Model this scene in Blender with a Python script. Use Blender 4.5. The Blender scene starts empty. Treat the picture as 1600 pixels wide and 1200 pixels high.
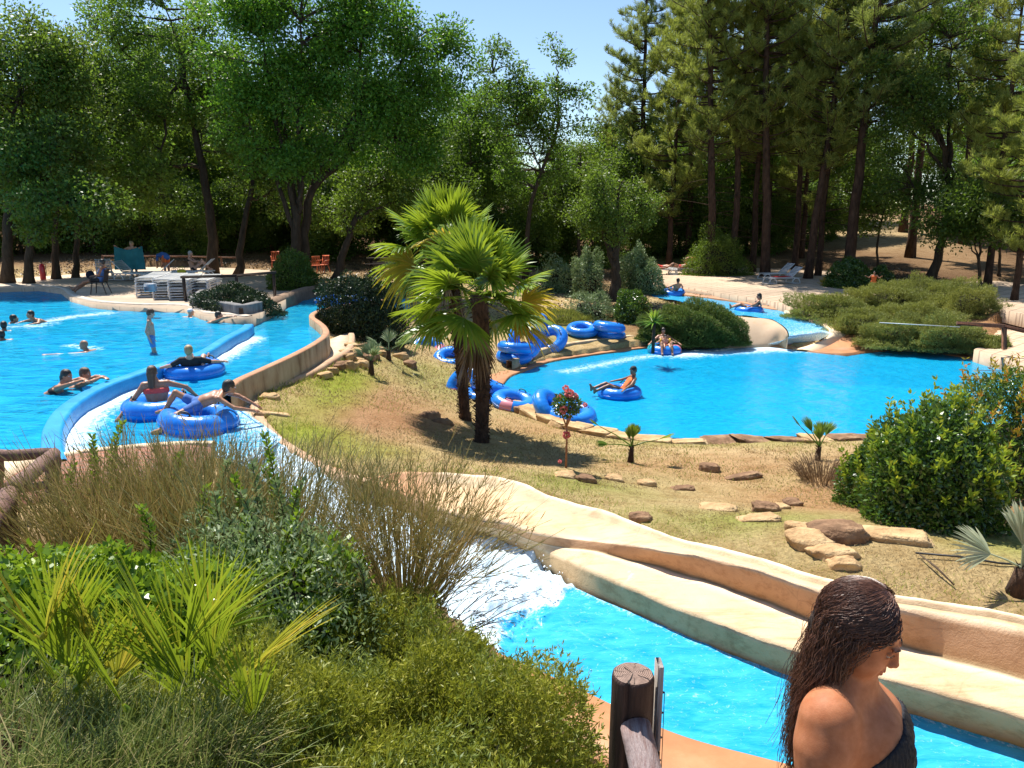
import bpy, math, random
import numpy as np
from mathutils import Vector, Matrix
from mathutils.geometry import tessellate_polygon
sc = bpy.context.scene
COL = sc.collection
R = np.random.default_rng(11)
rad = math.radians
# ------------------------------------------------------------------ camera
FPX = 1209.0; PITCH = rad(12.6); CAMZ = 5.0
cam_d = bpy.data.cameras.new('camera'); cam = bpy.data.objects.new('camera', cam_d); COL.objects.link(cam)
cam.location = (0, 0, CAMZ); cam.rotation_euler = (rad(90) - PITCH, 0, 0)
cam_d.sensor_width = 36; cam_d.lens = FPX / 1600 * 36; cam_d.clip_start = 0.05; cam_d.clip_end = 2000
sc.camera = cam
# ------------------------------------------------------------------ light
SUN_EL = rad(61); SUN_AZ = math.atan2(-0.50, 0.87)
sdir = Vector((math.sin(SUN_AZ) * math.cos(SUN_EL), math.cos(SUN_AZ) * math.cos(SUN_EL), math.sin(SUN_EL)))
w = bpy.data.worlds.new('World'); sc.world = w; w.use_nodes = True
nt = w.node_tree; nt.nodes.clear()
sky = nt.nodes.new('ShaderNodeTexSky'); sky.sky_type = 'NISHITA'; sky.sun_disc = False
sky.sun_elevation = SUN_EL; sky.sun_rotation = SUN_AZ; sky.altitude = 200; sky.air_density = 1.0; sky.dust_density = 0.1; sky.ozone_density = 3.0
bg = nt.nodes.new('ShaderNodeBackground'); bg.inputs[1].default_value = 0.095
wo = nt.nodes.new('ShaderNodeOutputWorld'); nt.links.new(sky.outputs[0], bg.inputs[0]); nt.links.new(bg.outputs[0], wo.inputs[0])
sl = bpy.data.lights.new('sun', 'SUN'); sl.energy = 5.0; sl.angle = rad(0.5); sl.color = (1.0, 0.95, 0.87)
so = bpy.data.objects.new('sun', sl); COL.objects.link(so); so.rotation_euler = sdir.to_track_quat('Z', 'Y').to_euler()
sc.view_settings.view_transform = 'Standard'; sc.view_settings.look = 'None'; sc.view_settings.exposure = 0.80; sc.view_settings.gamma = 1
sc.render.engine = 'CYCLES'
sc.cycles.use_denoising = True
sc.cycles.max_bounces = 7; sc.cycles.diffuse_bounces = 3; sc.cycles.glossy_bounces = 2; sc.cycles.transmission_bounces = 3
sc.cycles.transparent_max_bounces = 6; sc.cycles.caustics_reflective = False; sc.cycles.caustics_refractive = False
sc.cycles.sample_clamp_indirect = 4.0

# ------------------------------------------------------------------ pixel <-> place (1600x1200 photograph)
def ray(u, v):
    a = (u - 800) / FPX; b = (600 - v) / FPX
    return np.array([a, math.cos(PITCH) + b * math.sin(PITCH), -math.sin(PITCH) + b * math.cos(PITCH)])
def P(u, v, z):
    d = ray(u, v); t = (z - CAMZ) / d[2]
    return np.array([d[0] * t, d[1] * t, z])
def PY(u, v, y):
    d = ray(u, v); t = y / d[1]
    return np.array([d[0] * t, y, CAMZ + d[2] * t])
def PL(pts, z=None):
    return np.array([P(*(p if len(p) == 3 else (p[0], p[1], z))) for p in pts])

# ------------------------------------------------------------------ materials
MATS = {}
def nodes(name):
    m = bpy.data.materials.new(name); m.use_nodes = True; n = m.node_tree; n.nodes.clear()
    o = n.nodes.new('ShaderNodeOutputMaterial'); return m, n, o
def N(n, t, **k):
    x = n.nodes.new(t)
    for a, b in k.items():
        if a.startswith('i_'): x.inputs[a[2:].replace('_', ' ')].default_value = b
        else: setattr(x, a, b)
    return x
def c4(c): return (c[0], c[1], c[2], 1)
def ramp(n, fac, stops, interp='LINEAR'):
    r = n.nodes.new('ShaderNodeValToRGB'); r.color_ramp.interpolation = interp
    e = r.color_ramp.elements
    while len(e) < len(stops): e.new(0.5)
    for i, (p, c) in enumerate(stops): e[i].position = p; e[i].color = c4(c)
    n.links.new(fac, r.inputs[0]); return r.outputs[0]
def noise(n, scale, detail=4, rough=.55, vec=None, dist=0):
    x = N(n, 'ShaderNodeTexNoise'); x.inputs['Scale'].default_value = scale; x.inputs['Detail'].default_value = detail
    x.inputs['Roughness'].default_value = rough; x.inputs['Distortion'].default_value = dist
    if vec is not None: n.links.new(vec, x.inputs['Vector'])
    return x.outputs['Fac']
def ocoord(n, scale=None):
    t = N(n, 'ShaderNodeTexCoord').outputs['Object']
    if scale is not None:
        m = N(n, 'ShaderNodeMapping'); m.inputs['Scale'].default_value = scale; n.links.new(t, m.inputs[0]); return m.outputs[0]
    return t
def mixc(n, a, b, fac, mode='MIX'):
    m = N(n, 'ShaderNodeMix', data_type='RGBA', blend_type=mode)
    for s, x in ((6, a), (7, b), (0, fac)):
        if hasattr(x, 'links') or hasattr(x, 'is_linked'): n.links.new(x, m.inputs[s])
        else: m.inputs[s].default_value = c4(x) if s else x
    return m.outputs[2]
def bump(n, h, strength=.4, dist=.02):
    b = N(n, 'ShaderNodeBump'); b.inputs['Strength'].default_value = strength; b.inputs['Distance'].default_value = dist
    n.links.new(h, b.inputs['Height']); return b.outputs[0]
def surf(name, stops, scale=5, rough=.7, bs=20, bstr=.4, bdist=.01, spec=.4, stretch=None, detail=5, metal=0, coat=0, sss=0):
    """general surface: noise ramp colours + noise bump"""
    if name in MATS: return MATS[name]
    m, n, o = nodes(name)
    p = N(n, 'ShaderNodeBsdfPrincipled'); vec = ocoord(n, stretch)
    if len(stops) == 1: stops = [(0.3, [c * .85 for c in stops[0]]), (0.7, [min(1, c * 1.12) for c in stops[0]])]
    n.links.new(ramp(n, noise(n, scale, detail, .6, vec), stops), p.inputs['Base Color'])
    p.inputs['Roughness'].default_value = rough; p.inputs['Specular IOR Level'].default_value = spec; p.inputs['Metallic'].default_value = metal
    p.inputs['Coat Weight'].default_value = coat
    if sss: p.inputs['Subsurface Weight'].default_value = sss; p.inputs['Subsurface Radius'].default_value = (.012, .004, .002); p.inputs['Subsurface Scale'].default_value = 1
    if bstr: n.links.new(bump(n, noise(n, bs, 4, .6, vec), bstr, bdist), p.inputs['Normal'])
    n.links.new(p.outputs[0], o.inputs[0]); MATS[name] = m; return m
def leafmat(name, c1, c2, c3=None, trans=.35, tcol=None, rough=.45, spec=.35, patch=None):
    """leaves: each leaf its own tone (random per island); light passes through them"""
    if name in MATS: return MATS[name]
    m, n, o = nodes(name); g = N(n, 'ShaderNodeNewGeometry')
    stops = [(0, c1), (.75, c2), (1, c3 or c2)]
    col = ramp(n, g.outputs['Random Per Island'], stops)
    if patch:
        f = ramp(n, noise(n, patch[0], 2, .5, ocoord(n)), [(.42, (0, 0, 0)), (.6, (1, 1, 1))])
        col = mixc(n, col, patch[1], N2(n, f, patch[2]))
    p = N(n, 'ShaderNodeBsdfPrincipled'); p.inputs['Roughness'].default_value = rough; p.inputs['Specular IOR Level'].default_value = spec
    n.links.new(col, p.inputs['Base Color'])
    t = N(n, 'ShaderNodeBsdfTranslucent')
    if tcol: n.links.new(mixc(n, col, tcol, .55), t.inputs[0])
    else: n.links.new(col, t.inputs[0])
    x = N(n, 'ShaderNodeMixShader'); x.inputs[0].default_value = trans
    n.links.new(p.outputs[0], x.inputs[1]); n.links.new(t.outputs[0], x.inputs[2]); n.links.new(x.outputs[0], o.inputs[0])
    MATS[name] = m; return m
def N2(n, f, k):
    m = N(n, 'ShaderNodeMath', operation='MULTIPLY'); n.links.new(f, m.inputs[0]); m.inputs[1].default_value = k; return m.outputs[0]

# ------------------------------------------------------------------ mesh helpers
def mesh_np(name, V, F, mat=None, smooth=False, mats=None, midx=None):
    """V (n,3); F list of int arrays each (m,k)"""
    V = np.asarray(V, dtype=np.float32).reshape(-1, 3)
    if isinstance(F, np.ndarray): F = [F]
    me = bpy.data.meshes.new(name); me.vertices.add(len(V)); me.vertices.foreach_set('co', V.ravel())
    F = [np.asarray(f, dtype=np.int32) for f in F if len(f)]
    tot = sum(f.size for f in F); nf = sum(len(f) for f in F)
    me.loops.add(tot); me.polygons.add(nf)
    me.loops.foreach_set('vertex_index', np.concatenate([f.ravel() for f in F]))
    ls = []; s = 0
    for f in F:
        k = f.shape[1]; ls.append(s + np.arange(len(f)) * k); s += f.size
    me.polygons.foreach_set('loop_start', np.concatenate(ls).astype(np.int32))
    if smooth: me.polygons.foreach_set('use_smooth', np.ones(nf, dtype=bool))
    if mats:
        for m in mats: me.materials.append(m)
        if midx is not None: me.polygons.foreach_set('material_index', np.asarray(midx, dtype=np.int32))
    elif mat: me.materials.append(mat)
    me.update(calc_edges=True); return me
def link(name, me, parent=None, loc=None):
    o = bpy.data.objects.new(name, me); COL.objects.link(o)
    if parent is not None: o.parent = parent
    if loc is not None: o.location = loc
    return o
def tag(o, label=None, cat=None, group=None, kind=None):
    if label: o['label'] = label
    if cat: o['category'] = cat
    if group: o['group'] = group
    if kind: o['kind'] = kind
    return o
def empty(name, loc, label, cat, group=None, rz=0):
    o = bpy.data.objects.new(name, None); COL.objects.link(o); o.location = loc; o.rotation_euler = (0, 0, rz); o.empty_display_size = .2
    return tag(o, label, cat, group)
def kids(o): return [c for c in bpy.data.objects if c.parent == o]
def copy_tree(o, loc=None, rz=None, scale=None, label=None, group=None, rot=None):
    c = o.copy(); COL.objects.link(c)
    if loc is not None: c.location = loc
    if rz is not None: c.rotation_euler = (0, 0, rz)
    if rot is not None: c.rotation_euler = rot
    if scale is not None: c.scale = (scale,) * 3 if not hasattr(scale, '__len__') else scale
    if label: c['label'] = label
    if group: c['group'] = group
    for k in kids(o):
        d = k.copy(); COL.objects.link(d); d.parent = c
        for g in kids(k):
            e = g.copy(); COL.objects.link(e); e.parent = d
    return c
class MB:
    """collects pieces into one mesh"""
    def __init__(s): s.V = []; s.F = {}; s.n = 0
    def add(s, V, F):
        V = np.asarray(V, dtype=float).reshape(-1, 3)
        for f in (F if isinstance(F, list) else [F]):
            f = np.asarray(f)
            if len(f): s.F.setdefault(f.shape[1], []).append(f + s.n)
        s.V.append(V); s.n += len(V); return s
    def mesh(s, name, mat, smooth=False):
        return mesh_np(name, np.concatenate(s.V), [np.concatenate(v) for v in s.F.values()], mat, smooth)
    def build(s, name, mat, parent=None, smooth=False):
        return link(name, s.mesh(name, mat, smooth), parent)
    def box(s, c, d, M=None, bev=0.0):
        x, y, z = [k / 2 for k in d]; b = min(bev, min(x, y, z) * .9)
        if b <= 0:
            V = np.array([[i * x, j * y, k * z] for i in (-1, 1) for j in (-1, 1) for k in (-1, 1)])
            F = np.array([[0, 1, 3, 2], [4, 6, 7, 5], [0, 4, 5, 1], [2, 3, 7, 6], [0, 2, 6, 4], [1, 5, 7, 3]])
            Fs = [F]
        else:
            V = []; idx = {}
            for i in (-1, 1):
                for j in (-1, 1):
                    for k in (-1, 1):
                        for ax in range(3):
                            p = [i * (x - b), j * (y - b), k * (z - b)]; p[ax] += (i, j, k)[ax] * b
                            idx[(i, j, k, ax)] = len(V); V.append(p)
            V = np.array(V); q = []; t = []
            for ax in range(3):
                a1, a2 = [a for a in range(3) if a != ax]
                for sg in (-1, 1):
                    L = []
                    for s1, s2 in ((-1, -1), (1, -1), (1, 1), (-1, 1)):
                        k = [0, 0, 0]; k[ax] = sg; k[a1] = s1; k[a2] = s2; L.append(idx[(*k, ax)])
                    q.append(L)
                for s1 in (-1, 1):
                    for s2 in (-1, 1):
                        k0 = [0, 0, 0]; k1 = [0, 0, 0]; k0[ax] = -1; k1[ax] = 1
                        for k in (k0, k1): k[a1] = s1; k[a2] = s2
                        q.append([idx[(*k0, a1)], idx[(*k1, a1)], idx[(*k1, a2)], idx[(*k0, a2)]])
            for i in (-1, 1):
                for j in (-1, 1):
                    for k in (-1, 1): t.append([idx[(i, j, k, a)] for a in range(3)])
            Fs = [np.array(q), np.array(t)]
        if M is not None: V = V @ np.array(M)[:3, :3].T
        return s.add(V + np.array(c), Fs)
    def tube(s, pts, r, seg=8, cap=True, flat=1.0):
        pts = np.asarray(pts, dtype=float); n = len(pts); r = np.full(n, r) if np.isscalar(r) else np.asarray(r, dtype=float)
        T = np.gradient(pts, axis=0); T /= (np.linalg.norm(T, axis=1, keepdims=True) + 1e-9)
        up = np.array([0, 0, 1.]) if abs(T[0][2]) < .9 else np.array([1., 0, 0])
        a = np.cross(T[0], up); a /= np.linalg.norm(a); A = []
        for i in range(n):
            a = a - T[i] * a.dot(T[i]); a /= (np.linalg.norm(a) + 1e-9); A.append(a)
        A = np.array(A); B = np.cross(T, A); th = np.linspace(0, 2 * math.pi, seg, endpoint=False)
        V = pts[:, None] + r[:, None, None] * (np.cos(th)[None, :, None] * A[:, None] + flat * np.sin(th)[None, :, None] * B[:, None])
        i = np.arange(n - 1)[:, None] * seg; j = np.arange(seg)[None]; k = (j + 1) % seg
        F = np.stack([i + j, i + k, i + seg + k, i + seg + j], -1).reshape(-1, 4); V = V.reshape(-1, 3)
        Fs = [F]
        if cap:
            V = np.concatenate([V, pts[:1], pts[-1:]]); c0 = n * seg; jj = np.arange(seg); kk = (jj + 1) % seg
            Fs.append(np.concatenate([np.stack([np.full(seg, c0), kk, jj], -1), np.stack([np.full(seg, c0 + 1), (n - 1) * seg + jj, (n - 1) * seg + kk], -1)]))
        return s.add(V, Fs)
    def ball(s, c, r, seg=12, ring=8, M=None):
        r = np.array([r] * 3 if np.isscalar(r) else r, dtype=float)
        ph = np.linspace(0, math.pi, ring + 1)[1:-1]; th = np.linspace(0, 2 * math.pi, seg, endpoint=False)
        V = [[0, 0, 1]] + [[math.sin(p) * math.cos(t), math.sin(p) * math.sin(t), math.cos(p)] for p in ph for t in th] + [[0, 0, -1]]
        V = np.array(V) * r
        if M is not None: V = V @ np.array(M)[:3, :3].T
        nr = len(ph); q = [[1 + i * seg + j, 1 + (i + 1) * seg + j, 1 + (i + 1) * seg + (j + 1) % seg, 1 + i * seg + (j + 1) % seg] for i in range(nr - 1) for j in range(seg)]
        t = [[0, 1 + j, 1 + (j + 1) % seg] for j in range(seg)] + [[len(V) - 1, 1 + (nr - 1) * seg + (j + 1) % seg, 1 + (nr - 1) * seg + j] for j in range(seg)]
        return s.add(V + np.array(c), [np.array(q), np.array(t)])
def rotz(a): return np.array([[math.cos(a), -math.sin(a), 0], [math.sin(a), math.cos(a), 0], [0, 0, 1]])
def rotx(a): return np.array([[1, 0, 0], [0, math.cos(a), -math.sin(a)], [0, math.sin(a), math.cos(a)]])
def roty(a): return np.array([[math.cos(a), 0, math.sin(a)], [0, 1, 0], [-math.sin(a), 0, math.cos(a)]])
def resample(pts, step=None, n=None, closed=False, smooth=True):
    pts = np.asarray(pts, dtype=float)
    if closed: pts = np.vstack([pts, pts[:1]])
    if smooth:
        Q = []
        m = len(pts)
        for i in range(m - 1):
            p0 = pts[i - 1] if i else (pts[-2] if closed else 2 * pts[0] - pts[1])
            p3 = pts[i + 2] if i + 2 < m else (pts[1] if closed else 2 * pts[-1] - pts[-2])
            p1, p2 = pts[i], pts[i + 1]
            for t in np.linspace(0, 1, 12, endpoint=False):
                Q.append(.5 * ((2 * p1) + (-p0 + p2) * t + (2 * p0 - 5 * p1 + 4 * p2 - p3) * t * t + (-p0 + 3 * p1 - 3 * p2 + p3) * t ** 3))
        Q.append(pts[-1]); pts = np.array(Q)
    L = np.concatenate([[0], np.cumsum(np.linalg.norm(np.diff(pts, axis=0), axis=1))])
    if n is None: n = max(3, int(L[-1] / step) + 1)
    t = np.linspace(0, L[-1], n + 1 if closed else n)
    out = np.stack([np.interp(t, L, pts[:, k]) for k in range(3)], 1)
    return out[:-1] if closed else out
def normals2(pts, closed=False):
    if closed: T = np.roll(pts, -1, 0) - np.roll(pts, 1, 0)
    else: T = np.gradient(pts, axis=0)
    T = T[:, :2] / (np.linalg.norm(T[:, :2], axis=1, keepdims=True) + 1e-9)
    return np.stack([-T[:, 1], T[:, 0]], 1)      # left of travel
def sweep(name, pts, prof, mat, closed=False, parent=None, smooth=False, step=.25, absz=False, wob=0, midx=None, mats=None):
    """prof: list of (offset to the left, dz)"""
    p = resample(pts, step=step, closed=closed); n = normals2(p, closed)
    prof = np.array(prof, dtype=float); m = len(p); k = len(prof)
    V = np.zeros((m, k, 3)); V[:, :, :2] = p[:, None, :2] + n[:, None] * prof[None, :, :1]
    V[:, :, 2] = (0 if absz else p[:, None, 2]) + prof[None, :, 1]
    if wob: V += R.normal(0, wob, V.shape)
    i = np.arange(m if closed else m - 1)[:, None]; i2 = (i + 1) % m; j = np.arange(k - 1)[None]
    F = np.stack([i * k + j, i2 * k + j, i2 * k + j + 1, i * k + j + 1], -1).reshape(-1, 4)
    if mats: mi = np.tile(np.array(midx), (m if closed else m - 1)); me = mesh_np(name, V, F, mats=mats, midx=mi, smooth=smooth)
    else: me = mesh_np(name, V, F, mat, smooth)
    return link(name, me, parent)
def loft(name, rails, mat, sub=1, smooth=True):
    A = np.array(rails); k, m = A.shape[:2]
    V = A.reshape(-1, 3); i = np.arange(k - 1)[:, None]; j = np.arange(m - 1)[None]
    F = np.stack([i * m + j, i * m + j + 1, (i + 1) * m + j + 1, (i + 1) * m + j], -1).reshape(-1, 4)
    return mesh_np(name, V, F, mat, smooth)
def pdist(X, Y, poly, closed=True, near=False):
    """distance to polyline and inside flag"""
    poly = np.asarray(poly)[:, :2]; n = len(poly); D = np.full(X.shape, 1e9); ins = np.zeros(X.shape, bool); NX = X.copy(); NY = Y.copy()
    for i in range(n if closed else n - 1):
        a = poly[i]; b = poly[(i + 1) % n]; d = b - a; L = d.dot(d) + 1e-12
        t = np.clip(((X - a[0]) * d[0] + (Y - a[1]) * d[1]) / L, 0, 1)
        e = np.hypot(X - a[0] - t * d[0], Y - a[1] - t * d[1])
        if near: m = e < D; NX[m] = (a[0] + t * d[0])[m]; NY[m] = (a[1] + t * d[1])[m]
        D = np.minimum(D, e)
        if closed:
            c = ((a[1] > Y) != (b[1] > Y)); xx = a[0] + (Y - a[1]) * d[0] / (d[1] if abs(d[1]) > 1e-12 else 1e-12)
            ins ^= c & (X < xx)
    return (D, ins, NX, NY) if near else (D, ins)
def slab(name, poly, z, th, mat, parent=None):
    """flat polygon with a skirt"""
    poly = np.asarray(poly)[:, :2]; n = len(poly)
    tri = tessellate_polygon([[Vector((p[0], p[1], 0)) for p in poly]])
    area = sum(poly[i][0] * poly[(i + 1) % n][1] - poly[(i + 1) % n][0] * poly[i][1] for i in range(n))
    zz = np.full(n, z) if np.isscalar(z) else np.asarray(z)
    V = np.concatenate([np.c_[poly, zz], np.c_[poly, zz - th]])
    T = []
    for t in tri:
        a, b, c = [poly[k] for k in t]; s = (b[0] - a[0]) * (c[1] - a[1]) - (b[1] - a[1]) * (c[0] - a[0])
        T.append(t if s > 0 else t[::-1])
    i = np.arange(n); j = (i + 1) % n
    F = np.stack([i, i + n, j + n, j], -1) if area > 0 else np.stack([i, j, j + n, i + n], -1)
    return link(name, mesh_np(name, V, [F, np.array(T)], mat), parent)
_ph = R.uniform(0, 6.28, (40, 3)); _fr = R.normal(0, 1, (40, 3))
def snoise(p, f=1.0, k=0, n=10):
    """cheap smooth noise in about -1..1"""
    p = np.asarray(p); s = 0
    for i in range(n):
        q = _fr[(i + k) % 40] * f * (1 + .35 * i / n * 3); s = s + np.sin(p @ q + _ph[(i + k) % 40, 0])
    return s / math.sqrt(n) / 1.2
def unit(v): return v / (np.linalg.norm(v, axis=-1, keepdims=True) + 1e-9)
def rdirs(n): return unit(R.normal(0, 1, (n, 3)))
def kites(base, d, length, width, nrm=None, fold=0.0):
    """one kite-shaped leaf per row: base point, direction"""
    n = len(base); length = np.broadcast_to(length, (n,))[:, None]; width = np.broadcast_to(width, (n,))[:, None]
    d = unit(d); s = unit(np.cross(d, rdirs(n) if nrm is None else nrm)); up = np.cross(s, d)
    mid = base + d * length * .45 + up * fold * width
    V = np.stack([base, mid + s * width * .5, base + d * length, mid - s * width * .5], 1).reshape(-1, 3)
    return V, np.arange(4 * n).reshape(-1, 4)
def blades(base, d, length, width, droop=.3, seg=2):
    """thin grass-like blades that bend down, seg pieces then a point"""
    n = len(base); length = np.broadcast_to(length, (n,))[:, None]; width = np.broadcast_to(width, (n,))[:, None]
    d = unit(d); s = unit(np.cross(d, np.array([0, 0, 1.]) + .3 * rdirs(n))); dr = np.broadcast_to(droop, (n,))[:, None]
    rows = []
    for k in range(seg + 1):
        t = k / seg; p = base + d * length * t; p = p - np.array([0, 0, 1.]) * dr * length * t * t
        wv = width * .5 * (1 - t * t * .98) * (1 if k else .7)
        rows += [p - s * wv, p + s * wv]
    V = np.stack(rows, 1).reshape(-1, 3); k = 2 * (seg + 1)
    b = np.arange(n)[:, None] * k
    F = np.concatenate([b + np.array([2 * j, 2 * j + 1, 2 * j + 3, 2 * j + 2]) for j in range(seg)])
    return V, F
# ------------------------------------------------------------------ water outlines
ZL, ZR, ZP = 1.82, 1.64, 0.0           # left pool, lazy river, lower pool
low_px = [(786, 600), (796, 589), (817, 581), (855, 567), (895, 560), (930, 555), (1005, 545), (1065, 540.5), (1105, 540), (1150, 541), (1200, 541.5), (1237, 546), (1275, 551), (1310, 554.5),
          (1344, 552), (1381, 548.5), (1437, 549), (1490, 556), (1537, 566), (1585, 582), (1625, 605), (1640, 630), (1600, 655), (1500, 674), (1400, 680), (1303, 682), (1225, 684), (1100, 688), (1000, 681), (930, 667), (880, 650), (840, 632), (800, 618)]
low = resample(PL(low_px, 0.0), step=.35, closed=True)
# divider wall centre line (far to near)
div_px = [(388, 503), (382, 509), (352, 524), (312, 547), (250, 565), (205, 580), (162, 595), (128, 612), (100, 632), (84, 655), (80, 676), (82, 700), (86, 712)]
div = resample(PL(div_px, 1.95), step=.25)
lp_back = [(-60, 458), (0, 453), (60, 451), (95, 456), (110, 467), (140, 476), (175, 480), (225, 482.5), (288, 484), (320, 496), (350, 498), (383, 502)]
lp = np.vstack([resample(PL(lp_back, ZL), step=.5), div[4:], PL([(84, 714), (32, 724), (0, 742), (-60, 775), (-300, 900)], ZL), np.array([[-30, 6, ZL], [-34, 30, ZL]])])
# river: right wall (far to near)
rw_px = [(600, 468), (560, 473), (541, 476), (510, 481), (488, 489), (484, 496), (493, 503), (502, 511), (505, 522), (490, 535), (455, 554), (400, 579), (365, 595), (346, 611)]
rwall = resample(PL(rw_px, 1.88), step=.2)
rb_px = [(640, 466), (600, 462), (541, 459), (500, 459), (478, 465), (440, 478), (400, 497)]
rbank = resample(PL(rb_px, ZR), step=.25)
ch_L = PL([(330, 692, 1.82), (388, 730, 1.6), (450, 790, 1.36), (540, 870, 1.08), (620, 950, .88), (690, 985, .76), (760, 1020, .78), (900, 1083, .78), (1045, 1152, .77), (1190, 1194, .75), (1400, 1245, .73), (1700, 1320, .7)])
ch_R = PL([(372, 640, 1.64), (435, 694, 1.56), (500, 737, 1.38), (566, 778, 1.16), (640, 808, 1.0), (693, 822, .92), (800, 850, .82), (896, 920, .8), (1077, 999, .79), (1200, 1048, .78), (1400, 1112, .75), (1700, 1200, .7)])
river = np.vstack([rbank[:, :3], PL([(388, 505)], ZR), div[4:], PL([(92, 705), (150, 700), (222, 695), (280, 691)], 1.85), ch_L[:2], ch_R[:2][::-1], rwall[::-1]])
ch_L[0, 2] = ZR; river[:, 2] = ZR
chute = np.vstack([ch_L, ch_R[::-1]])
# upper channel on the right (falls into the lower pool)
uc_far = PL([(1000, 452, 1.0), (1060, 460, .98), (1100, 465.5, .95), (1150, 472, .9), (1194, 482, .85), (1225, 487, .8), (1256, 496, .72), (1287, 508, .62), (1297, 516, .55), (1290, 526, .35), (1262, 540, .04)])
uc_near = PL([(1000, 459, 1.0), (1050, 469, .98), (1090, 478, .95), (1137, 491, .9), (1170, 494, .85), (1206, 497, .8), (1222, 505, .72), (1233, 516, .62), (1235, 526, .5), (1225, 532, .3), (1195, 540, .04)])
upper = np.vstack([uc_far, uc_near[::-1]])
# decks
ldeck = np.vstack([PL([(383, 500), (350, 497), (320, 494.5), (288, 482.5), (225, 481), (175, 478.5), (140, 474.5), (110, 465.5), (95, 454.5), (60, 449.5), (0, 451.5), (-60, 456)], 1.95), PL([(-200, 440), (0, 436), (120, 428), (200, 417), (330, 417), (450, 424), (470, 445), (440, 474), (400, 492)], 1.95)])
rdeck = np.vstack([PL([(985, 440), (1020, 446), (1080, 453), (1120, 460), (1180, 467), (1235, 477), (1256, 483)], 1.15), PL([(1275, 466), (1400, 462), (1480, 466), (1600, 490), (1760, 505), (1760, 470), (1560, 442), (1450, 447), (1330, 428), (1160, 420), (1060, 422), (1000, 424)], 1.15)])
# right-hand corner terrace
cdeck = PL([(1522, 546), (1560, 557), (1600, 568), (1700, 600), (1800, 640), (1800, 480), (1600, 488), (1560, 515), (1545, 532)], 0.42)
bdeck = PL([(-300, 905), (-60, 779), (0, 745), (32, 727), (84, 717), (111, 708), (222, 698), (300, 694), (330, 700), (300, 735), (240, 760), (120, 770), (85, 766), (-40, 795), (-200, 900)], 1.86)
bank_poly = PL([(1225, 486, .88), (1238, 480, 1.0), (1285, 489, .88), (1318, 501, .72), (1330, 513, .55), (1342, 519, .46), (1360, 529, .36), (1378, 540, .2), (1372, 547, .06), (1322, 555, .04), (1238, 546, .04), (1298, 517, .6)])
island_poly = PL([(1090, 512, .65), (1110, 497, .9), (1137, 493, .96), (1170, 496, .93), (1203, 499, .87), (1219, 507, .78), (1229, 517, .66), (1231, 526, .52), (1229, 529, .4), (1200, 541, .04), (1110, 543, .03), (1090, 545, .02)])
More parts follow.
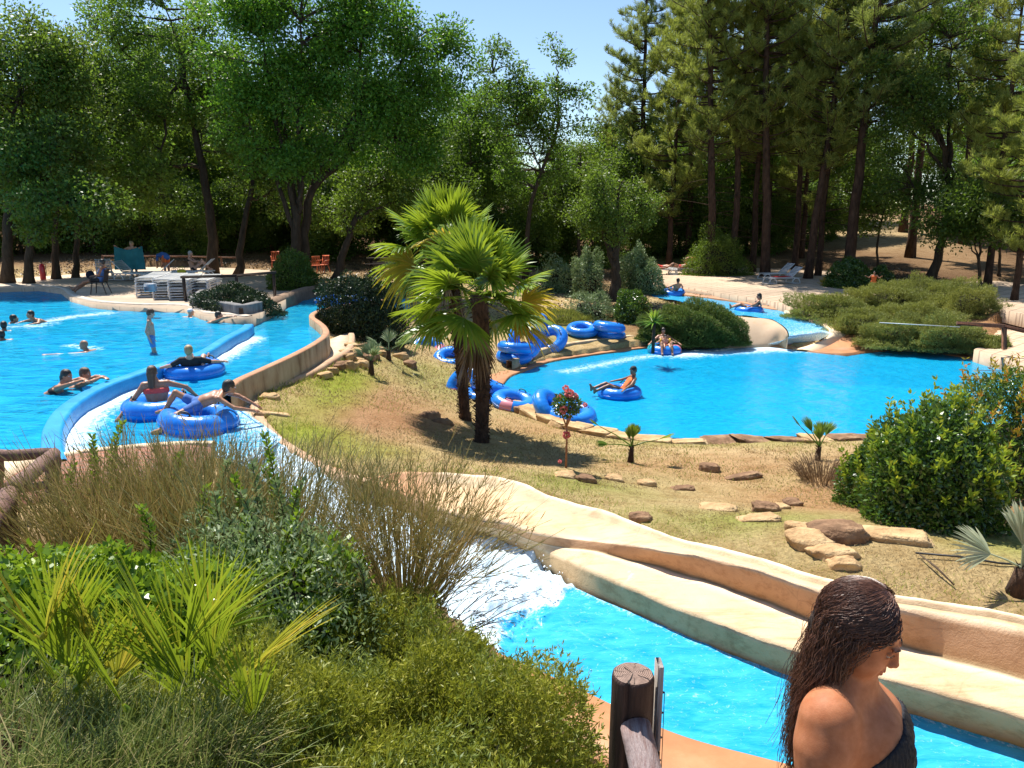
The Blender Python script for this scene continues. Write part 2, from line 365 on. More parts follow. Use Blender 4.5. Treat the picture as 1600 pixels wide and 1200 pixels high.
# ------------------------------------------------------------------ terrain heights
cp = []
def cpt(x, y, z): cp.append((x, y, z))
for q in [(-5, -3, 3.3), (0, -3, 3.3), (4, -3, 2.8), (-4, .5, 3.55), (-1.5, .8, 3.6), (-.2, 1.4, 3.1), (-2.8, 2.4, 3.25), (-1.2, 2.3, 2.95), (0.1, 2.2, 2.6), (-5, 3.5, 2.9), (-3.2, 4.3, 2.6), (-1.4, 3.4, 2.5), (0, 3.2, 2.1),
          (.9, 3.2, 2.2), (-2.6, 5.6, 2.15), (-1.2, 4.8, 1.9), (0, 4.4, 1.45), (.5, 5.1, .95), (-4.3, 6.3, 2.0), (-6, 5.5, 2.1), (-2.8, 7.4, 1.7), (-1.4, 6.3, 1.5), (-4.2, 8.2, 1.75), (-3.2, 8.9, 1.5), (-6, 7.4, 1.85), (-9, 6, 2), (-12, 3, 2.5),
          (1, 1.6, 2.58), (2, 1.8, 2.58), (1.8, 2.6, 2.55), (3, 2.2, 2.5), (1.6, 4.2, 1.1), (3.2, 3.4, 1.1), (6, 2.5, 1.1), (5.5, 0, 2.3), (10, 0, 1.6),
          (-1.5, 10.9, 1.25), (0, 10.95, 1.2), (1.0, 9.9, 1.2), (2.3, 8.6, 1.28), (3.4, 7.7, 1.38), (5, 7, 1.42), (7.5, 6.0, 1.4), (12, 4.5, 1.4),
          (-2.5, 11.4, 1.28), (-3.4, 12.6, 1.33), (-4.1, 14.2, 1.33), (-4.5, 16, 1.32), (-4.3, 18.5, 1.27), (-4.1, 21.5, 1.2), (-4.3, 24, .9), (-3.8, 27, .9),
          (-2.6, 14.5, 1.0), (-2.0, 17.5, .66), (-2.2, 20.5, .45), (-.64, 14.85, .48), (1.4, 14.5, .42), (4, 14.2, .38), (7, 13.8, .5), (10, 13.5, .6), (14, 14, .6), (20, 14, .8),
          (2.5, 11, .8), (5, 10.5, .85), (8, 10, .9), (12, 9, 1.1), (0, 12.8, .8), (-.9, 18.5, .25), (-1.5, 22.5, .2), (-.8, 24.5, .2), (1, 16.5, .16), (4.3, 16.0, .12), (8, 16.2, .12), (12, 17, .15), (16, 20, .2), (18, 25, .4),
          (1, 27.2, .3), (3, 28.5, .35), (5.5, 30, .45), (3, 31.5, .6), (7, 31, .6), (0, 32, .8), (5.5, 35, .9), (2, 37, 1.1), (-3, 33, 1.1), (-2.5, 38, 1.4), (-7, 34, 1.75),
          (14.5, 29.5, .5), (12.5, 31, .8), (14, 33, .95), (18, 31, .75), (20, 28, .55), (20, 35, 1.05), (17.5, 27.5, .4), (26, 32, .9), (9.7, 30.3, .3),
          (-9.3, 27, 1.85), (-8.5, 31, 1.9), (-10, 36, 1.9), (-15, 40, 1.95), (-22, 38, 1.95), (-30, 40, 2.0), (-16, 50, 2.9), (-28, 52, 3.0), (-8, 48, 2.0), (-2, 50, 1.7), (4, 48, 1.5), (9, 45, 1.25),
          (18, 46, 1.4), (28, 46, 1.6), (38, 44, 1.6), (12, 55, 1.7), (22, 58, 2.2), (34, 62, 3.6), (28, 72, 4.2), (44, 66, 4.0), (14, 75, 2.6), (0, 68, 2.0), (-12, 66, 4.2), (-25, 72, 6.5), (-40, 60, 4.5),
          (-60, 90, 7), (-20, 110, 7.5), (20, 110, 4.5), (60, 100, 5.5), (90, 50, 4), (60, 20, 2), (40, 25, 1.4), (40, 0, 1), (-50, 20, 1.5), (-80, 50, 4), (-40, -10, 2.5), (0, -30, 3), (50, -30, 2), (0, 200, 9), (-150, 150, 9), (150, 150, 8), (-150, -30, 3), (150, -30, 3)]: cpt(*q)
cp = np.array(cp)
def _tps(r): return r * r * np.log(r + 1e-9)
_S = 10.0
_X = cp[:, :2] / _S; _K = _tps(np.hypot(_X[:, None, 0] - _X[None, :, 0], _X[:, None, 1] - _X[None, :, 1])) + np.eye(len(cp)) * 0.0015
_Pm = np.c_[np.ones(len(cp)), _X]; _A = np.block([[_K, _Pm], [_Pm.T, np.zeros((3, 3))]])
_W = np.linalg.solve(_A, np.r_[cp[:, 2], 0, 0, 0])
def hz0(x, y):
    x = np.atleast_1d(np.asarray(x, float)); y = np.atleast_1d(np.asarray(y, float)); sh = x.shape
    q = np.c_[x.ravel(), y.ravel()] / _S; out = np.zeros(len(q))
    for i in range(0, len(q), 20000):
        b = q[i:i + 20000]
        out[i:i + 20000] = _tps(np.hypot(b[:, None, 0] - _X[None, :, 0], b[:, None, 1] - _X[None, :, 1])) @ _W[:-3] + np.c_[np.ones(len(b)), b] @ _W[-3:]
    return out.reshape(sh)
ledge_poly = None
path_poly = np.array([[.42, -2, 0], [.42, 2.35, 0], [1.0, 2.75, 0], [3, 2.75, 0], [5, 2.2, 0], [9, .5, 0], [9, -3, 0]])
sinks = []          # (polygon, depth the ground is held below z, margin)
lifts = []          # (polygon, height, fall per metre): the ground comes up to meet a deck
def hz(x, y):
    h = hz0(x, y); x = np.atleast_1d(np.asarray(x, float)); y = np.atleast_1d(np.asarray(y, float))
    for poly, z, fall in lifts:
        bb = poly[:, :2].min(0) - 4, poly[:, :2].max(0) + 4
        m = (x > bb[0][0]) & (x < bb[1][0]) & (y > bb[0][1]) & (y < bb[1][1])
        if not m.any(): continue
        D, I = pdist(x[m], y[m], poly); h[m] = np.where(D < 4, np.maximum(h[m], z - fall * np.where(I, 0, D)), h[m])
    for poly, z, mg in sinks:
        bb = poly[:, :2].min(0) - 2, poly[:, :2].max(0) + 2
        m = (x > bb[0][0]) & (x < bb[1][0]) & (y > bb[0][1]) & (y < bb[1][1])
        if not m.any(): continue
        D, I = pdist(x[m], y[m], poly); s = np.where(I, -D, D)
        hh = h[m]; tgt = z(x[m], y[m]) if callable(z) else z
        h[m] = np.where(s < mg, np.minimum(hh, tgt), hh)
    return h
curb_px = [(545, 521), (545, 530), (540, 545), (520, 558), (480, 581), (440, 598), (405, 615), (394, 627), (393, 640), (402, 658), (428, 688), (470, 716), (510, 738), (566, 757)]
curb = resample(PL([(u, v, 1.40) for i, (u, v) in enumerate(curb_px)]), step=.2)
foot = PL([(548, 518), (512, 532), (508, 541), (498, 560), (430, 600), (356, 640), (372, 655), (425, 696)], 1.36)
walk_poly = np.vstack([foot, curb[::-1]])
berm_st = [  # stations along the slide, each: grass-side top, lip, face top, face foot, ledge edge, water edge
 [(500, 722, 1.35), (502, 724, 1.35), (504, 727, 1.34), (506, 733, 1.25), (508, 738, 1.2), (510, 748, 1.3)],
 [(566, 746, 1.37), (568, 748, 1.37), (570, 753, 1.36), (570, 762, 1.22), (569, 770, 1.16), (566, 781, 1.1)],
 [(630, 736, 1.35), (631, 741, 1.33), (632, 775, 1.26), (634, 787, 1.14), (636, 796, 1.08), (640, 812, .94)],
 [(690, 737, 1.33), (691, 743, 1.29), (692, 803, 1.17), (694, 809, 1.1), (696, 816, 1.02), (693, 828, .86)],
 [(747, 739, 1.31), (748, 746, 1.27), (748, 815, 1.15), (750, 822, 1.06), (752, 830, .98), (750, 842, .8)],
 [(805, 749, 1.3), (803, 757, 1.26), (797, 820, 1.15), (802, 832, 1.02), (806, 842, .95), (800, 856, .76)],
 [(854, 768, 1.3), (850, 776, 1.26), (838, 835, 1.15), (850, 850, 1.03), (858, 863, .97), (858, 892, .75)],
 [(929, 791, 1.32), (925, 800, 1.28), (915, 845, 1.17), (914, 859, 1.08), (912, 885, 1.04), (900, 924, .74)],
 [(970, 805, 1.34), (966, 814, 1.3), (968, 850, 1.24), (966, 870, 1.09), (966, 910, 1.06), (975, 958, .74)],
 [(1052, 836, 1.38), (1050, 843, 1.35), (1044, 862, 1.33), (1040, 888, 1.1), (1045, 944, 1.06), (1077, 1003, .74)],
 [(1135, 856, 1.42), (1132, 864, 1.4), (1122, 874, 1.39), (1112, 910, 1.11), (1105, 966, 1.06), (1140, 1028, .73)],
 [(1217, 879, 1.45), (1214, 886, 1.44), (1200, 896, 1.43), (1190, 936, 1.11), (1180, 996, 1.06), (1220, 1059, .73)],
 [(1288, 900, 1.48), (1286, 907, 1.47), (1280, 918, 1.45), (1270, 966, 1.12), (1262, 1023, 1.06), (1300, 1085, .72)],
 [(1400, 928, 1.5), (1399, 935, 1.5), (1396, 947, 1.47), (1390, 1003, 1.12), (1385, 1062, 1.05), (1410, 1117, .7)],
 [(1500, 943, 1.5), (1499, 950, 1.5), (1497, 962, 1.47), (1495, 1032, 1.12), (1494, 1092, 1.05), (1505, 1145, .68)],
 [(1600, 962, 1.5), (1600, 970, 1.5), (1600, 983, 1.47), (1600, 1057, 1.12), (1600, 1124, 1.05), (1600, 1172, .66)],
 [(1750, 990, 1.5), (1750, 999, 1.5), (1750, 1014, 1.47), (1750, 1098, 1.12), (1750, 1172, 1.05), (1750, 1218, .64)],
 [(2000, 1030, 1.5), (2000, 1040, 1.5), (2000, 1058, 1.47), (2000, 1160, 1.12), (2000, 1245, 1.05), (2000, 1290, .6)]]
rails = [resample(PL([s[k] for s in berm_st]), n=170) for k in range(6)]
berm_poly = np.vstack([rails[0], rails[5][::-1]])
lifts += [(ldeck, 1.9, .25), (rdeck, 1.1, .5), (cdeck, .36, .4), (bdeck, 1.8, .3)]
sinks += [(low, -1.0, .15), (lp, .7, .2), (river, .7, .12), (chute, .3, .18), (walk_poly, 1.15, .12), (berm_poly, .5, .02), (ldeck, 1.8, .1), (rdeck, 1.0, .1), (cdeck, .3, .1), (bdeck, 1.7, .05), (upper, .0, .15), (bank_poly, -.25, .02), (island_poly, -.3, .02), (path_poly, 2.3, .05)]
def ground_at(u, v, lo=1.0, hi=160):
    d = ray(u, v); t = np.geomspace(lo, hi, 700); p = np.outer(t, d); p[:, 2] += CAMZ
    h = hz0(p[:, 0], p[:, 1]); k = np.argmax(p[:, 2] < h)
    if k == 0: return p[-1]
    f = (p[k - 1, 2] - h[k - 1]) / ((p[k - 1, 2] - h[k - 1]) - (p[k, 2] - h[k])); q = p[k - 1] + f * (p[k] - p[k - 1]); return q
# ------------------------------------------------------------------ ground sheet
def axis(segs):
    out = []
    for a, b, s in segs: out += list(np.arange(a, b, s))
    return np.array(out + [segs[-1][1]])
gx = axis([(-400, -60, 30), (-60, -26, 2), (-26, -12, .5), (-12, 18, .16), (18, 26, .5), (26, 60, 2), (60, 400, 30)])
gy = axis([(-60, -4, 6), (-4, 1, .4), (1, 31, .16), (31, 44, .35), (44, 90, 1.5), (90, 300, 15), (300, 600, 50)])
GX, GY = np.meshgrid(gx, gy)
GZ = hz(GX, GY)
far = np.clip((np.hypot(GX, GY) - 120) / 80, 0, 1); GZ = GZ * (1 - far) + 6 * far
near = np.clip((60 - np.hypot(GX, GY)) / 20, 0, 1)
pp = np.stack([GX, GY, 0 * GX], -1)
GZ += near * (snoise(pp, 1.7, 3) * .02 + snoise(pp, 5, 9) * .008)
m, n, o = nodes('ground')
at = N(n, 'ShaderNodeAttribute', attribute_name='gcol'); vec = ocoord(n)
lum = mixc(n, ramp(n, noise(n, 22, 8, .75, vec), [(.25, (.38, .35, .30)), (.5, (.95, .95, .92)), (.75, (1.5, 1.45, 1.35))]), ramp(n, noise(n, 2.6, 6, .7, vec), [(.35, (.72, .62, .5)), (.55, (1.05, 1.03, 1.0))]), .8, 'MULTIPLY')
c = mixc(n, at.outputs['Color'], lum, 1.0, 'MULTIPLY')
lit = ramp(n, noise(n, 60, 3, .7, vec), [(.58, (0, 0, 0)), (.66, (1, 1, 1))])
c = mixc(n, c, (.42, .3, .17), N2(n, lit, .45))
p = N(n, 'ShaderNodeBsdfPrincipled'); p.inputs['Roughness'].default_value = .95; p.inputs['Specular IOR Level'].default_value = .1
n.links.new(c, p.inputs['Base Color']); n.links.new(bump(n, noise(n, 30, 8, .75, vec), .9, .05), p.inputs['Normal']); n.links.new(p.outputs[0], o.inputs[0]); ground_mat = m
def ground_color(X, Y):
    sh = X.shape; X = X.ravel(); Y = Y.ravel(); q = np.stack([X, Y, 0 * X], -1)
    straw = np.array([.50, .365, .20]); green = np.array([.19, .21, .05]); soil = np.array([.30, .17, .085]); litter = np.array([.12, .07, .038]); lime = np.array([.24, .29, .03])
    a = snoise(q, .55, 5) ; b = snoise(q, 1.6, 15); k = np.clip(.5 + .5 * a + .35 * b, 0, 1)[:, None]
    C = straw * (1 - .28 * k) + green * .28 * k
    def blob(x, y, rx, ry, col, s=1.0):
        nonlocal C
        d = np.hypot((X - x) / rx, (Y - y) / ry) + .25 * b; f = np.clip(1.35 - d, 0, 1)[:, None] * s; C = C * (1 - f) + col * f
    blob(-2.7, 15.5, 1.8, 3.0, np.array([.36, .20, .11]), .9); blob(-3.9, 16.5, .7, 3.2, lime, .9); blob(-3.6, 12.6, .9, 1.0, lime, .8); blob(-2.2, 21, 1.5, 2.5, green * 1.3, .6)
    blob(1.2, 10.9, 1.2, .9, green * 1.3, .75); blob(2.9, 9.1, 1.4, .8, green * 1.4, .85); blob(3.6, 16.0, 3.5, .6, green * 1.3, .5); blob(-2.6, 12.2, 1.1, .8, lime, .6); blob(4.9, 10.8, 2.2, 1.6, soil * 1.35, .8); blob(3.0, 13.2, 2.6, 1.0, soil * 1.3, .55); blob(.6, 17.2, 1.2, 1.4, soil * 1.3, .6); blob(5.5, 8, .9, .6, green * 1.6, .8)
    blob(9, 12, 3.5, 2.5, soil, .8); blob(1.5, 31, 2.6, 2.6, green * 1.2, .85); blob(5.2, 32, 2.4, 3, soil * .8, .9); blob(18.5, 30.5, 3, 2, np.array([.38, .2, .1]), .9)
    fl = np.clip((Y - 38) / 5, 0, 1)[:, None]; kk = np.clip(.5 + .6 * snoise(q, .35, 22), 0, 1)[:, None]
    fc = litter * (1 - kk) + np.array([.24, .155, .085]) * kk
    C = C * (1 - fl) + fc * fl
    blob(27, 67, 8, 10, np.array([.42, .32, .18]), 1); blob(-1, 46, 5, 4, np.array([.45, .33, .2]), .8); blob(10, 56, 5, 5, np.array([.3, .3, .1]), .6)
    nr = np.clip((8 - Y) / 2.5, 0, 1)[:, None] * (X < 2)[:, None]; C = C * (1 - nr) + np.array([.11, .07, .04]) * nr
    return np.clip(C, .005, .9).reshape(sh + (3,))
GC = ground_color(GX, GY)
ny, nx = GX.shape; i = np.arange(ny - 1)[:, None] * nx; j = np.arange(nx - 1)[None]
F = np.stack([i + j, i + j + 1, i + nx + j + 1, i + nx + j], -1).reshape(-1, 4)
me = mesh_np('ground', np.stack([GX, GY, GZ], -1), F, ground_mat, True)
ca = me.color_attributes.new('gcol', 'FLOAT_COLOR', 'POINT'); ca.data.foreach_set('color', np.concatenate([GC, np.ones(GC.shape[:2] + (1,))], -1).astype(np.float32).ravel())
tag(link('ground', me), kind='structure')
# ------------------------------------------------------------------ water material
def watermat(name, c1, c2, tint, rip=(3, 1.4, 3), bstr=.5, opq=.55, foam_scale=6, foam_gain=1.0, rscale=2.2):
    m, n, o = nodes(name); vec = ocoord(n, rip)
    h1 = noise(n, rscale, 3, .55, vec, .8); h2 = noise(n, rscale * 4.2, 3, .6, vec, .5)
    mm = N(n, 'ShaderNodeMath', operation='MULTIPLY_ADD'); n.links.new(h2, mm.inputs[0]); mm.inputs[1].default_value = .35; n.links.new(h1, mm.inputs[2])
    nb = bump(n, mm.outputs[0], bstr, .09)
    col = ramp(n, mm.outputs[0], [(.45, c1), (.9, c2)])  # light lines of the ripples painted in as a paler blue
    df = N(n, 'ShaderNodeBsdfDiffuse'); n.links.new(col, df.inputs[0]); n.links.new(nb, df.inputs['Normal'])
    tr = N(n, 'ShaderNodeBsdfTransparent'); tr.inputs[0].default_value = c4(tint)
    b = N(n, 'ShaderNodeMixShader'); b.inputs[0].default_value = opq; n.links.new(tr.outputs[0], b.inputs[1]); n.links.new(df.outputs[0], b.inputs[2])
    gl = N(n, 'ShaderNodeBsdfGlossy'); gl.inputs['Roughness'].default_value = .08; n.links.new(nb, gl.inputs['Normal'])
    fr = N(n, 'ShaderNodeFresnel'); fr.inputs[0].default_value = 1.28; n.links.new(nb, fr.inputs['Normal'])
    g = N(n, 'ShaderNodeMixShader'); n.links.new(N2(n, fr.outputs[0], .8), g.inputs[0]); n.links.new(b.outputs[0], g.inputs[1]); n.links.new(gl.outputs[0], g.inputs[2])
    # churned white water where the foam attribute says the water breaks
    at = N(n, 'ShaderNodeAttribute', attribute_name='foam'); fn = noise(n, foam_scale, 6, .72, ocoord(n), 1.2)
    a = N(n, 'ShaderNodeMath', operation='MULTIPLY_ADD'); n.links.new(at.outputs['Fac'], a.inputs[0]); a.inputs[1].default_value = foam_gain; n.links.new(fn, a.inputs[2])
    f = ramp(n, a.outputs[0], [(.72, (0, 0, 0)), (1.0, (1, 1, 1))])
    fo = N(n, 'ShaderNodeBsdfDiffuse'); fo.inputs[0].default_value = (.70, .84, .92, 1); n.links.new(bump(n, noise(n, 40, 7, .75, ocoord(n)), .5, .03), fo.inputs['Normal'])
    z = N(n, 'ShaderNodeMixShader'); n.links.new(f, z.inputs[0]); n.links.new(g.outputs[0], z.inputs[1]); n.links.new(fo.outputs[0], z.inputs[2])
    n.links.new(z.outputs[0], o.inputs[0]); return m
W_low = watermat('pool_water', (.0, .40, .80), (.02, .56, .90), (.35, .85, .95), (2.2, 4, 3), .5, .6, 9)
W_left = watermat('big_pool_water', (.0, .31, .70), (.03, .62, .92), (.3, .75, .95), (.7, 2.4, 2), .5, .6, 6)
W_riv = watermat('river_water', (.0, .36, .76), (.04, .64, .92), (.35, .85, .95), (1.0, 2.0, 2), .45, .5, 9)
W_chute = watermat('chute_water', (.012, .38, .76), (.07, .57, .88), (.35, .85, .95), (1.0, 3.2, 2), .35, .74, 17, 1.0)
def water_sheet(name, poly, z, step, mat, foamf, margin=.06, zf=None, bumpz=.012):
    poly = np.asarray(poly); lo = poly[:, :2].min(0) - .3; hi = poly[:, :2].max(0) + .3
    lo = np.maximum(lo, [-34, -2]); X, Y = np.meshgrid(np.arange(lo[0], hi[0], step), np.arange(lo[1], hi[1], step))
    D, I, NX, NY = pdist(X, Y, poly, True, True); s = np.where(I, -D, D)
    cx = (s[:-1, :-1] < 0) | (s[1:, 1:] < 0) | (s[1:, :-1] < 0) | (s[:-1, 1:] < 0)
    X = np.where(I, X, NX + (X - NX) / (D + 1e-6) * margin); Y = np.where(I, Y, NY + (Y - NY) / (D + 1e-6) * margin)
    nx = X.shape[1]; ii, jj = np.nonzero(cx); b = ii * nx + jj
    F = np.stack([b, b + 1, b + nx + 1, b + nx], -1)
    Z = np.full(X.shape, z, float) if zf is None else zf(X, Y)
    q = np.stack([X, Y, 0 * X], -1); Z = Z + snoise(q, 3.1, 7) * bumpz + snoise(q, 7, 17) * bumpz * .4
    fo = np.clip(foamf(X, Y), 0, 1)
    used = np.unique(F); mp = -np.ones(X.size, int); mp[used] = np.arange(len(used))
    V = np.stack([X.ravel(), Y.ravel(), Z.ravel()], -1)[used]
    me = mesh_np(name, V, mp[F], mat, True)
    a = me.attributes.new('foam', 'FLOAT', 'POINT'); a.data.foreach_set('value', fo.ravel()[used].astype(np.float32))
    return tag(link(name, me), kind='structure')
def basin(name, poly, z, depth, mat):
    poly = resample(np.asarray(poly), step=.4, closed=True, smooth=False); n_ = len(poly)
    A = np.c_[poly[:, :2], np.full(n_, z)]; B = np.c_[poly[:, :2], np.full(n_, z - depth)]
    i = np.arange(n_); j = (i + 1) % n_; tri = tessellate_polygon([[Vector((p[0], p[1], 0)) for p in poly]])
    me = mesh_np(name, np.vstack([A, B]), [np.stack([i, j, j + n_, i + n_], -1), np.array(tri) + n_], mat)
    return tag(link(name, me), kind='structure')
paint = surf('pool_paint', [(.35, (.05, .36, .68)), (.7, (.09, .46, .76))], 1.2, .6, 20, .2, .01)
basin('pool_basin', low, .03, 1.0, paint); basin('big_pool_basin', lp, 1.84, 1.1, paint); basin('river_basin', river, 1.66, .75, paint)
def seg_f(X, Y, pts, wd, amp=1):
    D, _ = pdist(X, Y, np.asarray(pts), False); return amp * np.clip(1 - D / wd, 0, 1)
def f_low(X, Y):
    f = seg_f(X, Y, PL([(1270, 545), (1195, 545), (1120, 549), (1060, 554)], 0), 1.5, .46); f = np.maximum(f, seg_f(X, Y, PL([(1250, 543), (1190, 543)], 0), .8, .62))
    f = np.maximum(f, seg_f(X, Y, PL([(1060, 553), (985, 560), (935, 571), (885, 580)], 0), .9, .33))
    return f
water_sheet('pool_water', low, ZP, .18, W_low, f_low, .1, None, .008)
def f_left(X, Y):
    return np.maximum(np.maximum(seg_f(X, Y, PL([(70, 502), (110, 495), (165, 489)], ZL), .9, .36), seg_f(X, Y, PL([(0, 512), (60, 509), (75, 505)], ZL), .9, .3)), seg_f(X, Y, PL([(110, 540), (150, 545)], ZL), .5, .36))
water_sheet('big_pool_water', lp, ZL, .22, W_left, f_left, .05, None, .014)
dv = div[:, :2]
def f_riv(X, Y):
    f = np.clip(1 - (pdist(X, Y, div[4:-2], False)[0] - .2) / .75, 0, 1) * .5
    return np.maximum(f, seg_f(X, Y, np.vstack([ch_L[:2], ch_R[:2][::-1]]), 1.2, .36))
water_sheet('river_water', river, ZR, .18, W_riv, f_riv, .06, None, .016)
# submerged shelf along the river side of the divider
shelf = np.vstack([div[6:-3, :3], PL([(150, 699), (190, 655), (235, 620), (290, 592), (350, 562), (402, 537), (420, 520), (414, 507), (395, 503)], ZR)])
slab('river_shelf', shelf, ZR - .13, .5, surf('shelf_paint', [(.3, (.16, .5, .75)), (.7, (.25, .6, .8))], 2, .6, 10, .2)); tag(bpy.data.objects['river_shelf'], kind='structure')
# chute water ribbon
nS, nC = 460, 64
cl = resample(ch_L, n=nS); cr = resample(ch_R, n=nS); t = np.linspace(-.03, 1.03, nC)[None, :, None]
W3 = cl[:, None] * (1 - t) + cr[:, None] * t
sx = np.linspace(0, 1, nS); cx = W3[:, nC // 2, 0]
foam = np.interp(cx, [-4.4, -3.9, -3, -1.6, -.6, .0, .55, .8, 1.1, 2.5, 5, 12], [.25, .32, .45, .62, .7, .95, .88, .44, .2, .15, .13, .12])
FO = foam[:, None] * np.ones((1, nC)); tt = np.linspace(0, 1, nC)
sl_ = ((W3[..., 0] - .72) * 1.3 - (W3[..., 1] - 8.25) * .85) / 1.55 + .13 * snoise(W3 * [1, 1, 0], 5, 6) + .07 * snoise(W3 * [1, 1, 0], 13, 16)
FO = np.where(cx[:, None] > -2.2, .13 + (FO - .13) * np.clip(.5 - sl_ / .35, 0, 1), FO); CALM = np.clip(.75 - sl_ / .35, .08, 1)
FO = np.where((cx[:, None] > -1.5) & (sl_ < -.05), np.maximum(FO, np.clip(.42 - sl_ * .55, .42, .72) + .12 * snoise(W3 * [1, 1, 0], 4.2, 26)), FO)
hole = np.exp(-(((W3[..., 0] - .05) / .34) ** 2 + ((W3[..., 1] - 7.5) / .38) ** 2)); FO = FO * (1 - .9 * hole)
FO = FO + .14 * np.exp(-((tt[None] - 1) / .05) ** 2)
amp = np.interp(cx, [-4.4, -3, -1, 0, .6, 1.2, 3, 12], [.02, .04, .05, .10, .085, .018, .008, .007])[:, None]
W3[..., 2] += np.where(cx[:, None] > -1.5, CALM * .062, amp) * (snoise(W3 * [1, 1, 0], 4, 1) * .9 + snoise(W3 * [1, 1, 0], 11, 21) * .6 + snoise(W3 * [1, 1, 0], 24, 11) * .5) - .1 * hole
V = W3.reshape(-1, 3); i = np.arange(nS - 1)[:, None] * nC; j = np.arange(nC - 1)[None]
me = mesh_np('chute_water', V, np.stack([i + j, i + nC + j, i + nC + j + 1, i + j + 1], -1).reshape(-1, 4), W_chute, True)
a = me.attributes.new('foam', 'FLOAT', 'POINT'); a.data.foreach_set('value', np.clip(FO, 0, 1).ravel().astype(np.float32)); tag(link('chute_water', me), kind='structure')
# spray over the plunge: many small water drops and foam lumps
mb = MB(); n_ = 2600
k = R.integers(0, nS, n_); wgt = R.random(n_) < np.interp(cx[k], [-4, -3, -.8, -.1, .5, .75, .95], [.1, .3, .5, 1, .9, .5, 0]); k = k[wgt]; tq = R.random(len(k))[:, None]
ctr = cl[k] * (1 - tq) + cr[k] * tq; ctr[:, 2] += np.abs(R.normal(0, .05, len(k))) + .05
ctr += R.normal(0, .03, ctr.shape); ok_ = ((ctr[:, 0] - .72) * 1.3 - (ctr[:, 1] - 8.25) * .85) / 1.55 < .08 * R.random(len(ctr)); ctr = ctr[ok_]; k = k[ok_]; s = R.uniform(.004, .014, len(k))[:, None, None]
oct_ = np.array([[1, 0, 0], [0, 1, 0], [-1, 0, 0], [0, -1, 0], [0, 0, 1], [0, 0, -1.]]); tf = np.array([[0, 1, 4], [1, 2, 4], [2, 3, 4], [3, 0, 4], [1, 0, 5], [2, 1, 5], [3, 2, 5], [0, 3, 5]])
mb.add((ctr[:, None] + oct_[None] * s * R.uniform(.6, 1.4, (len(k), 6, 1))).reshape(-1, 3), (np.arange(len(k))[:, None, None] * 6 + tf[None]).reshape(-1, 3))
tag(mb.build('water_spray', surf('foam', [(.3, (.85, .9, .94)), (.7, (.93, .96, .98))], 8, .6, 30, .3), None, True), kind='stuff')
# upper channel water
nS, nC = 80, 14
cl2 = resample(uc_near, n=nS); cr2 = resample(uc_far, n=nS); t = np.linspace(-.04, 1.04, nC)[None, :, None]; W3 = cl2[:, None] * (1 - t) + cr2[:, None] * t
FO = np.interp(np.arange(nS) / nS, [0, .3, .55, .7, .85, .93, 1], [.14, .14, .16, .2, .26, .42, .6])[:, None] * np.ones((1, nC))
W3[..., 2] += .03 * snoise(W3, 3, 1)
i = np.arange(nS - 1)[:, None] * nC; j = np.arange(nC - 1)[None]
me = mesh_np('channel_water', W3.reshape(-1, 3), np.stack([i + j, i + nC + j, i + nC + j + 1, i + j + 1], -1).reshape(-1, 4), W_chute, True)
a = me.attributes.new('foam', 'FLOAT', 'POINT'); a.data.foreach_set('value', FO.ravel().astype(np.float32)); tag(link('channel_water', me), kind='structure')
# ------------------------------------------------------------------ concrete, kerbs, decks
conc = surf('tan_concrete', [(.3, (.36, .25, .14)), (.5, (.47, .36, .22)), (.7, (.55, .44, .29))], 3, .85, 40, .4, .01, stretch=(1, 1, .5))
stain = surf('stained_wall', [(.3, (.24, .14, .07)), (.45, (.46, .32, .18)), (.7, (.60, .47, .29))], 2.0, .85, 35, .4, .01, stretch=(1.6, 1.6, .6))
terra = surf('terracotta_coat', [(.3, (.34, .145, .06)), (.55, (.44, .20, .085)), (.75, (.50, .27, .13))], 1.6, .6, 60, .3, .006)
peach = surf('peach_render', [(.3, (.70, .50, .31)), (.7, (.78, .60, .40))], 1.3, .75, 70, .35, .006)
blue_w = surf('blue_rendered_wall', [(.3, (.012, .24, .58)), (.55, (.03, .33, .68)), (.75, (.08, .44, .74))], 2.2, .35, 20, .4, .015)
def pavermat(name, c1, c2, mortar, sc_, ang=0, ms=.02, w_=.5, hgt=.25):
    m, n, o = nodes(name); t = N(n, 'ShaderNodeTexCoord').outputs['Object']; mp = N(n, 'ShaderNodeMapping'); mp.inputs['Rotation'].default_value = (0, 0, ang); n.links.new(t, mp.inputs[0])
    b = N(n, 'ShaderNodeTexBrick'); n.links.new(mp.outputs[0], b.inputs['Vector']); b.inputs['Color1'].default_value = c4(c1); b.inputs['Color2'].default_value = c4(c2); b.inputs['Mortar'].default_value = c4(mortar)
    b.inputs['Scale'].default_value = sc_; b.inputs['Mortar Size'].default_value = ms; b.inputs['Brick Width'].default_value = w_; b.inputs['Row Height'].default_value = hgt
    v = ramp(n, noise(n, 1.3, 6, .65, t), [(.3, (.78, .76, .74)), (.7, (1.1, 1.08, 1.06))]); c = mixc(n, b.outputs[0], v, 1.0, 'MULTIPLY')
    p = N(n, 'ShaderNodeBsdfPrincipled'); p.inputs['Roughness'].default_value = .85; n.links.new(c, p.inputs['Base Color']); n.links.new(bump(n, b.outputs['Fac'], -.4, .01), p.inputs['Normal']); n.links.new(p.outputs[0], o.inputs[0]); return m
pav_r = pavermat('cream_pavers', (.60, .45, .31), (.54, .40, .27), (.36, .25, .17), 1.0, rad(-42), .03, .5, .5)
pav_l = pavermat('pale_pavers', (.62, .48, .34), (.56, .43, .30), (.45, .34, .24), 1.0, rad(20), .015, .6, .6)
brick = pavermat('red_brick_paving', (.36, .15, .09), (.28, .11, .07), (.22, .13, .09), 1.0, rad(8), .018, .34, .14)
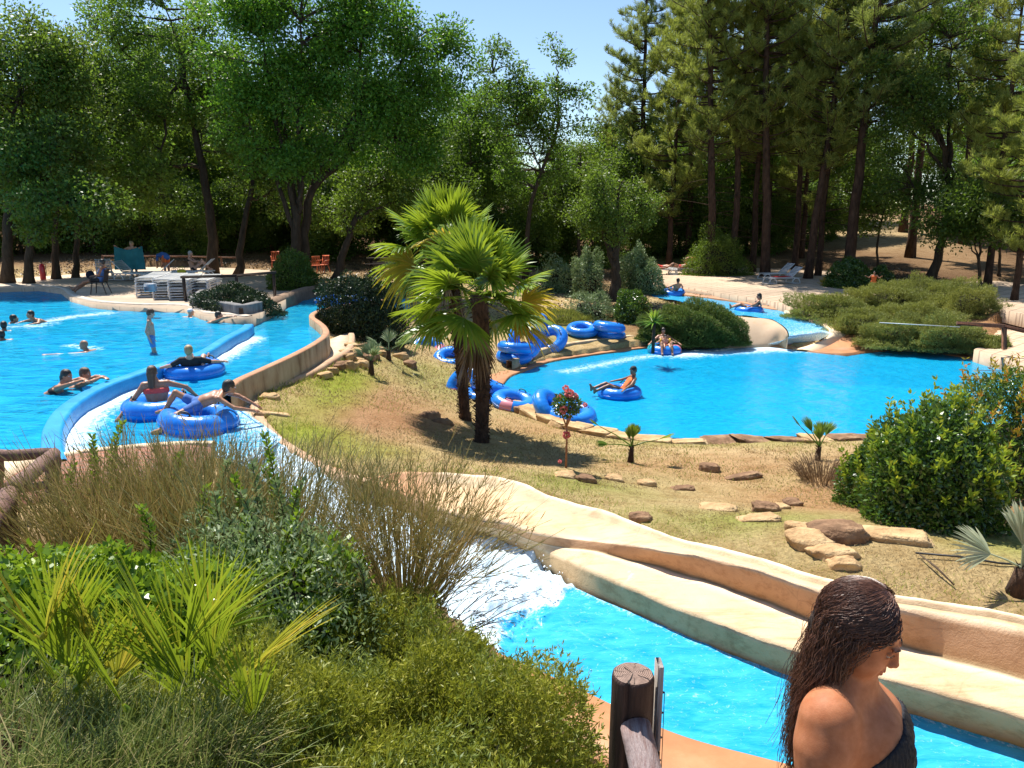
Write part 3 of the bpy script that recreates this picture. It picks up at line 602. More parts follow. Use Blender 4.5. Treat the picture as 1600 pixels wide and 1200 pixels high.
tag(slab('paved_deck', ldeck, 1.95, .5, pav_l), kind='structure')
zz = np.interp(rdeck[:, 1], [31, 40], [1.12, 1.28]); tag(slab('paved_terrace', rdeck, zz, .5, pav_r), kind='structure')
tag(slab('corner_terrace', cdeck, .42, .5, pav_r), kind='structure'); tag(slab('brick_paving', bdeck, 1.86, .4, brick), kind='structure')
def C(o): return tag(o, kind='structure')
C(sweep('pool_kerb', PL(lp_back, ZL), [(.02, .0), (.0, .15), (.25, .16), (.3, .1)], surf('pale_kerb', [(.3, (.5, .42, .33)), (.7, (.62, .54, .44))], 3, .8), step=.3))
C(sweep('pool_kerb', PL([(84, 713), (111, 707), (222, 696), (290, 692), (334, 692)], 1.86), [(.06, -.4), (.05, .015), (-.09, .02), (-.1, -.1)], peach, step=.3))
C(sweep('pool_kerb', PL([(-300, 900), (-60, 776), (0, 742), (32, 724), (70, 716), (92, 713)], ZL), [(.1, -.3), (.1, .08), (-.22, .09), (-.25, -.1)], peach, step=.3))
dw = sweep('divider_wall', div, [(-.14, -.9), (-.14, -.11), (-.12, -.07), (-.09, -.06), (.09, -.06), (.12, -.07), (.14, -.11), (.14, -.9)], blue_w, smooth=True)
tag(dw, 'long curved blue wall between the big pool and the river, water lapping over it', 'pool wall')
rwo = sweep('river_wall', rwall, [(-.02, -.5), (-.02, 0), (.0, .02), (.13, .02), (.15, 0), (.17, -.8)], None, mats=[stain, surf('rust_coping', [(.3, (.36, .17, .09)), (.7, (.5, .27, .15))], 5, .8)], midx=[0, 1, 1, 1, 0], step=.2)
tag(rwo, 'curved tan concrete wall with stained side and rust coping along the river', 'wall')
C(slab('walkway', walk_poly, 1.37, .4, surf('walk_concrete', [(.3, (.5, .4, .27)), (.7, (.62, .52, .37))], 4, .9, 50, .5)))
cb = sweep('kerb', curb, [(-.02, -.3), (-.02, 0), (.02, .03), (.14, .03), (.17, -.02), (.2, -.35)], surf('kerb_concrete', [(.3, (.45, .26, .15)), (.7, (.55, .38, .24))], 3, .85, 40, .5), step=.2); C(cb)
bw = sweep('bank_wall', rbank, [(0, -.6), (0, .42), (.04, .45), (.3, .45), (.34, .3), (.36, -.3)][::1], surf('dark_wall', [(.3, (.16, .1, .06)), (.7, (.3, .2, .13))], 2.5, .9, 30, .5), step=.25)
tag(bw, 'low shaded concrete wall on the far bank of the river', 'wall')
# lower pool rims
def rim(name, px, prof, mat, z=0.0, step=.3): return C(sweep(name, PL(px, z), prof, mat, step=step))
back = low_px[:8]
rim('pool_rim', [(780, 607)] + low_px[:10], [(-.06, -.5), (-.04, .05), (.0, .06), (.62, .09), (.64, .0)], terra)
rim('pool_rim', low_px[10:21], [(-.06, -.5), (-.04, .04), (.0, .05), (.55, .10), (.7, .02)], terra)
lw = sweep('low_wall', PL([(800, 577), (837, 562), (880, 550), (932, 542), (1000, 534), (1012, 533)], .09), [(0, -.1), (0, .26), (.2, .27), (.22, -.1)], stain, step=.25)
tag(lw, 'low pinkish brown retaining wall behind the lower pool, tubes resting above it', 'wall')
lw2 = sweep('low_wall', PL([(1405, 545), (1450, 545), (1495, 548), (1545, 558), (1600, 573), (1700, 605)], .1), [(0, -.1), (0, .3), (.25, .31), (.27, -.1)], conc, step=.25)
tag(lw2, 'low tan concrete wall at the right edge beside the junipers', 'wall')
# upper channel banks: orange far bank with kerb, pale outer bend, sandy island
C(sweep('channel_bank', uc_far[:9], [(-.05, -.4), (-.03, .04), (.0, .06), (.7, .16), (1.3, .2)], terra, step=.3))
ki = uc_far[:7].copy(); C(sweep('terrace_kerb', np.c_[ki[:, :2] + [0, .55], ki[:, 2]], [(-.1, 0), (-.02, .2), (.22, .22), (.25, 0)], surf('brown_kerb', [(.3, (.26, .17, .11)), (.7, (.38, .28, .19))], 4, .9), step=.3))
outer = np.vstack([PL([(1225, 486, .88), (1256, 495, .79), (1287, 507, .69), (1298, 517, .6), (1290, 528, .42), (1262, 540, .16), (1238, 546, .04)])]); outb = PL([(1238, 480, 1.0), (1285, 489, .88), (1318, 501, .72), (1330, 513, .55), (1318, 527, .36), (1298, 539, .17), (1276, 549, .04)])
o1 = resample(outer, n=60); o2 = resample(outb, n=60)
C(link('channel_kerb', loft('channel_kerb', [o1 - [0, 0, .5], o1, o1 * .6 + o2 * .4 + [0, 0, .03], o2, o2 - [0, 0, .5]], peach)))
bnd = PL([(1276, 549, .04), (1298, 539, .17), (1316, 528, .35), (1327, 517, .48), (1342, 519, .46), (1360, 529, .36), (1378, 540, .2), (1372, 547, .06), (1344, 551.5, .04), (1322, 555, .04)])
C(slab('painted_bank', bnd, bnd[:, 2] + .012, .3, terra))
isl = [PL([(1085, 512, .65), (1110, 497, .9), (1137, 493, .96), (1170, 496, .93), (1203, 499, .87), (1219, 507, .78), (1229, 517, .66), (1231, 526, .52)]),
       PL([(1085, 545, .02), (1110, 543, .03), (1137, 543, .03), (1160, 542.5, .03), (1180, 542, .03), (1200, 541, .04), (1215, 537, .12), (1229, 529, .4)])]
i1 = resample(isl[0], n=40); i2 = resample(isl[1], n=40)
sand = surf('island_sand', [(.3, (.42, .29, .19)), (.6, (.52, .38, .25)), (.8, (.56, .3, .14))], .9, .8, 40, .4)
L_ = [i1 - [0, 0, .5]]
for t in np.linspace(0, 1, 12):
    q = i1 * (1 - t) + i2 * t; q[:, 2] = (i1[:, 2] * (1 - t ** 1.5) + i2[:, 2] * t ** 1.5) + .05 * math.sin(t * math.pi) ; L_.append(q)
L_.append(i2 - [0, 0, .4]); C(link('painted_island', loft('painted_island', L_, sand)))
# ------------------------------------------------------------------ slide flank: rounded rock-like concrete
cols = {'top': (.74, .55, .35), 'floor': (.76, .52, .30), 'face': (.60, .36, .20), 'ledge': (.72, .52, .32), 'khaki': (.66, .45, .24)}  # khaki: wetness of the inner face plus shade put into its colour
secs = []
def blend(a, b, t): return a * (1 - t) + b * t
def put(q, c): secs.append((q, np.broadcast_to(np.array(c), q.shape).copy()))
r0, r1, r2, r3, r4, r5 = rails
d01 = normals2(r0)
out0 = r0.copy(); out0[:, :2] += d01 * .12; out0[:, 2] -= .3
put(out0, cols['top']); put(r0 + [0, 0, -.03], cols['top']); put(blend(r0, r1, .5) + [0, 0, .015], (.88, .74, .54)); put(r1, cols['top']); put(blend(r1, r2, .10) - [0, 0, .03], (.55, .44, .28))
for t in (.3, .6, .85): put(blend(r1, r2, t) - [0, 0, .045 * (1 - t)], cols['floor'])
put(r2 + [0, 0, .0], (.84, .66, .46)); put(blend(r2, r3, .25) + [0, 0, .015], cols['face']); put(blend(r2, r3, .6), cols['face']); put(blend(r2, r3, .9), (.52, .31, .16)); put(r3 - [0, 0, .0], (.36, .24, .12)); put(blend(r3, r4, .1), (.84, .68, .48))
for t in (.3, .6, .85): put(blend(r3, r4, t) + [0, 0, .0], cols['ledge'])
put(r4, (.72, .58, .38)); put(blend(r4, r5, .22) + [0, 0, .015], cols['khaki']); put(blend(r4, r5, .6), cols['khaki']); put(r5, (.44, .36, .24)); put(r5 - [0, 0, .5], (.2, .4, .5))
A = np.array([s[0] for s in secs]); Cc = np.array([s[1] for s in secs]); A[1:-1] += (snoise(A[1:-1], 2.2, 4) * .012)[..., None] * [0, 0, 1] + (snoise(A[1:-1], 9, 14) * .004)[..., None]
# left of the plunge the flank is one wide peach apron, further left a rust-stained kerb
m, n, o = nodes('slide_render'); at = N(n, 'ShaderNodeAttribute', attribute_name='gcol'); vec = ocoord(n)
cc = mixc(n, at.outputs['Color'], ramp(n, noise(n, 2.0, 6, .65, vec), [(.25, (.66, .58, .50)), (.45, (.94, .91, .87)), (.7, (1.07, 1.05, 1.03))]), 1.0, 'MULTIPLY')
cc = mixc(n, cc, ramp(n, noise(n, 1.0, 7, .75, ocoord(n, (1.2, 9, 9))), [(.36, (.62, .52, .42)), (.5, (1, 1, 1))]), .55, 'MULTIPLY')
pt = ramp(n, noise(n, 1.1, 5, .7, vec, 1.0), [(.66, (0, 0, 0)), (.72, (1, 1, 1))]); cc = mixc(n, cc, (.86, .78, .64), N2(n, pt, .55))
p = N(n, 'ShaderNodeBsdfPrincipled'); p.inputs['Roughness'].default_value = .7; p.inputs['Specular IOR Level'].default_value = .3; vo = N(n, 'ShaderNodeTexVoronoi', feature='DISTANCE_TO_EDGE'); vo.inputs['Scale'].default_value = .75; wp_ = N(n, 'ShaderNodeMixRGB'); wp_.inputs[0].default_value = .12; n.links.new(vec, wp_.inputs[1]); nz = N(n, 'ShaderNodeTexNoise'); nz.inputs['Scale'].default_value = 3; nz.inputs['Detail'].default_value = 5; n.links.new(vec, nz.inputs['Vector']); n.links.new(nz.outputs['Color'], wp_.inputs[2]); n.links.new(wp_.outputs[0], vo.inputs['Vector'])
cc = mixc(n, cc, ramp(n, vo.outputs['Distance'], [(.0, (.42, .33, .26)), (.005, (1, 1, 1))]), .22, 'MULTIPLY')
n.links.new(cc, p.inputs['Base Color'])
n.links.new(bump(n, noise(n, 55, 5, .7, vec), .6, .012), p.inputs['Normal']); n.links.new(p.outputs[0], o.inputs[0]); slide_m = m
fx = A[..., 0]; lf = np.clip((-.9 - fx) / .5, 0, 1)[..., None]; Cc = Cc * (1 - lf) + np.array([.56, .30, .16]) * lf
Cc = np.clip(Cc, 0, 1); k_, m_ = A.shape[:2]
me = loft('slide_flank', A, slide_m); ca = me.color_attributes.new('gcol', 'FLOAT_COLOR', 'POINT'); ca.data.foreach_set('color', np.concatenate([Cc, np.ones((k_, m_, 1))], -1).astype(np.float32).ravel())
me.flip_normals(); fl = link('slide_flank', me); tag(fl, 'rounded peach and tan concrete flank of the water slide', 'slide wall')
# near side of the chute: terracotta coping up to the path
nl = resample(ch_L[5:], n=90); nn = normals2(nl)
def off(q, d, dz): r_ = q.copy(); r_[:, :2] -= nn * d; r_[:, 2] += dz; return r_
C(link('slide_coping', loft('slide_coping', [nl - [0, 0, .5], off(nl, 0, .06), off(nl, .06, .1), off(nl, .5, .14), off(nl, .75, .12), off(nl, .8, -.5)], terra)))
C(slab('footpath', path_poly, 2.6, .9, surf('path_concrete', [(.3, (.42, .3, .2)), (.7, (.52, .38, .26))], 3, .9, 40, .4)))
# ------------------------------------------------------------------ trees
bark = surf('bark', [(.3, (.035, .026, .018)), (.6, (.075, .055, .038)), (.8, (.11, .085, .06))], 9, .95, 30, 1.0, .04, stretch=(1, 1, .25), spec=.1)
bark_p = surf('pine_bark', [(.3, (.035, .022, .016)), (.6, (.09, .055, .038)), (.8, (.14, .085, .06))], 8, .95, 26, 1.0, .05, stretch=(1, 1, .3), spec=.1)
L_oak = leafmat('oak_leaves', (.06, .105, .012), (.125, .215, .03), (.21, .30, .055), .48, (.21, .38, .025))
L_dark = leafmat('dark_leaves', (.045, .09, .014), (.095, .165, .024), (.16, .24, .045), .45, (.2, .32, .02))
L_maple = leafmat('bright_leaves', (.05, .12, .012), (.10, .23, .022), (.17, .31, .04), .45, (.2, .4, .015))
L_olive = leafmat('olive_leaves', (.07, .12, .014), (.13, .20, .028), (.21, .27, .05), .45, (.22, .34, .025))
L_pine = leafmat('pine_needles', (.17, .20, .04), (.29, .33, .07), (.42, .45, .12), .5, (.36, .42, .05), .5)
L_pine2 = leafmat('grey_pine_needles', (.15, .19, .05), (.26, .31, .08), (.38, .42, .13), .5, (.33, .40, .06), .5)
def leaves_in(centers, radii, n, L, Wd, up=.3, flat=.75):
    """n leaves in each clump, mostly near its outside, pointing out and down"""
    k = np.repeat(np.arange(len(centers)), n); m_ = len(k)
    dv_ = rdirs(m_); rr = R.random(m_) ** .45; off = dv_ * rr[:, None] * radii[k][:, None]; off[:, 2] *= flat
    b = centers[k] + off; d = unit(dv_ * .6 + rdirs(m_) * .8 + np.array([0, 0, -.15])); nr = unit(rdirs(m_) * .9 + np.array([0, 0, up * 2.2]))
    return kites(b, d, L * R.uniform(.6, 1.25, m_), Wd * R.uniform(.6, 1.2, m_), nr, .12)
def bez(a, b, c, n):
    t = np.linspace(0, 1, n)[:, None]; return a * (1 - t) ** 2 + 2 * b * t * (1 - t) + c * t * t
def broadleaf(name, h, path, r0, lobes, mat, nclump=70, nleaf=300, L=.17, Wd=.10, cr=(.7, 1.25), barkm=None, twigs=True):
    """trunk path and limbs in tree space; lobes: (centre, radii) of the crown"""
    r0 = r0 * .62; path = np.array(path, float); root = bpy.data.objects.new(name, None); COL.objects.link(root); root.empty_display_size = .5
    tb = MB(); tr = resample(path, n=14); tr[1:-1] += R.normal(0, .035, tr[1:-1].shape) * [1, 1, 0]
    rr = r0 * (1 - np.linspace(0, 1, 14) * .68); rr[0] *= 1.45; rr[1] *= 1.12; tb.tube(tr, rr, 10)
    vol = np.array([np.prod(l[1]) for l in lobes]); vol = vol / vol.sum(); cs = []; att = []
    for (c, r), v in zip(lobes, vol):
        c = np.array(c, float); r = np.array(r, float)
        st = tr[min(13, 6 + int(R.integers(0, 7)))]; mid = st * .5 + c * .5 + np.array([0, 0, .12 * np.linalg.norm(c - st)]) + R.normal(0, .3, 3)
        lb = bez(st, mid, c + R.normal(0, .1, 3) * r, 9); lb[1:-1] += R.normal(0, .07, (7, 3)); tb.tube(lb, np.linspace(r0 * .42, r0 * .1, 9), 7); att.append(lb[3:])
        k = max(3, int(nclump * v)); d = rdirs(k); q = c + d * r * (R.uniform(.45, 1.0, k) ** .6)[:, None]; cs.append(q)
    cs = np.concatenate(cs); att = np.concatenate(att + [tr[6:]])
    for q in cs:
        a = att[np.argmin(np.linalg.norm(att - q, axis=1) + .6 * np.maximum(0, att[:, 2] - q[2]))]
        L0 = np.linalg.norm(q - a); mid = (a + q) / 2 + R.normal(0, .12, 3) * L0 + [0, 0, .1 * L0]; tb.tube(bez(a, mid, q, 6), np.linspace(.055, .014, 6) * (.6 + .15 * L0), 4, False)
        if twigs:
            for _ in range(3):
                e = q + rdirs(1)[0] * R.uniform(.6, 1.1); tb.tube([q * .6 + mid * .4, q * .85 + e * .15, e], [.016, .011, .005], 3, False)
    link('trunk', tb.mesh('trunk', barkm or bark, True), root)
    rad_ = R.uniform(cr[0], cr[1], len(cs)); V, F = leaves_in(cs, rad_, nleaf, L, Wd)
    link('crown', mesh_np('crown', V, F, mat), root); return root
def pine(name, h, r0, z0, lean=(0, 0), spread=3.2, mat=None, whorls=25, nper=5, L=.27, Wd=.026, dens=95, dead=True, fat=1.0):
    root = bpy.data.objects.new(name, None); COL.objects.link(root); root.empty_display_size = .5
    t = np.linspace(0, 1, 16); tr = np.c_[lean[0] * t ** 1.3, lean[1] * t ** 1.3, h * t] + np.r_[[[0, 0, 0]], R.normal(0, .05, (15, 3)) * [1, 1, 0]]
    tb = MB(); rr = r0 * .78 * (1 - .8 * t); rr[0] *= 1.3; tb.tube(tr, rr, 10); bb = []; bd = []
    def at_(z): return np.array([np.interp(z, tr[:, 2], tr[:, k]) for k in range(3)])
    for z in np.linspace(z0, h * .985, whorls):
        f = (z - z0) / (h - z0); ln = spread * (math.sin(min(1, f * 1.5 + .25) * math.pi / 2)) * (1 - f ** 2.2) + .35
        for b in range(nper):
            if R.random() < .12: continue
            a = R.uniform(0, 6.28); l = ln * R.uniform(.55, 1.15); p0 = at_(z + R.uniform(-.3, .3)); dr = np.array([math.cos(a), math.sin(a), 0])
            p2 = p0 + dr * l + [0, 0, l * R.uniform(.15, .5)]; p1 = p0 + dr * l * .55 + [0, 0, -.04 * l]; br = bez(p0, p1, p2, 7); tb.tube(br, np.linspace(.05, .012, 7) * (.5 + .2 * l), 4, False)
            npf = int(3 + l * 3.0)
            for k in range(npf):
                s = R.uniform(.35, 1.0); q = bez(p0, p1, p2, 3)[1] * 0 + (p0 * (1 - s) ** 2 + 2 * p1 * s * (1 - s) + p2 * s * s); sd = rdirs(1)[0] * [1, 1, .35] * R.uniform(.1, .65) * fat
                e = q + sd + [0, 0, R.uniform(.05, .35)]; tb.tube([q, e], [.012, .006], 3, False)
                m_ = int(dens * R.uniform(.5, 1.1)); tt = R.random((m_, 1)); ax = unit(unit(e - q) + np.array([0, 0, .7]))
                bb.append(q * (1 - tt) + (e + ax * .2) * tt + R.normal(0, .05, (m_, 3))); bd.append(ax * 1.0 + rdirs(m_) * .75)
    if dead:
        for z in np.linspace(max(2.5, z0 * .35), z0 + 1, 16):
            a = R.uniform(0, 6.28); l = R.uniform(.6, 2.4); p0 = at_(z); e = p0 + np.array([math.cos(a), math.sin(a), R.uniform(-.3, .2)]) * l; tb.tube(bez(p0, (p0 + e) / 2 + [0, 0, .1], e, 5), np.linspace(.025, .006, 5), 4, False)
    link('trunk', tb.mesh('trunk', bark_p, True), root)
    b = np.concatenate(bb); d = np.concatenate(bd); V, F = kites(b, d, L * R.uniform(.6, 1.2, len(b)), Wd * R.uniform(.7, 1.3, len(b)))
    link('crown', mesh_np('crown', V, F, mat or L_pine), root); return root
def plant_tree(root, loc, label, cat, group=None, rz=0, s=1.0):
    root.location = loc; root.rotation_euler = (0, 0, rz); root.scale = (s,) * 3; return tag(root, label, cat, group)
def sink(q, d=.12): q = np.array(q); q[2] -= d; return q
def W_at(u, v, y, base):
    """tree-space offset of a picture point at the tree's own distance"""
    return PY(u, v, y) - base
# --- the big named trees of the left and middle
def big(name, uv, path_px, lobes_px, r0, mat, label, nclump, nleaf, y=None, **k):
    b = sink(ground_at(*uv)) if y is None else None
    if y is not None:
        b = PY(uv[0], uv[1], y); b[2] = float(hz(b[0], b[1])[0]) - .12
    Y = b[1]; path = [np.zeros(3)] + [W_at(u, v, Y + dy, b) for u, v, dy in path_px]
    s = Y / FPX
    lobes = [(W_at(u, v, Y + dy, b), (ru * s, ru * s * .8 if len(r_) < 2 else r_[1], rv * s)) for u, v, dy, ru, rv, *r_ in lobes_px]
    t = broadleaf(name, 10, path, r0, lobes, mat, nclump, nleaf, **k); plant_tree(t, b, label, 'tree', 'trees around the pools'); return t
big('oak_tree', (332, 428), [(328, 330, 0), (312, 240, .2), (295, 150, .5), (270, 60, .5)], [(285, 120, 0, 95, 75), (200, 180, 1, 85, 60), (250, 30, 0, 90, 60), (330, 230, .5, 50, 40), (150, 285, -2, 95, 45), (235, 280, -1.5, 60, 45), (170, 60, 1, 60, 50)], .42, L_oak,
    'tall oak left of centre with a straight dark trunk rising behind the stacked loungers', 120, 330)
big('oak_tree', (370, 430), [(382, 350, .5), (398, 280, 1), (415, 200, 1.2)], [(400, 200, 1, 60, 60), (360, 130, 1.5, 50, 50), (430, 300, 1.5, 55, 35)], .3, L_dark, 'oak leaning right, just right of the tallest left trunk', 50, 300)
big('maple_tree', (462, 436), [(462, 370, 0), (462, 320, 0), (452, 270, .2)], [(420, 90, 0, 90, 80), (470, 40, 0, 90, 60), (430, 215, -1, 75, 55), (380, 170, -.5, 55, 60), (400, -10, 0, 80, 50), (470, 150, .8, 60, 60), (490, 240, -1, 40, 30)], .5, L_maple,
    'bright green maple with a thick dark double trunk in the left half', 110, 360, y=36)
big('maple_tree', (476, 436), [(478, 340, 0), (492, 290, 0), (540, 245, 0), (560, 190, 0), (580, 150, 0)], [(580, 90, 0, 85, 75), (640, 140, .5, 75, 70), (570, 20, 0, 80, 50), (690, 110, 1, 50, 60), (620, 220, 0, 75, 45), (560, 160, -1, 60, 50), (660, 50, 1, 50, 45), (530, 220, -.5, 45, 35)], .4, L_maple,
    'bright green maple whose limb curves to the right above the fan palms', 120, 360, y=36.6)
big('oak_tree', (525, 436), [(535, 400, 0), (552, 350, 0), (580, 290, .5)], [(590, 290, .5, 60, 40), (540, 330, 1, 55, 30), (640, 310, 1, 50, 40)], .35, L_olive, 'short oak leaning right over the river bend', 40, 280)
big('oak_tree', (12, 442), [(12, 350, 0), (20, 270, 0), (30, 200, 0)], [(40, 120, 0, 75, 60), (20, 200, 0, 70, 60), (100, 150, 1, 60, 60), (40, 60, 0, 60, 35), (120, 100, 1, 50, 40), (30, 290, -1.5, 50, 35)], .4, L_olive, 'broad oak at the left edge with yellowish foliage', 95, 320)
big('oak_tree', (45, 442), [(48, 350, 0), (58, 270, 0)], [(70, 230, -1, 70, 50), (110, 320, -2, 65, 35), (60, 340, -1, 45, 25)], .33, L_dark, 'dark oak second from the left edge, low foliage over the pool deck', 50, 300)
big('oak_tree', (88, 436), [(86, 350, 0), (95, 280, 0)], [(100, 210, 2, 70, 50), (160, 250, 1, 60, 45)], .3, L_oak, 'oak behind the red extinguisher on the left deck', 45, 260)
big('oak_tree', (118, 434), [(122, 350, .5), (135, 280, 1)], [(150, 190, 3, 70, 55), (120, 120, 3, 55, 40)], .25, L_dark, 'slender oak just right of the red extinguisher', 45, 260)
big('oak_tree', (820, 412), [(828, 330, 0), (850, 260, 0), (872, 190, 0), (870, 120, 0)], [(850, 160, 0, 45, 40), (868, 90, 0, 24, 30), (800, 180, .5, 55, 55), (775, 110, 1, 40, 40), (880, 200, -.5, 35, 30), (830, 260, 1, 60, 40), (895, 140, 0, 22, 20)], .24, L_oak,
    'slim oak in the middle with a bent trunk and thin crown against the sky', 90, 190, y=42, cr=(.5, .9))
big('oak_tree', (742, 410), [(742, 320, 0), (735, 240, 0)], [(760, 190, 2, 60, 60), (720, 210, 1, 60, 60), (700, 280, 0, 55, 45), (780, 260, 1, 50, 45)], .25, L_oak, 'mid green oak straight above the fan palms', 70, 280, y=46)
big('oak_tree', (690, 405), [(688, 320, 0), (660, 240, 0)], [(660, 230, 1, 60, 50), (640, 290, 0, 50, 40), (705, 300, 0, 50, 35)], .25, L_dark, 'dark oak behind the rear fan palm', 55, 260, y=44)
big('oak_tree', (905, 405), [(905, 330, 0), (915, 280, 0)], [(900, 260, 1, 55, 50), (930, 310, 0, 50, 40), (860, 310, 0, 50, 35)], .22, L_olive, 'yellow green oak between the slim oak and the pines', 60, 260, y=47)
# right side broadleaf trees among the pines
big('oak_tree', (1452, 440), [(1468, 390, 0), (1482, 330, 0), (1480, 250, 0), (1465, 200, 0)], [(1440, 160, 0, 60, 50), (1500, 130, 0, 55, 50), (1490, 310, 0, 70, 45), (1420, 290, 0, 50, 40), (1400, 200, .5, 50, 45), (1550, 330, 0, 55, 40), (1480, 60, 1, 60, 50), (1380, 100, 1, 50, 60)], .4, L_dark,
    'thick leaning oak with a forked trunk on the brown ground at the right', 100, 300)
big('oak_tree', (1530, 458), [(1530, 400, 0), (1525, 350, 0)], [(1520, 320, 0, 45, 35), (1570, 345, 0, 50, 30), (1480, 350, .5, 35, 25)], .16, L_dark, 'small oak with a thin straight trunk near the right edge', 45, 260)
big('oak_tree', (1372, 428), [(1371, 380, 0), (1380, 330, 0), (1400, 270, .3)], [(1395, 250, 0, 35, 40), (1370, 330, .5, 40, 30), (1330, 300, 1, 40, 35)], .12, L_olive, 'young thin tree with a crooked stem in front of the sunny mound', 40, 240)
big('oak_tree', (1562, 432), [(1562, 380, 0), (1565, 320, 0)], [(1570, 290, 0, 45, 45), (1600, 340, 0, 50, 30)], .15, L_oak, 'thin oak at the right edge behind the small oak', 45, 260)
big('oak_tree', (963, 470), [(962, 420, 0), (961, 385, 0)], [(960, 350, 0, 38, 24), (925, 330, 0, 32, 30), (1000, 320, .5, 30, 34), (945, 295, 0, 26, 30), (975, 285, .5, 24, 26)], .52, L_olive, 'short tree with a thick dark post-like trunk beside the lower pool', 45, 300, L=.13, Wd=.07, cr=(.5, .9))
# --- pines: four builds, copied
pa = pine('pine_tree', 21, .34, 7.2, (-1.6, .3), 3.1, L_pine); pb = pine('pine_tree', 20, .28, 7.5, (.2, .2), 3.0, L_pine); pc = pine('pine_tree', 22, .4, 8.2, (.3, 0), 3.7, L_pine2, whorls=26)
pd_ = pine('pine_tree', 15, .24, 3.2, (.3, 0), 3.0, L_pine, whorls=22)
PG = 'tall pines behind the right terrace'
pines = [(pa, 1112, 428, None, .3, 1.0, 'pine leaning left behind the sun loungers, leftmost of the near pines'), (pb, 1145, 424, 47, 1.2, 1.0, 'thin straight pine trunk between two leaning pines'), (pa, 1196, 430, None, -.05, 1.05, 'pine leaning left just left of the white sun loungers'),
         (pc, 1325, 436, None, 0, 1.0, 'thickest straight pine, trunk standing clear in front of the sunny mound'), (pb, 1176, 424, 49, 3.0, .95, 'straight pine behind the leaning pine near the loungers'), (pb, 1242, 424, 48, 2, .92, 'pine right behind the white sun loungers'),
         (pa, 1262, 434, None, 3.2, .9, 'pine leaning right beside the round dark bush'), (pb, 1278, 428, 46, 4, .9, 'slim pine left of the thickest pine'),          (pd_, 1045, 414, 52, 1, 1.05, 'dense pine whose crown edges the open sky'), (pc, 1000, 410, 58, 2.5, .9, 'left outer pine next to the gap of sky'), (pb, 1075, 414, 55, 2.2, 1.05, 'pine behind the sunbathers'), (pd_, 1250, 425, 54, 4.5, 1.0, 'bushy low branched pine in the pine row'),
         (pc, 1405, 415, 62, 1.7, .95, 'far pine above the sunny mound'), (pd_, 1590, 430, 34, .8, .8, 'pale green pine reaching in from the right edge'), (pc, 1660, 430, 30, 4.2, .75, 'pine beyond the right edge with branches hanging into view'), (pa, 1500, 418, 56, 5.5, 1.0, 'far pine behind the leaning oak'), (pd_, 1545, 430, 40, 3.9, 1.05, 'bushy pine behind the right edge rail'), (pc, 1420, 418, 52, 2.9, .95, 'pine rising behind the forked leaning oak'), (pa, 1640, 430, 44, 1.9, .95, 'tall pine at the right edge, mostly out of view'), (pd_, 960, 405, 62, 3.3, .85, 'small far pine at the foot of the sky gap'), (pd_, 1195, 418, 58, 2.3, 1.1, 'far pine filling the row behind the terrace')]
usedp = set()
for src, u, v, y, rz, s, lab in pines:
    b = ground_at(u, v) if y is None else PY(u, v, y)
    b[2] = float(hz(b[0], b[1])[0]) - .12
    if id(src) not in usedp: usedp.add(id(src)); plant_tree(src, b, lab, 'pine tree', PG, rz, s)
    else: copy_tree(src, b, rz, s, lab, PG)
# --- background wood: copies of six trees
BG = 'trees of the wood behind the park'; blab0 = ['tall dark green tree', 'tall mid green tree', 'rounded yellow green tree', 'low dense dark tree']
def blab_f(k, u, y): return blab0[k] + (' in the front rank of the wood,' if y < 60 else ' in the middle of the wood,' if y < 78 else ' at the back of the wood,') + (' far left' if u < 150 else ' behind the left deck' if u < 330 else ' behind the bright maple' if u < 600 else ' behind the fan palms' if u < 800 else ' below the gap of sky' if u < 960 else ' behind the left pines' if u < 1200 else ' behind the middle pines' if u < 1380 else ' behind the sunny mound' if u < 1520 else ' at the far right')
def generic(mat, h, w_, nc=70, nl=240, r0=.26, low=.28):
    lob = [((R.normal(0, w_ * .35), R.normal(0, w_ * .35), h * z), (w_ * a, w_ * a, h * .14)) for z, a in ((low, .7), (.42, .8), (.55, .85), (.68, .8), (.8, .65), (.9, .4))]
    return broadleaf('wood_tree', h, [[0, 0, 0], [.1, 0, h * .25], [-.2, .1, h * .5], [0, 0, h * .85]], r0, lob, mat, nc, nl, L=.22, Wd=.14, cr=(.9, 1.5), twigs=False)
gen = [generic(L_dark, 12, 3.4, 80, 240, .3, .2), generic(L_oak, 13.5, 3.6, 80, 240, .3, .22), generic(L_olive, 10.5, 3.2, 70, 240, .26, .2), generic(L_dark, 7, 3.2, 60, 260, .2, .12)]
spots = []
for u in range(-60, 760, 62): spots.append((u + R.uniform(-20, 20), R.uniform(50, 58)))
for u in range(-40, 1700, 75): spots.append((u + R.uniform(-25, 25), R.uniform(64, 74)))
for u in range(-100, 1760, 62): spots.append((u + R.uniform(-25, 25), R.uniform(82, 98)))
for u in range(-60, 1720, 52): spots.append((u + R.uniform(-20, 20), R.uniform(56, 62) if u < 760 or u > 980 else R.uniform(48, 56), 3))
for u in list(range(985, 1320, 34)) + list(range(1480, 1720, 36)): spots.append((u + R.uniform(-12, 12), R.uniform(57, 64), int(R.choice([0, 1, 3]))))
for u in range(-60, 960, 40): spots.append((u + R.uniform(-15, 15), R.uniform(46, 50) + (3 if u > 560 else 0), 3))
first = [True] * 4
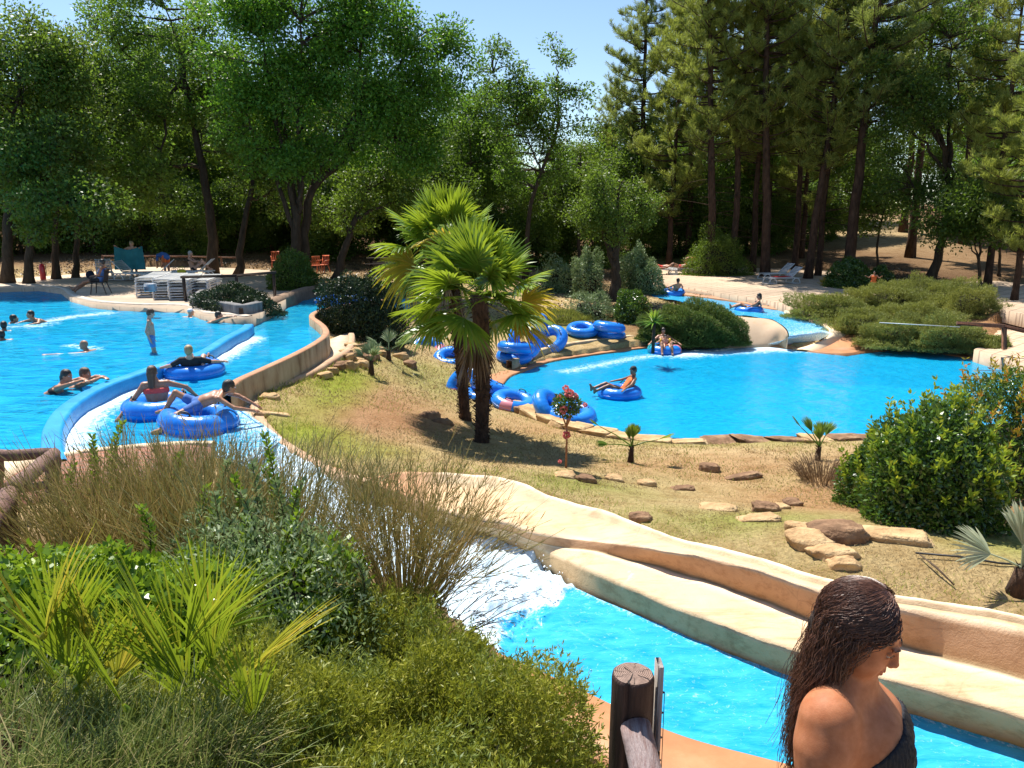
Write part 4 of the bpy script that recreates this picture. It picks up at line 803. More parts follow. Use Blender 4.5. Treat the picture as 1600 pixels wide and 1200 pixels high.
for i, (u, y, *kk_) in enumerate(spots):
    b = PY(u, 400, y); b[2] = float(hz(b[0], b[1])[0]) - .15; k = kk_[0] if kk_ else int(R.integers(0, 4))
    if 1310 < u < 1500 and y < 80: continue
    s = R.uniform(.85, 1.1) * ((R.uniform(.5, .85) if k == 3 else R.uniform(.75, .9)) if kk_ else 1)
    if 740 < u < 960: s *= .86
    if y < 60 and k == 3: s *= 1.05
    if u < 720 and 60 < y < 80: s *= 1.16
    src = gen[k]
    if first[k]: first[k] = False; plant_tree(src, b, blab_f(k, u, y), 'tree', BG, R.uniform(0, 6), s)
    else: copy_tree(src, b, R.uniform(0, 6), s, blab_f(k, u, y), BG)
# ------------------------------------------------------------------ shrubs and small plants
twig = surf('twigs', [(.3, (.05, .035, .02)), (.7, (.12, .08, .05))], 12, .95, 40, .5)
core_m = surf('shade_dark_core', [(.3, (.02, .018, .01)), (.7, (.05, .045, .02))], 6, 1, 20, .8, .05)  # near-black colour stands in for shade inside the bushes
L_jun = leafmat('juniper_needles', (.15, .18, .018), (.30, .315, .035), (.48, .44, .08), .3, (.42, .44, .03), .5, patch=(2.6, (.11, .18, .04), .6))
L_jun_far = leafmat('far_juniper_needles', (.19, .215, .045), (.34, .35, .09), (.46, .44, .13), .3, (.32, .36, .04), .5, patch=(.8, (.10, .14, .05), .5))
L_jun_dk = leafmat('dark_juniper_needles', (.06, .10, .02), (.12, .18, .035), (.2, .25, .06), .3, (.2, .28, .03), .5)
L_laurel = leafmat('laurel_leaves', (.03, .075, .012), (.07, .14, .022), (.15, .25, .05), .28, (.2, .34, .02), .25, .6)
L_tip = leafmat('young_laurel_leaves', (.14, .26, .02), (.26, .38, .03), (.40, .40, .04), .4, (.4, .42, .03), .3, .5)
L_pitt = leafmat('pittosporum_leaves', (.10, .2, .016), (.21, .33, .025), (.36, .46, .05), .35, (.28, .4, .02), .28, .5)
L_grey = leafmat('silvery_leaves', (.14, .21, .07), (.24, .32, .13), (.40, .46, .27), .3, None, .4)
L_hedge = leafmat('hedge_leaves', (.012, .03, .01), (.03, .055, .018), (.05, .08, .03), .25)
L_fan = leafmat('fan_leaves', (.09, .18, .018), (.17, .28, .025), (.30, .39, .05), .4, (.42, .5, .02), .35, .5)
L_fan_y = leafmat('yellowing_fan_leaves', (.32, .3, .03), (.5, .38, .04), (.55, .3, .05), .4, (.6, .45, .03))
L_dead = leafmat('dead_fan_leaves', (.14, .085, .045), (.26, .17, .09), (.38, .27, .16), .25)
L_blade = leafmat('palm_blades', (.09, .17, .015), (.17, .27, .025), (.40, .38, .04), .4, (.4, .48, .02), .35, .5)
L_broom = leafmat('broom_stems', (.19, .17, .045), (.39, .31, .11), (.54, .36, .16), .2, None, .7, .2)
L_broom_g = leafmat('green_broom_stems', (.16, .18, .07), (.31, .31, .14), (.48, .43, .22), .2, None, .7, .2)
L_straw = leafmat('straw', (.2, .14, .06), (.36, .26, .12), (.5, .38, .19), .25)
L_grass = leafmat('grass_blades', (.14, .19, .03), (.26, .27, .06), (.42, .35, .13), .35, (.36, .38, .05))
L_red = leafmat('red_petals', (.7, .12, .12), (.8, .28, .26), (.85, .5, .45), .3)
def lump(c, r, k, amp=.16):
    def f(d): return 1 + amp * snoise(d * 2.4, 1, k, 8) + amp * .6 * snoise(d * 5.5, 1, k + 7, 8)
    return f
def shrub(name, c, r, n, L, Wd, mat, label, cat='shrub', group=None, amp=.16, up=.35, core=.8, tips=None, gap=0, shell=.28, style='leaf', lowcut=-.35, stems=True, rz=0, parts=None):
    """c: centre of the base; r: half sizes (x, y, height); foliage in a lumpy shell over a solid core darkened to stand in for the shaded inside"""
    c = np.array(c, float); r = np.array(r, float); k = int(R.integers(0, 30)); f = lump(c, r, k, amp)
    root = empty(name, c, label, cat, group, rz)
    d = rdirs(int(n * 1.7)); d = d[d[:, 2] > lowcut][:n]; m_ = len(d); rad_ = f(d) * (1 - shell * R.random(m_) ** 1.6)
    if gap: gn = snoise(d, 6.5, k + 5, 8); kp = (gn > -.45) | (R.random(m_) < .35); d = d[kp]; rad_ = (rad_ * (1 + gap * .22 * np.clip(gn, -1.2, 1.2)))[kp]; m_ = len(d)
    p = d * rad_[:, None] * r; p[:, 2] = np.maximum(p[:, 2] + r[2] * .12, .02)
    nr = unit(d / r)
    if style == 'leaf': dd = unit(nr * .5 + rdirs(m_) * .8 + [0, 0, up]); V, F = kites(p, dd, L * R.uniform(.6, 1.3, m_), Wd * R.uniform(.7, 1.2, m_), unit(nr + rdirs(m_) * .6), .15)
    else:   # short sprays of needles
        ns = 9; dd = unit(nr * .7 + rdirs(m_) * .55 + [0, 0, up]); sl_ = L * R.uniform(.6, 1.4, m_); t = R.random((m_, ns, 1)); b = (p[:, None] + dd[:, None] * sl_[:, None, None] * t).reshape(-1, 3)
        nd = unit(np.repeat(dd, ns, 0) * 1.0 + rdirs(m_ * ns) * .9); V, F = kites(b, nd, L * .42 * R.uniform(.6, 1.2, m_ * ns), Wd * R.uniform(.7, 1.3, m_ * ns))
    if not tips: link('foliage', mesh_np('foliage', V, F, mat), root)
    if tips:
        tm, tn, tL = tips; d2 = rdirs(tn * 4); d2 = d2[d2[:, 2] > .25][:tn]; p2 = d2 * f(d2)[:, None] * r * 1.0; p2[:, 2] += r[2] * .12; B = []; D = []
        for q, e in zip(p2, d2):
            ax = unit(np.array([e[0] * .3, e[1] * .3, 1]) + R.normal(0, .18, 3)); ln = tL * R.uniform(.5, 1.3); s = R.random((16, 1)); B.append(q + ax * ln * s); D.append(ax * .8 + rdirs(16) * .75)
        B = np.concatenate(B); D = np.concatenate(D); V2, F2 = kites(B, D, L * 1.15, Wd * 1.0); link('foliage', mesh_np('foliage', np.vstack([V, V2]), np.vstack([F, F2 + len(V)]), mats=[mat, tm], midx=np.r_[np.zeros(len(F)), np.ones(len(F2))]), root)
    mb = MB(); ph_, th_ = 12, 20; G = np.array([[math.sin(a) * math.cos(b), math.sin(a) * math.sin(b), math.cos(a)] for a in np.linspace(.01, 2.0, ph_) for b in np.linspace(0, 2 * math.pi, th_, endpoint=False)])
    Vc = G * (f(G) * (1 - shell) * core)[:, None] * r; Vc[:, 2] += r[2] * .08; i = np.arange(ph_ - 1)[:, None] * th_; j = np.arange(th_)[None]
    mb.add(Vc, np.stack([i + j, i + th_ + j, i + th_ + (j + 1) % th_, i + (j + 1) % th_], -1).reshape(-1, 4))
    if stems:
        for _ in range(14):
            e = rdirs(1)[0] * r * .85; e[2] = abs(e[2]) + .1 * r[2]; mb.tube(bez(np.array([e[0] * .1, e[1] * .1, -.1]), e * [.4, .4, .9], e, 5), np.linspace(.02, .006, 5) * max(.4, r[2]), 4, False)
    mb.build('branches', core_m, root, True); return root  # this mesh joins the dark filler core and the stems
def gz(x, y): return float(hz(x, y)[0])
def G(u, v): q = ground_at(u, v); return q
# fan palms -----------------------------------------------------------------
def fan(B, base, dr, pet, rad_, nseg=30, spread=200, droop=.35, width=.04, roll=0):
    """one fan leaf: stalk then pleated segments spreading round its end"""
    dr = unit(np.array(dr, float)); side = unit(np.cross(dr, [0, 0, 1.]) + 1e-6); up = np.cross(side, dr); side = side * math.cos(roll) + up * math.sin(roll); up = np.cross(side, dr)
    tip = base + dr * pet - np.array([0, 0, 1]) * pet * .12; a = np.radians(np.linspace(-spread / 2, spread / 2, nseg)) + R.normal(0, .02, nseg)
    d = dr[None] * np.cos(a)[:, None] + side[None] * np.sin(a)[:, None] + up[None] * (.12 - .25 * np.abs(np.sin(a)))[:, None]; d = unit(d)
    Ls = rad_ * (1 - .22 * (np.abs(a) / np.radians(spread / 2)) ** 2) * R.uniform(.92, 1.05, nseg)
    t = np.array([0, .35, .65, .85, 1.0]); wv = np.array([.15, 1, .8, .45, .05]) * width
    s = unit(np.cross(d, up)); ple = np.where(np.arange(nseg) % 2, 1, -1)[:, None] * up * .35 + s; ple = unit(ple)
    P_ = tip + d[:, None] * Ls[:, None, None] * t[None, :, None] - np.array([0, 0, 1.]) * (droop * Ls[:, None] * t[None] ** 2.6 * (R.uniform(.5, 1.4, nseg)[:, None]))[..., None]
    A = P_ - ple[:, None] * wv[None, :, None]; C_ = P_ + ple[:, None] * wv[None, :, None]
    V = np.stack([A, C_], 2).reshape(nseg, 10, 3); F = np.array([[2 * k, 2 * k + 1, 2 * k + 3, 2 * k + 2] for k in range(4)]); F = (np.arange(nseg)[:, None, None] * 10 + F[None]).reshape(-1, 4)
    B.add(V.reshape(-1, 3), F); B.tube([base, (base + tip) / 2 + [0, 0, .04 * pet], tip], [.014, .011, .008], 5, False)
fiber = surf('palm_fibre', [(.3, (.03, .018, .012)), (.6, (.09, .05, .03)), (.8, (.16, .10, .06))], 20, 1, 50, 1, .03, stretch=(1, 1, .4))
def fan_palm(name, loc, top, label, R_=.62, nf=38, tr=.13, sk=14):
    root = empty(name, loc, label, 'palm tree'); top = np.array(top, float); mb = MB(); n_ = 16; t = np.linspace(0, 1, n_)
    pth = np.outer(t, top) + np.c_[np.sin(t * 3) * .05, np.zeros(n_), np.zeros(n_)]; rr = tr * (1 + .25 * t) ; rr[0] *= 1.35; mb.tube(pth, rr, 12)
    k = R.random(700); b = pth[(k * (n_ - 1)).astype(int)] * 0 + np.stack([np.interp(k, t, pth[:, i]) for i in range(3)], 1); a = R.uniform(0, 6.28, 700); o_ = np.stack([np.cos(a), np.sin(a), 0 * a], 1)
    V, F = kites(b + o_ * tr * .9, o_ * .7 + np.array([0, 0, .7]) * R.choice([-1, 1, 1], 700)[:, None] + rdirs(700) * .4, R.uniform(.06, .16, 700), .03, None, .1); mb.add(V, F); mb.build('trunk', fiber, root, True)
    g = MB(); y = MB(); dd = MB()
    for i in range(nf):
        f = i / nf; el = rad(84 - 108 * f) + R.normal(0, .12); az = i * 2.399 + R.normal(0, .2); d = np.array([math.cos(az) * math.cos(el), math.sin(az) * math.cos(el), math.sin(el)])
        tgt = y if (f > .62 and R.random() < .3) else g
        fan(tgt, top + [0, 0, .1 - .25 * f], d, R.uniform(.55, .85) * (.75 + .45 * f) * R_ / .8, R_ * R.uniform(.85, 1.1), 34, 190, .05 + .32 * f ** 1.5, .033, R.normal(0, .5))
    for i in range(sk):
        az = R.uniform(0, 6.28); el = rad(-62 - 20 * R.random()); d = np.array([math.cos(az) * math.cos(el), math.sin(az) * math.cos(el), math.sin(el)])
        fan(dd, top - [0, 0, .2 + .3 * R.random()], d, .5, R_ * .75, 24, 110, .4, .02, R.normal(0, .4))
    link('crown', g.mesh('crown', L_fan), root); link('yellow_fronds', y.mesh('yellow_fronds', L_fan_y), root); link('dead_fronds', dd.mesh('dead_fronds', L_dead), root); return root
b1 = G(752, 692); b2 = G(727, 657)
fan_palm('fan_palm', sink(b1, .05), PY(748, 455, b1[1]) - b1, 'front fan palm of the pair, lower and wider crown with yellowing lower fronds', .88, 36, .13, 6)
fan_palm('fan_palm', sink(b2, .05), PY(698, 378, b2[1]) - b2, 'rear fan palm of the pair, taller with a rounded green head', .80, 34, .115, 3)
def small_palm(uv, h, specs, label, trunkr=.045, fr=.3, mat=L_fan, nseg=18, w_=.014):
    b = sink(G(*uv), .03); root = empty('young_palm', b, label, 'palm'); mb = MB(); mb.tube([[0, 0, 0], [.01, 0, h * .6], [.02, 0, h]], [trunkr * 1.5, trunkr, trunkr * .8], 8)
    V, F = kites(np.array([0, 0, 1.]) * R.random((60, 1)) * h, rdirs(60) * [1, 1, .2] + [0, 0, .9], .1, .02); mb.add(V, F); mb.build('trunk', fiber, root)
    g = MB()
    for az, el, pet, rr, sp in specs:
        d = np.array([math.cos(rad(az)) * math.cos(rad(el)), math.sin(rad(az)) * math.cos(rad(el)), math.sin(rad(el))]); fan(g, np.array([.02, 0, h]), d, pet, rr * fr, nseg, sp, .15, w_, R.normal(0, .3))
    link('fronds', g.mesh('fronds', mat), root); return root
small_palm((985, 722), .33, [(80, 85, .18, 1.1, 60), (60, 70, .2, 1.0, 70), (140, 72, .15, 1.0, 60), (180, 12, .45, .8, 60), (0, 22, .5, 1.2, 70), (150, 30, .75, .9, 60)], 'young fan palm with a short dark trunk on the dry grass near the pool edge')
small_palm((1277, 720), .3, [(120, 55, .35, 1.3, 60), (70, 60, .25, 1.2, 70), (95, 78, .15, 1.1, 70), (40, 50, .3, 1.2, 60), (170, 50, .55, 1.1, 45)], 'young fan palm growing from a dead scrub by the right part of the pool')
small_palm((580, 585), .38, [(80, 80, .2, 1.2, 90), (20, 60, .2, 1.1, 90), (150, 60, .2, 1.1, 90), (200, 40, .25, 1.0, 80), (300, 50, .2, 1.1, 80)], 'young fan palm with a grey green tuft, left one on the dry lawn', .06, .36, leafmat('blue_fan_leaves', (.13, .2, .09), (.24, .32, .16), (.36, .42, .24), .35))
small_palm((607, 563), .3, [(80, 80, .3, 1.2, 100), (10, 30, .5, 1.2, 90), (170, 35, .4, 1.1, 90), (220, 30, .35, 1.0, 80), (320, 35, .4, 1.1, 80), (100, 50, .3, 1.2, 80)], 'young fan palm with spreading fronds beside the rocks at the river wall', .06, .38, MATS['blue_fan_leaves'])
pale = leafmat('pale_fan_leaves', (.3, .34, .2), (.45, .5, .33), (.6, .62, .42), .4)
small_palm((1588, 925), .28, [(165, 28, .32, 1.25, 110), (85, 80, .25, 1.5, 60), (60, 65, .3, 1.3, 70), (20, 40, .4, 1.2, 80), (300, 30, .4, 1.2, 80)], 'fan palm with a thick dark base and a pale open fan at the right edge', .07, .36, pale, 20, .016)
# hedges and garden shrubs of the middle distance ---------------------------------
def sh(uv, rx, ry, rz_, n, L, Wd, mat, label, **k):
    b = G(*uv); b[2] -= .05; return shrub(k.pop('name', 'shrub'), b, (rx, ry, rz_), n, L, Wd, mat, label, **k)
b = P(540, 480, 1.0)
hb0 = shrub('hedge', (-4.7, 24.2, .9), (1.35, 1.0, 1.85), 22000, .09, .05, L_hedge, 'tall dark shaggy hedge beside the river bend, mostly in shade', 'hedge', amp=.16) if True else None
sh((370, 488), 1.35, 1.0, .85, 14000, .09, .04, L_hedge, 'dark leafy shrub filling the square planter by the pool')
sh((458, 452), 1.0, .8, 1.3, 9000, .1, .05, L_dark, 'dark shrub at the foot of the double trunked maple')
sh((1085, 532), 1.9, 1.1, 1.25, 26000, .10, .016, L_jun_dk, 'big rounded juniper mound between the pool and the upper channel', name='juniper_shrub', style='spray', tips=(L_jun_far, 50, .15))
sh((1040, 528), 1.0, .7, .9, 12000, .10, .016, L_jun_dk, 'low juniper at the pool rim left of the big mound', name='juniper_shrub', style='spray')
sh((985, 500), .7, .7, 1.1, 8000, .09, .05, L_laurel, 'upright leafy bush left of the spiky plant')
sh((1000, 455), 1.0, .9, 2.1, 13000, .11, .06, L_grey, 'tall silvery leaved shrub in front of the terrace', amp=.22)
sh((918, 465), .8, .7, 2.3, 7500, .10, .05, L_grey, 'tall loose grey green shrub left of the post-like trunk', amp=.3)
sh((880, 455), 1.6, 1.0, 1.3, 8000, .11, .05, L_grey, 'low grey shrub behind the piled swim rings', amp=.3)
sh((870, 500), 1.3, 1.0, .35, 7000, .16, .02, L_grass, 'patch of bright green weeds behind the piled swim rings', name='weed_patch', up=1.0)
sh((925, 495), .9, .7, .8, 5000, .1, .03, L_grey, 'thin grey shrub behind the upper pair of swim rings', amp=.35)
sh((1120, 428), 1.9, 1.2, 2.3, 14000, .12, .04, L_olive, 'rounded olive shrub behind the sunbathers at the edge of the wood', amp=.2)
sh((1325, 450), 1.15, 1.0, 1.25, 12000, .11, .06, L_laurel, 'round dark green bush at the back of the terrace')
sh((1375, 446), .7, .6, .9, 5000, .1, .05, L_laurel, 'smaller dark bush right of the round dark bush')
sh((1300, 448), .5, .4, .35, 900, .3, .03, L_fan_y, 'small yellowish spiky plant at the foot of the round dark bush', name='spiky_plant', up=.8, stems=False)
for uv, rr, lab in [((1300, 492), (1.6, 1.1, .75), 'juniper at the left end of the bank by the channel bend'), ((1385, 478), (1.7, 1.2, .85), 'juniper mound in the upper row of the bank'), ((1450, 474), (1.8, 1.2, .9), 'juniper mound at the top middle of the bank'),
                    ((1510, 490), (1.35, 1.1, 1.15), 'tallest juniper mound at the right end of the bank'), ((1345, 515), (1.4, .9, .65), 'juniper above the painted bank by the channel'), ((1410, 536), (1.6, .9, .8), 'juniper hanging over the pool rim in the lower row'),
                    ((1480, 542), (1.5, .8, .8), 'lower row juniper nearest the right wall'), ((1430, 508), (1.9, 1.0, .7), 'juniper in the middle of the bank under the white pole'), ((1540, 545), (.8, .5, .4), 'low juniper tail behind the tan wall')]:
    sh(uv, *rr, int(14000 * rr[0] / 1.5), .10, .017, L_jun_far, lab, name='juniper_shrub', style='spray', group='junipers on the bank right of the channel', amp=.22, gap=.7)
# spiky plant in the juniper
b = P(1022, 505, 1.4); r_ = empty('spiky_plant', b, 'green spiky yucca-like plant rising from the junipers', 'plant'); a = R.uniform(0, 6.28, 70); el = R.uniform(.1, 1.5, 70)
V, F = blades(np.zeros((70, 3)), np.stack([np.cos(a) * np.cos(el), np.sin(a) * np.cos(el), np.sin(el)], 1), R.uniform(.5, .9, 70), .05, .35, 4); link('leaves', mesh_np('leaves', V, F, L_fan), r_)
MB().tube([[0, 0, -1.0], [0, 0, .02]], [.06, .05], 8).build('trunk', fiber, r_)
# laurel bushes at the right
b = G(1455, 816); shrub('laurel_bush', sink(b, .1), (.84, .8, 1.38), 24000, .075, .032, L_laurel, 'large dark glossy laurel bush on the right with lime coloured shoots', tips=(L_tip, 95, .26), amp=.1)
b = G(1382, 790); shrub('laurel_bush', sink(b, .1), (.62, .6, 1.2), 16000, .07, .03, L_laurel, 'left shoulder of the laurel planting, nearest the pool', tips=(L_tip, 45, .22), amp=.1)
b = G(1585, 760); shrub('laurel_bush', sink(b, .1), (1.3, 1.1, 1.65), 24000, .075, .03, L_laurel, 'laurel bush at the right edge with yellow and red new leaves', tips=(leafmat('red_young_leaves', (.3, .3, .03), (.5, .36, .04), (.6, .2, .05), .4), 150, .30), amp=.12)
b = G(1440, 800); shrub('weed', b + [-.25, -.45, 0], (.3, .2, .2), 500, .07, .035, L_pitt, 'little light green weed under the laurel bush', stems=False)
# dead scrub by the pool
def stems_clump(name, b, n_, spread, h, mat, label, cat, w_=.006, droop=.15, base=.12, forks=2, group=None, lean=(0, 0), hvar=.35, curl=.25, seg=5):
    """many thin stems from one base, each forking on the way up"""
    root = empty(name, b, label, cat, group); a = R.uniform(0, 6.28, n_); rr = np.sqrt(R.random(n_)) * base; B = np.stack([np.cos(a) * rr, np.sin(a) * rr, -.05 + 0 * a], 1)
    el = rr / base * spread * R.uniform(.5, 1.15, n_); d = unit(np.stack([np.cos(a) * np.tan(np.minimum(el, 1.35)) + lean[0], np.sin(a) * np.tan(np.minimum(el, 1.35)) + lean[1], np.ones(n_)], 1))
    H = h * R.uniform(1 - hvar, 1 + hvar * .3, n_); VV = []; FF = []; off_ = 0
    def strand(B, d, H, w0):
        t = np.linspace(0, 1, seg); cu = rdirs(len(B)) * [1, 1, .2]; P_ = B[:, None] + d[:, None] * H[:, None, None] * t[None, :, None] + (cu * curl * .25)[:, None] * (H[:, None, None] * (t ** 2)[None, :, None]) + np.array([0, 0, 1.]) * (H[:, None] * curl * .35 * t[None] ** 2)[..., None] - np.array([0, 0, 1.]) * (H[:, None] * droop * t[None] ** 3)[..., None]
        s = unit(np.cross(d, rdirs(len(B)))); wd = w0 * (1 - .75 * t)
        V = np.stack([P_ - s[:, None] * wd[None, :, None], P_ + s[:, None] * wd[None, :, None]], 2).reshape(len(B), seg * 2, 3)
        F = np.array([[2 * k, 2 * k + 1, 2 * k + 3, 2 * k + 2] for k in range(seg - 1)]); return P_, V.reshape(-1, 3), (np.arange(len(B))[:, None, None] * seg * 2 + F[None]).reshape(-1, 4)
    P_, V, F = strand(B, d, H, w_); VV.append(V); FF.append(F); off_ += len(V)
    for lv in range(forks):
        k = R.integers(0, len(P_), int(len(P_) * 2.2)); s = R.integers(1, seg - 1, len(k)); B2 = P_[k, s]; d0 = unit(P_[k, s + 1] - P_[k, s]); d2 = unit(d0 + rdirs(len(k)) * .45); H2 = np.linalg.norm(P_[k, -1] - B2, axis=1) * R.uniform(.5, 1.05, len(k))
        P_, V, F = strand(B2, d2, H2, w_ * .6); VV.append(V); FF.append(F + off_); off_ += len(V)
    link('stems', mesh_np('stems', np.concatenate(VV), np.concatenate(FF), mat), root); return root
b = G(1285, 752); stems_clump('dead_scrub', b, 260, .9, .55, L_dead, 'dead brown scrub round the foot of a young palm', 'dry bush', .006, .2, .3)
# flowering standard rose
b = sink(G(884, 732), .03); root = empty('rose_tree', b, 'small rose tree with a thin stem and red blooms by the pool edge', 'rose tree'); h = 1.22
mb = MB(); mb.tube([[0, 0, 0], [.01, 0, .5], [0, .01, .8]], [.022, .018, .016], 6)
for k in range(5): a = k * 1.3; mb.tube([[0, 0, .75], [math.cos(a) * .09, math.sin(a) * .09, .95], [math.cos(a) * .17, math.sin(a) * .17, 1.15]], [.014, .009, .005], 5)
mb.build('stem', surf('rose_stem', [(.3, (.25, .1, .05)), (.7, (.4, .2, .1))], 20, .8), root, True)
d = rdirs(1500); p_ = d * (R.random((1500, 1)) ** .4) * [.24, .22, .2] + [0, 0, 1.12]; V, F = kites(p_, d + rdirs(1500) * .7, .045, .028); link('foliage', mesh_np('foliage', V, F, L_grey if False else L_laurel), root)
fl = MB()
for c_, s_ in [((.03, -.08, 1.34), .07), ((-.06, -.17, 1.08), .06), ((.12, -.05, 1.28), .055), ((.3, 0, 1.12), .035), ((-.12, 0, 1.25), .04), ((0, -.03, .62), .06), ((-.1, -.02, .16), .03), ((-.02, .0, 1.4), .05)]:
    n_ = 70; d = rdirs(n_); V, F = kites(np.array(c_) + d * s_ * .55, d + rdirs(n_) * .4, s_ * .8, s_ * .7); MB().add(V, F).build('bloom', L_red, root)
# ------------------------------------------------------------------ foreground planting
# junipers right in front
for i, (x, y, z, r_, lab) in enumerate([(-.40, 3.1, 2.22, (.74, .7, .60), 'near juniper mound directly in front of the wooden post'), (-1.05, 2.75, 2.55, (.75, .7, .5), 'near juniper spreading along the bottom of the view'), (-.75, 3.75, 2.1, (.8, .6, .55), 'near juniper behind, touching the foot of the broom'),
                                 (-.05, 2.45, 2.3, (.40, .4, .40), 'near juniper at the foot of the wooden post'), (-.45, 2.1, 2.65, (.6, .4, .35), 'nearest low juniper at the bottom edge')]):
    shrub('juniper_shrub', (x, y, z), r_, int(19000 * r_[0]), .085, .0072, L_jun, lab, style='spray', amp=.26, group='junipers on the near slope', up=.5, shell=.3, gap=1)
def W(u, v, y): return PY(u, v, y)
# broom in the middle
b = W(628, 945, 4.6); stems_clump('broom_bush', b, 330, .95, 1.02, L_broom, 'wide broom bush of bare green brown stems in front of the white water', 'bush', .0042, .12, .16, 3, curl=.5)
b = W(700, 962, 4.5); stems_clump('broom_bush', b, 55, .9, .5, leafmat('dark_stems', (.05, .04, .03), (.10, .08, .06), (.2, .17, .12), .1), 'low dark tangle of stems at the right of the broom', 'bush', .0035, .3, .25, 3, lean=(.9, 0), curl=.3)
# tall dry stems left of it
for (u, v, y, n_, h, mat, lab, sp) in [(350, 905, 5.0, 420, 1.15, L_broom, 'dry broom with upright brown stems, right of the rail', .75), (240, 905, 5.0, 420, 1.12, L_broom, 'dry broom with upright brown stems, in front of the brick paving', .8), (440, 900, 4.8, 300, .95, L_broom_g, 'grey green broom next to the silvery shrub', .85),
                                     (130, 900, 5.0, 400, .85, L_broom, 'low grey broom beside the lower rail', .95), (300, 800, 6.6, 320, .7, L_broom_g, 'pale broom on the slope below the swim rings', .9)]:
    b = W(u, v, y); stems_clump('broom_bush', b, int(n_ * .72), sp, h, mat, lab, 'bush', .0052, .08, .38, 2, curl=.3)
# leafy cover, lower left
for i, (u, v, y, r_, n_, m_, lab) in enumerate([(60, 1010, 3.5, (.8, .5, .5), 9000, L_pitt, 'low bush of round lime green leaves at the left edge'), (200, 1000, 3.6, (.7, .5, .5), 8500, L_pitt, 'low bush of round lime green leaves behind the palm blades'), (330, 985, 3.7, (.6, .5, .45), 7000, L_pitt, 'low bush of round green leaves in the middle of the bed'),
                                          (430, 960, 3.9, (.55, .5, .55), 7000, L_grey, 'silvery leaved shrub between the broom and the lime bush'), (370, 880, 4.6, (.5, .4, .5), 5000, L_grey, 'silvery leaved shrub under the tall leafy shoots'), (490, 940, 4.1, (.35, .35, .4), 3500, L_pitt, 'small round leaved bush left of the wide broom')]):
    shrub('leafy_bush', W(u, v, y) - [0, 0, .15], r_, n_, .05 if m_ is L_pitt else .04, .032 if m_ is L_pitt else .014, m_, lab, amp=.2, shell=.35)
# upright leafy shoots
sroot = None
for i, (u, v, y, h, mat) in enumerate([(437, 860, 4.7, .78, L_pitt), (345, 860, 4.8, .62, L_grey), (190, 790, 5.4, .62, L_pitt), (145, 790, 5.6, .55, L_pitt), (120, 800, 5.4, .35, L_pitt), (275, 790, 5.6, .42, L_pitt), (232, 870, 4.2, .3, L_pitt), (395, 900, 4.2, .5, L_grey), (460, 880, 4.4, .5, L_pitt), (560, 960, 4.0, .35, L_grey)] + [(u_, v_, y_, h_, L_pitt if k_ % 2 else L_grey) for k_, (u_, v_, y_, h_) in enumerate([(410, 880, 4.6, .7), (425, 870, 4.8, .6), (450, 900, 4.5, .66), (385, 880, 4.6, .6), (365, 900, 4.4, .55), (330, 905, 4.4, .5), (470, 905, 4.3, .6), (405, 930, 4.1, .45), (350, 930, 4.1, .4), (440, 930, 4.1, .5), (490, 925, 4.2, .42), (310, 880, 4.6, .48)])]):
    b = W(u, v, y); root = empty('leafy_shoot', b, ['tallest upright shoot with paired green leaves, left of the wide broom', 'silvery shoot left of the tallest shoot', 'shoot with yellow green leaves against the water', 'second shoot against the water, nearer the rail', 'short shoot beside the rail post', 'yellow green shoot in the dry broom',
         'short shoot over the lime green bush', 'silvery shoot low in the bed', 'green shoot right beside the tallest one', 'grey shoot at the foot of the wide broom'][i] if i < 10 else 'leafy upright shoot in the thicket between the dry broom and the wide broom', 'plant', 'upright leafy shoots')
    e = np.array([R.normal(0, .06), R.normal(0, .06), h]); pth = bez(np.zeros(3), np.array([R.normal(0, .05), 0, h * .5]), e, 8); MB().tube(pth, np.linspace(.006, .003, 8), 5).build('stem', twig, root)
    n_ = int(80 * h / .6); t = np.linspace(.15, 1, n_); pp_ = np.stack([np.interp(t, np.linspace(0, 1, 8), pth[:, k]) for k in range(3)], 1); a = np.arange(n_) * 2.4
    V, F = kites(pp_, np.stack([np.cos(a), np.sin(a), .9 + 0 * a], 1), .062 * (1.15 - .4 * t), .026, None, .15); link('leaves', mesh_np('leaves', V, F, mat), root)
